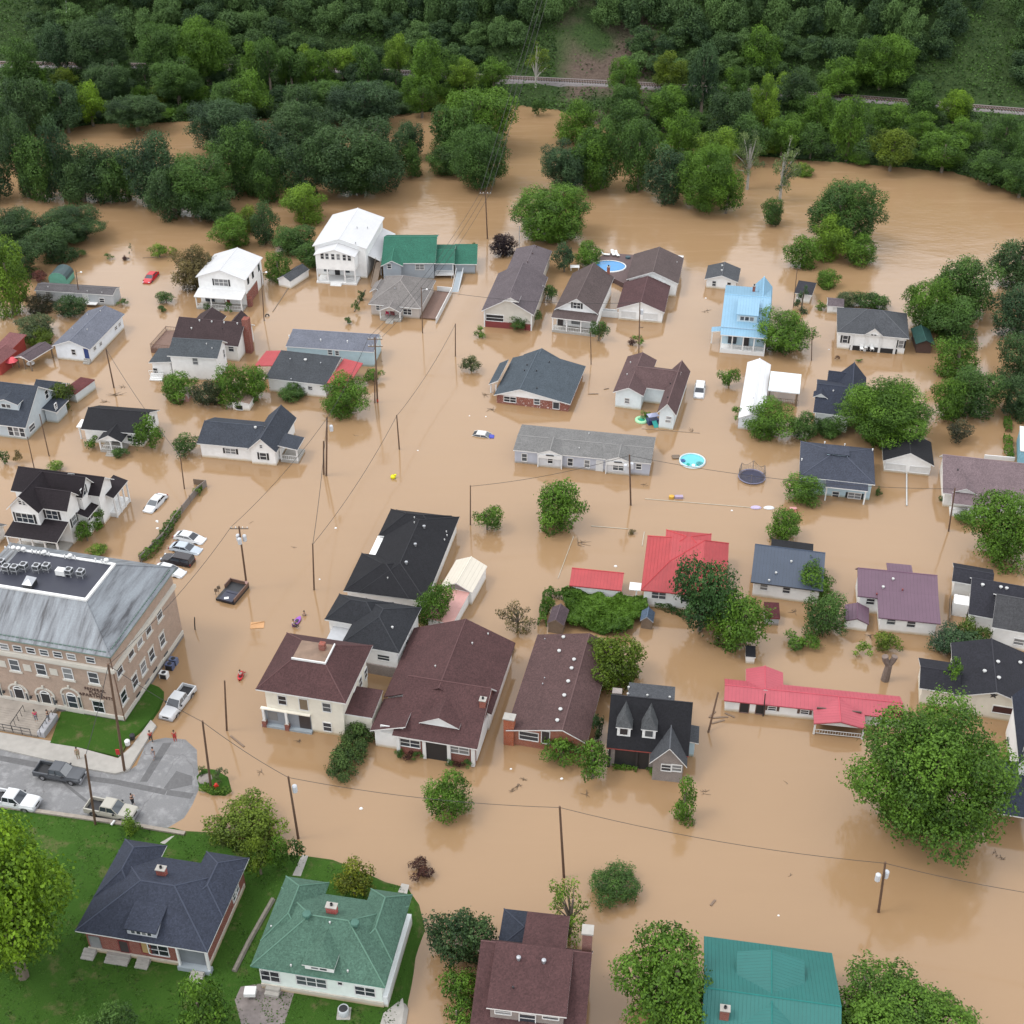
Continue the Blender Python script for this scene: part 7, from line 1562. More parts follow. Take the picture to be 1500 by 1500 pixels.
    if kind == 'pickup':
        MB().box(-2.8,-.82,.62,-.96,.82,.70).build('bed_floor', DARK, root); MB().box(fx-.04,-.42,.68,fx+.06,.42,.92).build('grille', DARK, root); MB().box(fx-.05,-.95,.42,fx+.14,.95,.6).build('bumper', RIM, root)
        for sgn in (-1, 1): MB().box(.75, sgn*1.05-.1, 1.12, .9, sgn*1.05+.1, 1.34).build('mirror', DARK, root)
    wx = (1.75,-1.75) if kind == 'pickup' else (1.42,-1.38); R_ = .40 if kind == 'pickup' else .33; wy = .84 if kind == 'pickup' else .78
    for x in wx:
        for sgn in (-1, 1):
            t = MB(); t.tube([(x, sgn*wy-.13, R_), (x, sgn*wy+.13, R_)], R_, 14); t = t.build('wheel', TYRE, root)
            r = MB(); r.tube([(x, sgn*(wy+.10), R_), (x, sgn*(wy+.155), R_)], R_*.58, 10); r.build('rim', RIM, t)
            a = MB(); v = []
            for k in range(9):
                q = PI*k/8; v.append((x+(R_+.1)*math.cos(q), sgn*(wy+.145), R_+(R_+.1)*math.sin(q)))
            v.append((x, sgn*(wy+.145), R_)); a.add(v, [(i, i+1, 9) for i in range(8)]); a.build('wheel_arch', DARK, root)
    return root
WC = (.62,.63,.64)
car('sedan', (230,399), (212,418), -.38, 'bright red sedan alone in the flooded bay at upper left', (.5,.012,.02), 'red_car_paint')
car('sedan', (239,727), (216,751), -.45, 'white sedan alone between the black-roofed Victorian house and the long wooden fence', WC, 'white_car_paint')
car('sedan', (258,785), (299,794), -.5, 'white sedan at the top of the row of cars behind the brick building', WC, 'white_car_paint')
car('sedan', (252,801), (293,809), -.55, 'silver sedan, second from the top in the row behind the brick building', (.42,.47,.52), 'silver_car_paint')
car('suv', (284,827), (238,818), -.45, 'black estate car at the bottom of the row behind the brick building', (.02,.015,.017), 'black_car_paint')
car('sedan', (232,833), (266,842), -.5, 'white car half hidden behind the corner of the brick building roof', WC, 'white_car_paint')
car('sedan', (692,635), (728,640), -.98, 'white car sunk to its windows left of the manufactured home, blue tarp on its front', (.55,.54,.52), 'dirty_white_paint')
car('suv', (1026,564), (1023,584), -.6, 'small white car between the L-shaped house and white metal building', WC, 'white_car_paint')
car('pickup', (276,1013), (246,1052), -.32, 'white pickup standing in shallow water right of the brick building', WC, 'white_car_paint')
car('pickup', zB(255,618), zB(590,678), .124, 'dark grey crew-cab pickup on the dry road beside the sidewalk', (.07,.075,.085), 'grey_car_paint')
car('pickup', zB(-60,805), zB(275,868), .124, 'white pickup parked on the road at left edge above the yellow-green tree', WC, 'white_car_paint')
car('pickup', zB(620,870), zB(930,935), .124, 'tan and white pickup parked by the retaining wall', (.38,.36,.31), 'tan_car_paint')
t_ = MB().add([(-.4,-.5,0),(.4,-.5,0),(.45,.5,0),(-.4,.5,0),(-.3,-.4,.18),(.3,-.4,.12),(.35,.4,.1),(-.3,.4,.2)], [(4,5,6,7),(0,1,5,4),(1,2,6,5),(2,3,7,6),(3,0,4,7)]).build('tarp', plain('blue_tarp', (.06,.07,.4))); t_.location = P((720,640), .0)+Vector((0,0,.05)); tag(t_, 'small blue tarp on the hood of the sunk white car', 'tarp')
# ---------------------------------------------------------------- people
SKIN = plain('skin', (.38,.22,.15), .6, noise=.05); HAIR = plain('dark_hair', (.03,.02,.015), .8)
def skin_obj(name, V, E, R, mat, parent, sub=1):
    me = bpy.data.meshes.new(name); me.from_pydata(V, E, []); me.materials.append(mat)
    o = bpy.data.objects.new(name, me); COL.objects.link(o)
    md_ = o.modifiers.new('s', 'SKIN'); me.skin_vertices.new() if not me.skin_vertices else None
    for i, r in enumerate(R): me.skin_vertices[0].data[i].radius = (r, r)
    me.skin_vertices[0].data[0].use_root = True
    o.modifiers.new('d', 'SUBSURF').levels = sub; o.modifiers['d'].render_levels = sub
    bpy.context.view_layer.update(); m2 = bpy.data.meshes.new_from_object(o.evaluated_get(bpy.context.evaluated_depsgraph_get()))
    bpy.data.objects.remove(o); m2.materials.clear(); m2.materials.append(mat); o = bpy.data.objects.new(name, m2); COL.objects.link(o); o.parent = parent
    m2.polygons.foreach_set('use_smooth', [True]*len(m2.polygons)); return o
def person(px, z, label, shirt, trousers, face=0, pose='stand', hair=HAIR):
    q = P(px, z); r = thing('person', label, 'person', q, face); k = 1.0
    hip = .92 if pose != 'sit' else .25
    def leg(s):
        if pose == 'sit': return [(s*.1,0,hip),(s*.13,-.42,hip+.12),(s*.13,-.8,hip-.1),(s*.13,-.98,hip-.08)]
        if pose == 'walk': return [(s*.09,0,.9),(s*.1,-.16*s-.05,.48),(s*.1,-.22*s+.06,.07),(s*.1,-.22*s-.12,.03)]
        return [(s*.09,0,.9),(s*.11,-.03,.48),(s*.12,.03,.07),(s*.13,-.14,.03)]
    V = [(0,0,hip),(0,.0,hip+.28),(0,0,hip+.50),(0,-.01,hip+.60),(0,-.02,hip+.70),(0,-.02,hip+.80)]; E_ = [(0,1),(1,2),(2,3),(3,4),(4,5)]; R = [.13,.125,.12,.055,.085,.07]
    for s in (-1, 1):
        L_ = leg(s); i = len(V); V += L_; E_ += [(0,i),(i,i+1),(i+1,i+2),(i+2,i+3)]; R += [.09,.06,.042,.035]
        if pose == 'arms': A_ = [(s*.18,0,hip+.47),(s*.34,-.1,hip+.36),(s*.2,-.28,hip+.42)]
        elif pose == 'sit': A_ = [(s*.18,0,hip+.47),(s*.26,-.2,hip+.26),(s*.24,-.42,hip+.3)]
        else: A_ = [(s*.18,0,hip+.48),(s*.23,.02,hip+.2),(s*.24,-.08,hip-.05)]
        i = len(V); V += A_; E_ += [(2,i),(i,i+1),(i+1,i+2)]; R += [.06,.045,.034]
        h = Vector(A_[2]); dr = (Vector(A_[2])-Vector(A_[1])).normalized(); i = len(V); pm = h+dr*.06; V.append(tuple(pm)); E_.append((i-1, i)); R.append(.034)
        for f in range(4): V.append(tuple(pm+dr*(.085-.012*abs(f-1))+Vector(((f-1.5)*.02, -.015, -.01)))); E_.append((i, len(V)-1)); R.append(.009)
        V.append(tuple(h+dr*.05+Vector((-s*.05, -.03, 0)))); E_.append((i-1, len(V)-1)); R.append(.01)
    skin_obj('body', V, E_, R, SKIN, r)
    cl = [(0,0,hip-.02),(0,0,hip+.26),(0,0,hip+.5)]; e = [(0,1),(1,2)]; R2 = [.15,.145,.14]
    for s in (-1, 1):
        i = len(cl)
        A_ = [(s*.185,0,hip+.47),(s*.26,-.04,hip+.36)]; cl += A_; e += [(2,i),(i,i+1)]; R2 += [.08,.065]
    skin_obj('shirt', cl, e, R2, shirt, r)
    cl = [(0,0,hip-.01)]; e = []; R2 = [.145]
    for s in (-1, 1): L_ = leg(s)[:3]; i = len(cl); cl += L_; e += [(0,i),(i,i+1),(i+1,i+2)]; R2 += [.105,.078,.058]
    skin_obj('trousers', cl, e, R2, trousers, r)
    hz = hip+.76; m = MB(); m.lathe([(.0,.14),(.06,.125),(.1,.07),(.108,0),(.095,-.05)], (0,.012,hz+.02), 10); m.build('hair', hair, r, True)
    m = MB(); m.add([(0,-.11,hz-.02),(-.015,-.09,hz-.05),(.015,-.09,hz-.05),(0,-.085,hz+.01)], [(0,1,3),(0,3,2),(0,2,1)]); m.build('nose', SKIN, r)
    m = MB()
    return r
C_ = lambda n, c: plain(n, c, .8, noise=.08)
RED_, BLU, GRYC, TANC, DRK, PNK = C_('red_cloth', (.45,.03,.03)), C_('blue_cloth', (.05,.07,.14)), C_('grey_cloth', (.2,.2,.22)), C_('tan_cloth', (.35,.28,.18)), C_('dark_cloth', (.03,.03,.035)), C_('pink_cloth', (.6,.05,.12))
person(zB(1205,403), .1, 'person in red shirt standing at the edge of the flood water', RED_, RED_, .3)
person(zB(1040,405), .13, 'person in red shirt on the sidewalk end near the water edge', RED_, DRK, .5, 'walk')
person(zB(1060,520), .13, 'person in grey shirt and pale trousers walking on the asphalt', GRYC, C_('pale_cloth', (.35,.33,.36)), -.4, 'walk')
person(zB(540,520), .27, 'person in tan clothes standing on the sidewalk above the grey pickup', TANC, TANC, .2)
person(zB(915,838), .13, 'person in dark clothes leaning by the hood of the tan pickup', DRK, DRK, 1.2, 'arms')
person(zB(252,262), 1.35, 'person in bright pink shirt on the front steps of the brick building', PNK, GRYC, .2)
person(zB(338,262), 1.35, 'person in dark clothes at the right side of the front steps', DRK, GRYC, 1.5, 'arms')
def boat(a, b, label, mat, name, cat, w=.38, z=.0):
    A, B = P(a), P(b); c = (A+B)/2; d = (B-A); L_ = d.length/2; rz = math.atan2(d.y, d.x); r = thing(name, label, cat, (c.x, c.y, z), rz)
    m = MB(); n = 9; vs = []
    for i in range(n):
        t = -1+2*i/(n-1); ww = w*math.sqrt(max(.01, 1-t*t*.97)); up = .18+.12*t*t
        vs += [(t*L_,-ww,up),(t*L_,-ww*.6,-.08),(t*L_,ww*.6,-.08),(t*L_,ww,up),(t*L_,ww*.65,up+.02),(t*L_,-ww*.65,up+.02)]
    F = [(6*i+j, 6*i+(j+1) % 6, 6*i+6+(j+1) % 6, 6*i+6+j) for i in range(n-1) for j in range(6)]
    m.add(vs, F).build('hull', mat, r, True); MB().lathe([(.0,0),(.35,0),(.3,.05),(0,.04)], (0,0,.27), 12, 1.3, .7).build('seat', DARK, r); return c, rz
c, rz = boat((351,998), (354,985), 'bright red kayak floating left of the cream house', plain('red_kayak', (.6,.03,.04), .35), 'kayak', 'kayak', .36)
person((352.5,991), .12, 'person in white shirt sitting in the red kayak', C_('white_cloth', (.6,.55,.55)), RED_, 2.6, 'sit')
boat((429,919), (440,905), 'purple kayak pulled beside the maroon roof of the cream house', plain('purple_kayak', (.28,.08,.42), .35), 'kayak', 'kayak', .42)
person((430.5,917), .1, 'person in white shirt at the near end of the purple kayak', C_('white_cloth', (.6,.55,.55)), DRK, 1.0, 'sit')
person((447,910), -1.0, 'person standing chest-deep in water beside the purple kayak', C_('beige_cloth', (.5,.38,.3)), DRK, 0)
# ---------------------------------------------------------------- pools, trampoline, floating things
def at(o, p, z=0, rz=0): o.location = P(p, z); o.rotation_euler = (0, 0, rz); return o
TURQ = plain('turquoise_pool_water', (.10,.47,.50), .08, noise=.12, nscale=1); PBLU = plain('blue_pool_water', (.02,.22,.50), .06, noise=.15, nscale=1)
r = thing('round_pool', 'round above-ground pool with bright turquoise water right of the manufactured home', 'swimming pool', P((1014,676)))
MB().lathe([(2.05,-1),(2.05,.28),(1.95,.32),(1.86,.28),(1.86,.0)], n=32).build('pool_wall', plain('pool_rim', (.55,.65,.68), .4), r, True)
MB().lathe([(1.87,.16),(0,.16)], n=32).build('pool_water', TURQ, r)
for (u, v, rr, m_, nm, l) in ((282,915,.40,plain('blue_ring', (.05,.12,.3)),'swim_ring','dark blue swim ring floating at the left side of round pool'),(398,935,.55,plain('teal_float', (.06,.28,.3)),'pool_float','teal float at the lower right of round pool'),(355,948,.3,WHT,'pool_float','white round float at the lower rim of round pool'),(318,940,.25,plain('green_float', (.03,.4,.32)),'pool_float','small green float at the lower left of round pool')):
    o = MB().lathe([(rr*.35,.08),(rr*.5,.18),(rr*.8,.2),(rr,.1),(rr*.9,0)], n=14).build(nm, m_, smooth=True); at(o, zm(u, v), .17); tag(o, l, 'pool toy')
o = MB()
for i in range(3): o.box(-.7, -.4+.35*i, .05, .5, -.15+.35*i, .2)
o = o.build('pool_steps', WOOD); at(o, zm(240,892), 0, .1); tag(o, 'brown wooden steps at the left side of round pool', 'steps')
# trampoline
r = thing('trampoline', 'round trampoline with sagging dark safety net sunk in the flood', 'trampoline', P((1101,700)))
ring = lambda R_, z, n=24: [(R_*math.cos(2*PI*i/n), R_*math.sin(2*PI*i/n), z) for i in range(n+1)]
MB().tube(ring(2.0, .25), .09, 5, cap=False).build('frame', plain('blue_grey_pad', (.2,.2,.3), .6), r); MB().lathe([(1.85,.22),(0,.16)], n=24).build('mat', plain('tramp_mat', (.03,.03,.06), .6), r)
m = MB()
for i in range(16): m.tube([(2.0*math.cos(2*PI*i/16), 2.0*math.sin(2*PI*i/16), -.8), (2.0*math.cos(2*PI*i/16), 2.0*math.sin(2*PI*i/16), .25)], .025, 4)
for i in range(6):
    a = 2*PI*i/6+.3; MB().tube([(2.05*math.cos(a), 2.05*math.sin(a), -.5), (2.0*math.cos(a), 2.0*math.sin(a), 1.9)], .04, 5).build('net_pole', plain('pole_foam', (.2,.18,.2)), r)
m = MB()
for k in range(48):
    a = 2*PI*k/48; a6 = ((a-.3) % (PI/3))/(PI/3); top = 1.9-.75*math.sin(PI*a6); x, y = 2.0*math.cos(a), 2.0*math.sin(a)
    m.tube([(x, y, .3), (x*.98, y*.98, top)], .014, 3)
for zz in (.5, .75, 1.0): m.tube(ring(2.0, zz), .014, 3, cap=False)
m.tube([(2.0*math.cos(2*PI*k/48), 2.0*math.sin(2*PI*k/48), 1.9-.75*math.sin(PI*(((2*PI*k/48-.3) % (PI/3))/(PI/3)))) for k in range(49)], .03, 4, cap=False)
m.build('safety_net', plain('net_fabric', (.09,.08,.07)), r)
# oval pool with its deck
r = thing('pool_deck', 'brown deck round the oval pool between the brown porch house and twin-roofed building', 'deck', P((898,395)))
pl = [zd(395,548), zd(460,450), zd(520,425), zd(740,440), zd(640,640), zd(560,600), zd(440,600)]; c0 = P((898,395)); V = [P(q, 1.0)-c0 for q in pl]
MB().add([tuple(v) for v in V]+[(v.x, v.y, -1) for v in V], [tuple(range(7))]+[(i, i+7, (i+1) % 7+7, (i+1) % 7) for i in range(7)]).build('deck_boards', plain('brown_deck', (.10,.062,.06), noise=.3, nscale=3), r)
a = P(zd(410,512), 1.1); b_ = P(zd(645,518), 1.1); pc = (a+b_)/2; hx_ = (b_-a).length/2
r = thing('oval_pool', 'oval above-ground pool with deep blue water and white rim, ringed by brown deck', 'swimming pool', (pc.x, pc.y, 1.0), math.atan2((b_-a).y, (b_-a).x))
MB().lathe([(1.0,-.5),(1.0,.18),(.94,.2),(.93,.12)], n=32, sx=hx_, sy=2.7).build('pool_wall', WHT, r, True); MB().lathe([(.94,.08),(0,.08)], n=32, sx=hx_, sy=2.7).build('pool_water', PBLU, r)
def chair(px, z, label, mat, rz=0, group=None, nm='patio_chair'):
    r = thing(nm, label, 'chair', P(px, z), rz, group)
    MB().box(-.3,-.3,.36,.3,.3,.44).build('seat', mat, r); MB().add([(-.3,.28,.4),(.3,.28,.4),(.3,.45,1.0),(-.3,.45,1.0),(-.3,.33,.4),(.3,.33,.4),(.3,.5,1.0),(-.3,.5,1.0)], [(0,1,2,3),(4,7,6,5),(0,4,5,1),(3,2,6,7),(0,3,7,4),(1,5,6,2)]).build('backrest', mat, r)
    for a in (-.26,.26):
        for b2_ in (-.26,.26): MB().box(a-.03,b2_-.03,0,a+.03,b2_+.03,.36).build('leg', mat, r)
    return r
LG_ = 'white loungers on the deck by the oval pool'
for (u, v, w_) in ((500,442,1.4),(552,436,.2),(580,442,.3)): 
    r = thing('lounge_chair', 'white lounge chair on the deck behind the oval pool', 'lounge chair', P(zd(u, v), 1.0), w_, LG_); MB().box(-.3,-.9,.25,.3,.3,.35).build('seat', WHT, r); MB().add([(-.3,.3,.3),(.3,.3,.3),(.3,.9,.8),(-.3,.9,.8),(-.3,.3,.2),(.3,.3,.2),(.3,.95,.75),(-.3,.95,.75)], [(0,1,2,3),(4,7,6,5),(0,4,5,1),(3,2,6,7),(0,3,7,4),(1,5,6,2)]).build('backrest', WHT, r)
o = MB().lathe([(.5,.0),(.5,.35),(.2,.4),(0,.4)], n=12).build('planter', plain('teal_planter', (.05,.09,.11))); at(o, zd(655,460), 1.0); tag(o, 'dark round planter on the deck right of the loungers', 'planter')
r = thing('patio_table', 'white table on the deck left of the oval pool', 'table', P(zd(290,540), .9)); MB().box(-.9,-.6,.7,.9,.6,.78).build('tabletop', WHT, r)
for a in (-.75,.75):
    for b2_ in (-.45,.45): MB().box(a-.05,b2_-.05,0,a+.05,b2_+.05,.7).build('leg', WHT, r)
for i, (u, v, rz) in enumerate(((545,985,.8),(590,955,-.5),(655,945,0),(717,950,.2),(603,1010,1.0))):
    chair(zx(u, v), .3 if i < 4 else .05, ('far left tipped','second','third','fourth','small front')[i]+' white chair on the porch of the dormered house', WHT, rz, 'white chairs on the dormered house porch')
chair(zc(222,850), .45, 'pink chair on the gabled porch of tan hipped house', PNK, 0); chair(zd(300,905), .45, 'red chair on the porch of the brown-roofed white house', RED_, 0); chair(zd(355,905), .45, 'white chair on the porch of the brown-roofed white house', WHT, 0)
for i, (u, v) in enumerate(((384,625),(410,615),(455,625))): chair(zg(u, v), .5, ('left','middle','right')[i]+' white chair behind the tapered columns of the grey hipped bungalow', WHT, 0, 'chairs on the grey hipped bungalow porch')
# umbrella by the carport
r = thing('patio_umbrella', 'open red umbrella beside the brown carport at left edge', 'umbrella', P(zi(103,425))); MB().lathe([(0,2.2),(.7,1.95),(1.25,1.55)], n=8).build('canopy', plain('red_canopy', (.6,.08,.1)), r); MB().tube([(0,0,-.5),(0,0,2.2)], .03, 5).build('pole', GREYM, r)
o = MB().lathe([(.0,.1),(.5,.12),(.7,.05),(.7,-.1)], n=12).build('round_table', WHT); at(o, zi(240,385), .3); tag(o, 'pale round table floating at the front of the brown carport', 'table')
# the flooded truck bed / trailer with debris, the board, the yellow float
r = thing('flatbed_trailer', 'dark flatbed trailer with raised wooden sides and black load, stranded in the middle left', 'trailer', P((341,870)), -.35)
m = MB(); m.box(-1.4,-2.0,-.2,1.4,2.0,.35); m.build('bed', DARK, r); MB().box(1.3,-1.9,.35,1.42,2.0,.9).build('side_board', WOODD, r); MB().box(-1.42,.4,.35,-1.3,2.0,.95).build('side_board', WOODD, r); MB().box(-1.3,1.95,.35,1.3,2.07,.85).build('tailboard', WOODD, r)
o = MB().box(-1.1,-1.8,.36,.9,.3,.6).box(-.9,-.2,.6,.9,-.1,.66).build('crate', plain('black_crate', (.035,.037,.06), .5)); at(o, (342,873), 0, -.35); tag(o, 'black plastic load lying on the near half of the stranded trailer', 'crate')
o = MB().box(-.3,-.22,0,.3,.22,.25).build('box', WHT); at(o, (332,878), .36, .2); tag(o, 'small white box on the near left corner of the stranded trailer', 'box')
for (px, l) in (((320,867),'taller bent sign frame left of the stranded trailer'),((316,871),'shorter bent sign frame left of the stranded trailer')):
    o = MB().tube([(0,0,-.5),(.05,0,1.0),(.3,0,1.2)], .05, 5).box(-.1,-.04,.5,.35,.0,1.0).build('bent_sign', WOOD); at(o, px); tag(o, l, 'sign')
o = MB().box(-.9,-.65,-.05,.9,.65,.06).tube([(-.8,.2,.1),(.9,.6,.12)], .05, 4).build('plywood_board', plain('orange_plywood', (.5,.27,.12), noise=.3)); at(o, (377,916), 0, .1); tag(o, 'orange plywood board floating above the cream house', 'board')
r = thing('inflatable_toy', 'bright yellow inflatable floating alone in the middle street', 'inflatable', P((576,700))); MB().lathe([(0,.5),(.35,.42),(.42,.2),(.35,0),(0,-.05)], n=12).build('body', plain('yellow_vinyl', (.75,.68,.0), .3), r, True); MB().lathe([(0,.2),(.18,.12),(.2,0),(0,-.1)], (.35,0,.5), 10).build('head', MATS[('p','yellow_vinyl')], r, True)
r = thing('swim_ring', 'pale green ring pool floating by the front of the L-shaped house', 'pool', P((940,616))); MB().lathe([(.55,.0),(.6,.25),(.85,.35),(1.1,.25),(1.1,0)], n=20).build('ring', plain('mint_vinyl', (.35,.65,.38), .3), r, True); MB().lathe([(.6,.1),(0,.08)], n=16).build('liner', plain('green_liner', (.05,.4,.25), .2), r)
r = thing('playset', 'dark blue and teal children playset jammed at the corner of the L-shaped house', 'playset', P((956,620)), .3); MB().box(-.9,-.5,0,.9,.7,.8).build('deck', plain('navy_plastic', (.03,.04,.13), .4), r); MB().add([(-.4,-.5,.8),(.4,-.5,.8),(.5,-1.5,.05),(-.3,-1.5,.05),(-.4,-.55,.7),(.4,-.55,.7),(.5,-1.5,-.1),(-.3,-1.5,-.1)], [(0,1,2,3),(4,7,6,5),(0,4,5,1),(1,5,6,2),(2,6,7,3),(3,7,4,0)]).build('slide', plain('teal_plastic', (.03,.3,.27), .35), r); MB().add([(-.9,-.5,1.5),(.9,-.5,1.5),(.9,.7,1.5),(-.9,.7,1.5),(0,.1,1.9)], [(0,1,4),(1,2,4),(2,3,4),(3,0,4)]).build('canopy', plain('lilac_tarp', (.3,.32,.45)), r)
for a in (-.85,.85):
    for b2_ in (-.45,.65): MB().box(a-.04,b2_-.04,.8,a+.04,b2_+.04,1.5).build('post', plain('navy_plastic', (.03,.04,.13), .4), [x for x in bpy.data.objects if x.name == 'playset'][0])
# floating litter: branches, planks, white bits
rnd = random.Random(11)
def branch(px, label, s=1.0, col=None):
    m = MB()
    for i in range(7):
        a = rnd.uniform(0, 2*PI); l = rnd.uniform(.5, 1.3)*s; m.tube([(rnd.uniform(-.4,.4)*s, rnd.uniform(-.4,.4)*s, 0), (math.cos(a)*l, math.sin(a)*l, rnd.uniform(.02,.35)*s)], .045*s**.5, 4, .015)
    o = m.build('branch', col or plain('drift_wood', (.13,.09,.06), .9, noise=.4)); at(o, px); return tag(o, label, 'branch')
for px, l, s in ((zi(905,640),'brown tangle of branches below the two brown poles at left',1.5),(zi(960,580),'thin twigs right of the brown double pole at left',.8),(zi(820,690),'dark branch drifting behind the black-roofed cottage',.9),(zs(515,640),'dark drowned branch under the lone green tree',1.3),(zs(958,235),'brown post stub right of manufactured home',.6),(zL(700,310),'dark floating twigs below the flat brown roof, middle clump',.7),(zL(738,272),'dark floating twigs below the flat brown roof, upper clump',.45),(zL(665,345),'dark floating twigs below the flat brown roof, lower clump',.5),(zL(1135,372),'small floating clump below the dark round bushes by the dormered house',.6),(zl(235,462),'dark debris at the left corner of the brick house',.8),(zl(285,560),'brown broken branch below the brick house left corner',1.0),(zm(345,708),'pale plank debris left of the turquoise pool line',.7),(zd(1190,825),'brown debris in water left of the light blue house',1.0),(zK(450,143),'dark round clump afloat left of the long leafy hedge',.5),(zA(1140,1370),'dark twig afloat right of the huge tree',.5),(zA(1185,1402),'dark twig pair afloat right of the huge tree',.5),(zv(458,962),'brown clump afloat in front of the cream house',.5),(zy(60,1035),'small grey plank cluster below the leaning pole',.6),(ze(725,540),'dark twig afloat by the river island tree',.6),(za(590,430),'dark twig by the dark bay tree',.5),(zu(450,800),'brown broken twigs below the small purple garage',.9),(zt(945,735),'dead twigs between the dark trees',.7)):
    branch(px, l, s)
def plank(px, l, label, ln, mat, w=.12, rz=0, z=.03, nm='plank'):
    o = MB().box(-ln/2,-w/2,-.05,ln/2,w/2,.06).build(nm, mat); at(o, px, z, rz); return tag(o, label, 'plank')
for px, l, ln, rz in ((zy(165,520),'upper grey plank in the heap under the leaning pole',1.9,.1),(zy(150,550),'lower grey plank in the heap under the leaning pole',1.7,.35),(zy(230,505),'right brown plank in the heap under the leaning pole',1.3,-.6),(zy(110,500),'left grey plank in the heap under the leaning pole',1.4,.9),(zF(685,385),'short plank afloat above the teal metal roof',.9,.9),(zd(745,935),'dark plank afloat by the pole before twin roofs',.8,0),(zv(35,965),'long dark log floating below the pole left of the cream house',2.6,-.75),(zl(980,455),'orange-brown plank floating right of the brick house',1.7,.05),(zl(1070,420),'thin plank floating above the orange-brown plank',.9,.4)):
    plank(px, l, l, ln, plain('drift_plank', (.2,.14,.1), .9, noise=.3), .22, rz)
WB = 'white litter floating on the flood'
for px in (zr(243,345), zr(132,697), zl(130,606), zl(243,611), zF(1085,463), zK(1098,373), zL(655,205), zL(983,268), zo(1078,485), zo(1082,535), zq(165,240), zq(165,290), zs(758,795), zm(1285,150), zd(1190,735), (545,905), (1072,748), (612,660), (873,905)):
    o = MB().lathe([(.0,.14),(.16,.12),(.22,0),(.15,-.05)], n=8).build('litter', WHT); at(o, px); s_ = rnd.uniform(.4, 1.0); o.scale = (s_*1.2, s_, s_); tag(o, 'small white piece of litter floating on the open flood water', 'litter', WB)
for px, c_, l in ((zt(690,18),'lilac','lilac float on the fence line above the green tree left of the navy hipped house'),(zt(780,20),'white','white float on the fence line above the green tree'),(zt(945,33),'red','red and white float right of the tree behind the blue-roofed house')):
    o = MB().lathe([(0,.2),(.5,.18),(.65,.05),(.6,-.05)], n=10, sx=1.3, sy=.7).build('float_toy', plain(c_+'_vinyl', {'lilac':(.45,.38,.55),'white':(.65,.65,.65),'red':(.5,.12,.12)}[c_], .4)); at(o, px); tag(o, l, 'pool toy')
r = thing('toy_heap', 'heap of yellow and lilac toys on the fence rail below the round pool', 'toys', P(zs(1165,325))); MB().lathe([(0,.5),(.4,.35),(.4,0)], (-.5,0,0), 8).build('ball', plain('amber_plastic', (.6,.35,.05)), r); MB().box(0,-.3,0,1.2,.3,.35).build('toy_box', plain('lilac_plastic', (.35,.28,.38)), r)
r = thing('mailbox_marker', 'white reflector box on the water right of the navy hipped house', 'box', P(zn(90,695))); MB().box(-.5,-.25,0,.5,.25,.35).build('box', plain('red_white_box', (.6,.3,.3)), r)
# fence rails just above the water
FW = plain('white_rail', (.45,.40,.32))
def rail_line(a, b, label, w=.1, z=.08, mat=None):
    A, B = P(a), P(b); d = B-A; o = MB().box(0,-w/2,-.3,d.length,w/2,z).build('fence_rail', mat or FW); o.location = A; o.rotation_euler = (0, 0, math.atan2(d.y, d.x)); tag(o, label, 'fence')
rail_line(zs(960,333), zt(660,18), 'long white fence rail at water level below the round pool'); rail_line(zs(590,520), zs(845,540), 'white fence rail at water level right of the lone green tree'); rail_line(zs(470,590), zs(362,880), 'thin pale fence rail running from the lone tree to the red-roofed shed', .07)
rail_line(zs(955,560), zs(940,655), 'short white rail left of the biggest red roof'); rail_line(zn(783,470), zn(783,672), 'white pipe running out from between the garage doors', .18, .2, VENT); rail_line(zm(0,695), zm(400,725), 'dark fence line at water level below the L-shaped house', .08, .05, WOOD)
rail_line(zb(745,548), zb(560,830), 'low brown fence top running from white shed to the tyre', .12, .1, WOOD); rail_line(zb(1195,680), zb(1120,830), 'low fence among shrubs left of tan hipped house', .12, .2, WOOD); rail_line(zs(800,995), zs(940,1012), 'white rail between the small and biggest red roofs', .1, .15, FW); rail_line(za(980,460), za(1215,450), 'thin wire fence line in the bay', .06, .1, WOOD)
rail_line(zu(1290,905), zu(1470,930), 'short brown picket fence right of the black garage roof', .12, .6, WOODD); rail_line(zn(1255,382), zn(1440,398), 'white fence panel behind the purple-roofed house', .15, .7, WHT); rail_line(zu(1048,400), zu(1045,615), 'weathered fence left of the black-roofed house at right edge', .1, .6, WOOD)
rail_line(zd(475,845), zd(580,855), 'white fence joining brown porch house and twin-roofed building', .12, 1.2, WHT)
# long wooden fence at left
F_ = [(206,824), (243,787), (256,765), (290,722), (305,714), (306,711)]
m = MB(); pts = [P(q) for q in F_[:4]]+[P((303,712))]
root = thing('wooden_fence', 'long grey wooden fence with vines running up to the row of flooded cars', 'fence', pts[0])
for a, b_ in zip(pts, pts[1:]):
    d = b_-a; nn = Vector((-d.y, d.x, 0)).normalized()*.04; a0 = a-pts[0]; b0 = b_-pts[0]; vs = [a0-nn, b0-nn, b0+nn, a0+nn]
    MB().add([(v.x,v.y,-.6) for v in vs]+[(v.x,v.y,1.15) for v in vs], [(0,3,2,1),(4,5,6,7),(0,1,5,4),(1,2,6,5),(2,3,7,6),(3,0,4,7)]).build('fence_panel', plain('grey_fence_boards', (.22,.19,.17), .9, noise=.35, nscale=5), root)
    k = int(d.length/2.4)
    for i in range(k): q = a0+d*(i/k); MB().box(q.x-.07,q.y-.07,-.6,q.x+.07,q.y+.07,1.3).build('fence_post', WOOD, root)
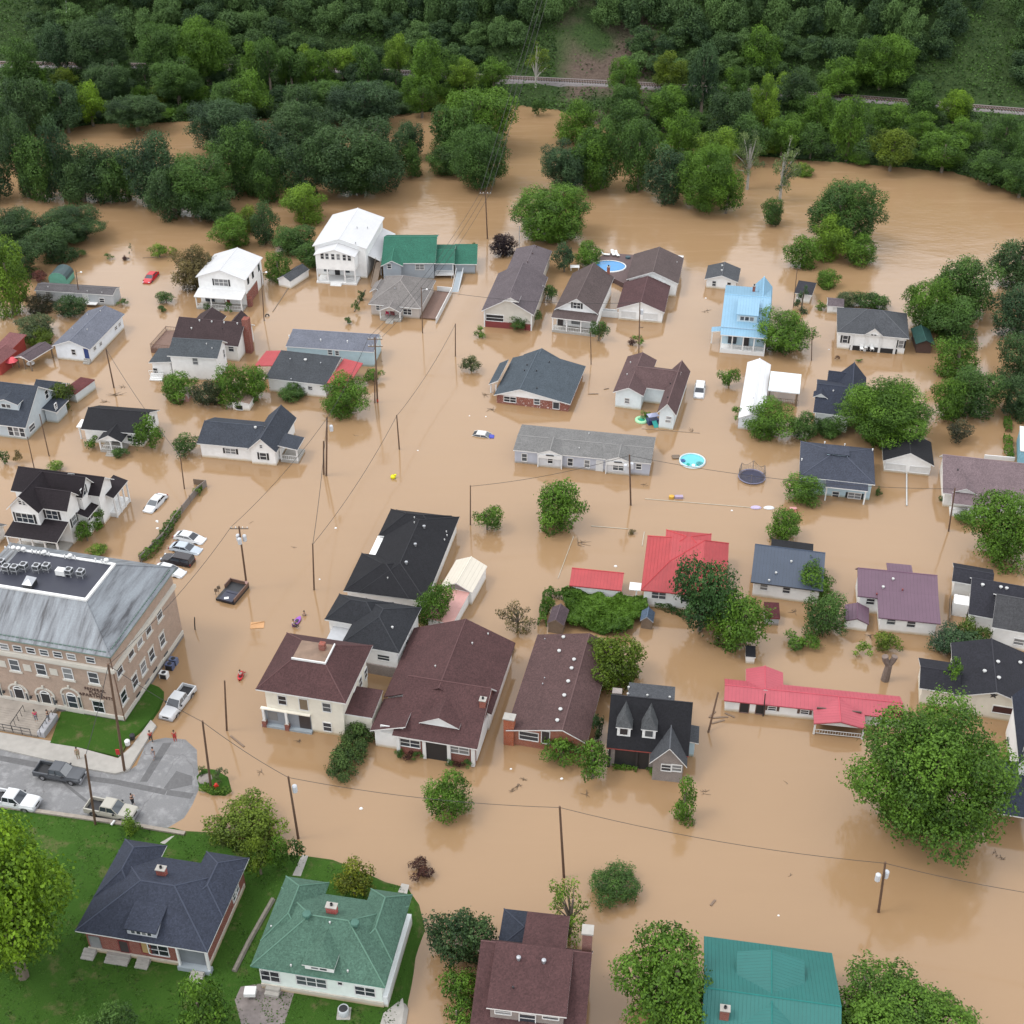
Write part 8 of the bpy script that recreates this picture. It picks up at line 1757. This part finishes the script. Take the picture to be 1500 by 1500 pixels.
a = P((303,712)); b_ = P((283,709)); rail_line((284,709.5), (303,711.5), 'short dark fence return at the top of the long wooden fence', .1, 1.0, WOOD)
# stump
r = thing('broken_trunk', 'thick bare broken tree trunk forked at the top, alone right of the small purple garage', 'tree trunk', P((1296,996)))
m = MB(); m.tube([(0,0,-1),(.05,0,1.2),(.1,0,2.6)], .55, 9, .42); m.build('trunk', plain('grey_bark', (.17,.13,.11), .95, noise=.45, nscale=3), r); MB().tube([(.1,0,2.4),(-.45,0,3.3),(-.6,0,3.9)], .38, 8, .42).build('fork', MATS[('p','grey_bark')], r); MB().tube([(.1,0,2.4),(.5,0,3.3),(.6,0,3.9)], .34, 8, .4).build('fork', MATS[('p','grey_bark')], r)
# bits on the dry side
r = thing('condenser_unit', 'grey round air conditioner on the lawn in front of the green hip-roofed house', 'air conditioner', P(zD(768,1195), .4)); MB().lathe([(.5,0),(.52,.1),(.52,.85),(.44,.9),(.42,.8)], n=18).build('casing', plain('pale_case', (.45,.47,.48), .5), r, True); MB().lathe([(.42,.82),(.15,.84),(0,.84)], n=14).build('fan_grille', DARK, r); MB().box(-.65,-.65,0,.65,.65,.06).build('pad', CONC, r)
r = thing('satellite_stand', 'white box on a post beside the patio of the green hip-roofed house', 'cabinet', P(zD(130,1075), .4)); MB().box(-.55,-.45,.5,.55,.45,.95).build('box', WHT, r); MB().tube([(0,0,0),(0,0,.5)], .1, 6).build('post', GREYM, r)
for i, (u, v) in enumerate(((1195,690),(1170,725),(1130,785))):
    m_ = (plain('blue_bin', (.12,.15,.25)), plain('navy_bin', (.09,.11,.2)), WHT)[i]; r = thing('wall_condenser', ('upper blue','lower blue','white')[i]+' air conditioner at the right side of the brick building', 'air conditioner', P(zp(u, v+22)), APT.rz); MB().box(-.5,-.35,-.5,.5,.35,.85).build('casing', m_, r); MB().box(-.4,-.37,0,.4,-.352,.7).build('grille', DARK, r); MB().lathe([(.3,.86),(0,.88)], n=10).build('fan_grille', DARK, r)
o = MB().tube([(0,0,.2),(.3,.5,.35)], .13, 6).build('white_tube', WHT); at(o, zB(765,985), .4); tag(o, 'short white tube lying on the lawn beside the retaining wall', 'tube')
r = thing('red_sign', 'small red sign board standing against the corner pole', 'sign', P(zB(815,505), .3)); MB().box(-.22,-.05,.3,.22,.05,1.1).build('board', RED_, r); MB().tube([(0,0,0),(0,0,.3)], .05, 5).build('post', GREYM, r)
for u, v, l in ((878,425,'white bin at the corner of the lawn beside the corner pole'),(912,385,'dark bag at the top of the lawn corner wall')):
    o = MB().lathe([(.28,0),(.33,.6),(.2,.75),(0,.8)], n=10).build('bin', WHT if 'white' in l else DARK); at(o, zB(u, v), .3); tag(o, l, 'bin')
r = thing('red_hydrant', 'small red hydrant on the weedy traffic island', 'hydrant', P(zK(165,242), .18)); MB().lathe([(.2,0),(.18,.5),(.22,.55),(.15,.75),(0,.85)], n=10).build('barrel', plain('hydrant_red', (.55,.03,.02), .4), r); MB().tube([(-.28,0,.42),(.28,0,.42)], .08, 6).build('nozzle', MATS[('p','hydrant_red')], r)
o = MB().lathe([(.0,.35),(.5,.3),(.8,.1),(.85,0)], n=9).build('boulder', plain('kerb_rock', (.25,.22,.2), .95, noise=.3)); at(o, zK(90,180), .18); tag(o, 'grey rock slab on the left part of the traffic island', 'rock')
o = MB().tube(ring(.32, .32), .11, 8, cap=False).build('tyre', TYRE); at(o, zb(520,855), 0); o.rotation_euler = (1.3, 0, .4); tag(o, 'old tyre standing in the water right of the lamp pole near porch house', 'tyre')
for i, (px, ln) in enumerate((((75,0), 0),)): pass
m = MB(); 
for a, b_ in zip([zC(1500,620), zC(1420,760), zC(1330,920)], [zC(1420,760), zC(1330,920), zC(1225,1130)]):
    A, B = P(a, .4), P(b_, .4); m.tube([A+Vector((0,0,.1)), B+Vector((0,0,.1))], .28, 6)
o = m.build('stone_edging', plain('edging_stone', (.2,.18,.15), .95, noise=.45, nscale=3)); tag(o, 'crooked low stone edging between the blue and green hip-roofed houses', 'stone edging')

for i in range(34):
    px = (rnd.uniform(280, 1450), rnd.uniform(520, 1320)); q = P(px)
    hit = any(abs(o.location.x-q.x) < 7 and abs(o.location.y-q.y) < 7 for o in COL.objects if o.type == 'EMPTY' and o.parent is None)
    if hit: continue
    m = MB()
    for k in range(rnd.randint(2, 4)):
        a = rnd.uniform(0, 6.28); l = rnd.uniform(.2, .7); m.tube([(0, 0, 0), (math.cos(a)*l, math.sin(a)*l, .05)], .03, 4, .012)
    o = m.build('twig', MATS[('p', 'drift_wood')]); at(o, px); tag(o, 'small dark twig floating on the open flood water', 'twig', 'loose twigs floating on the flood')
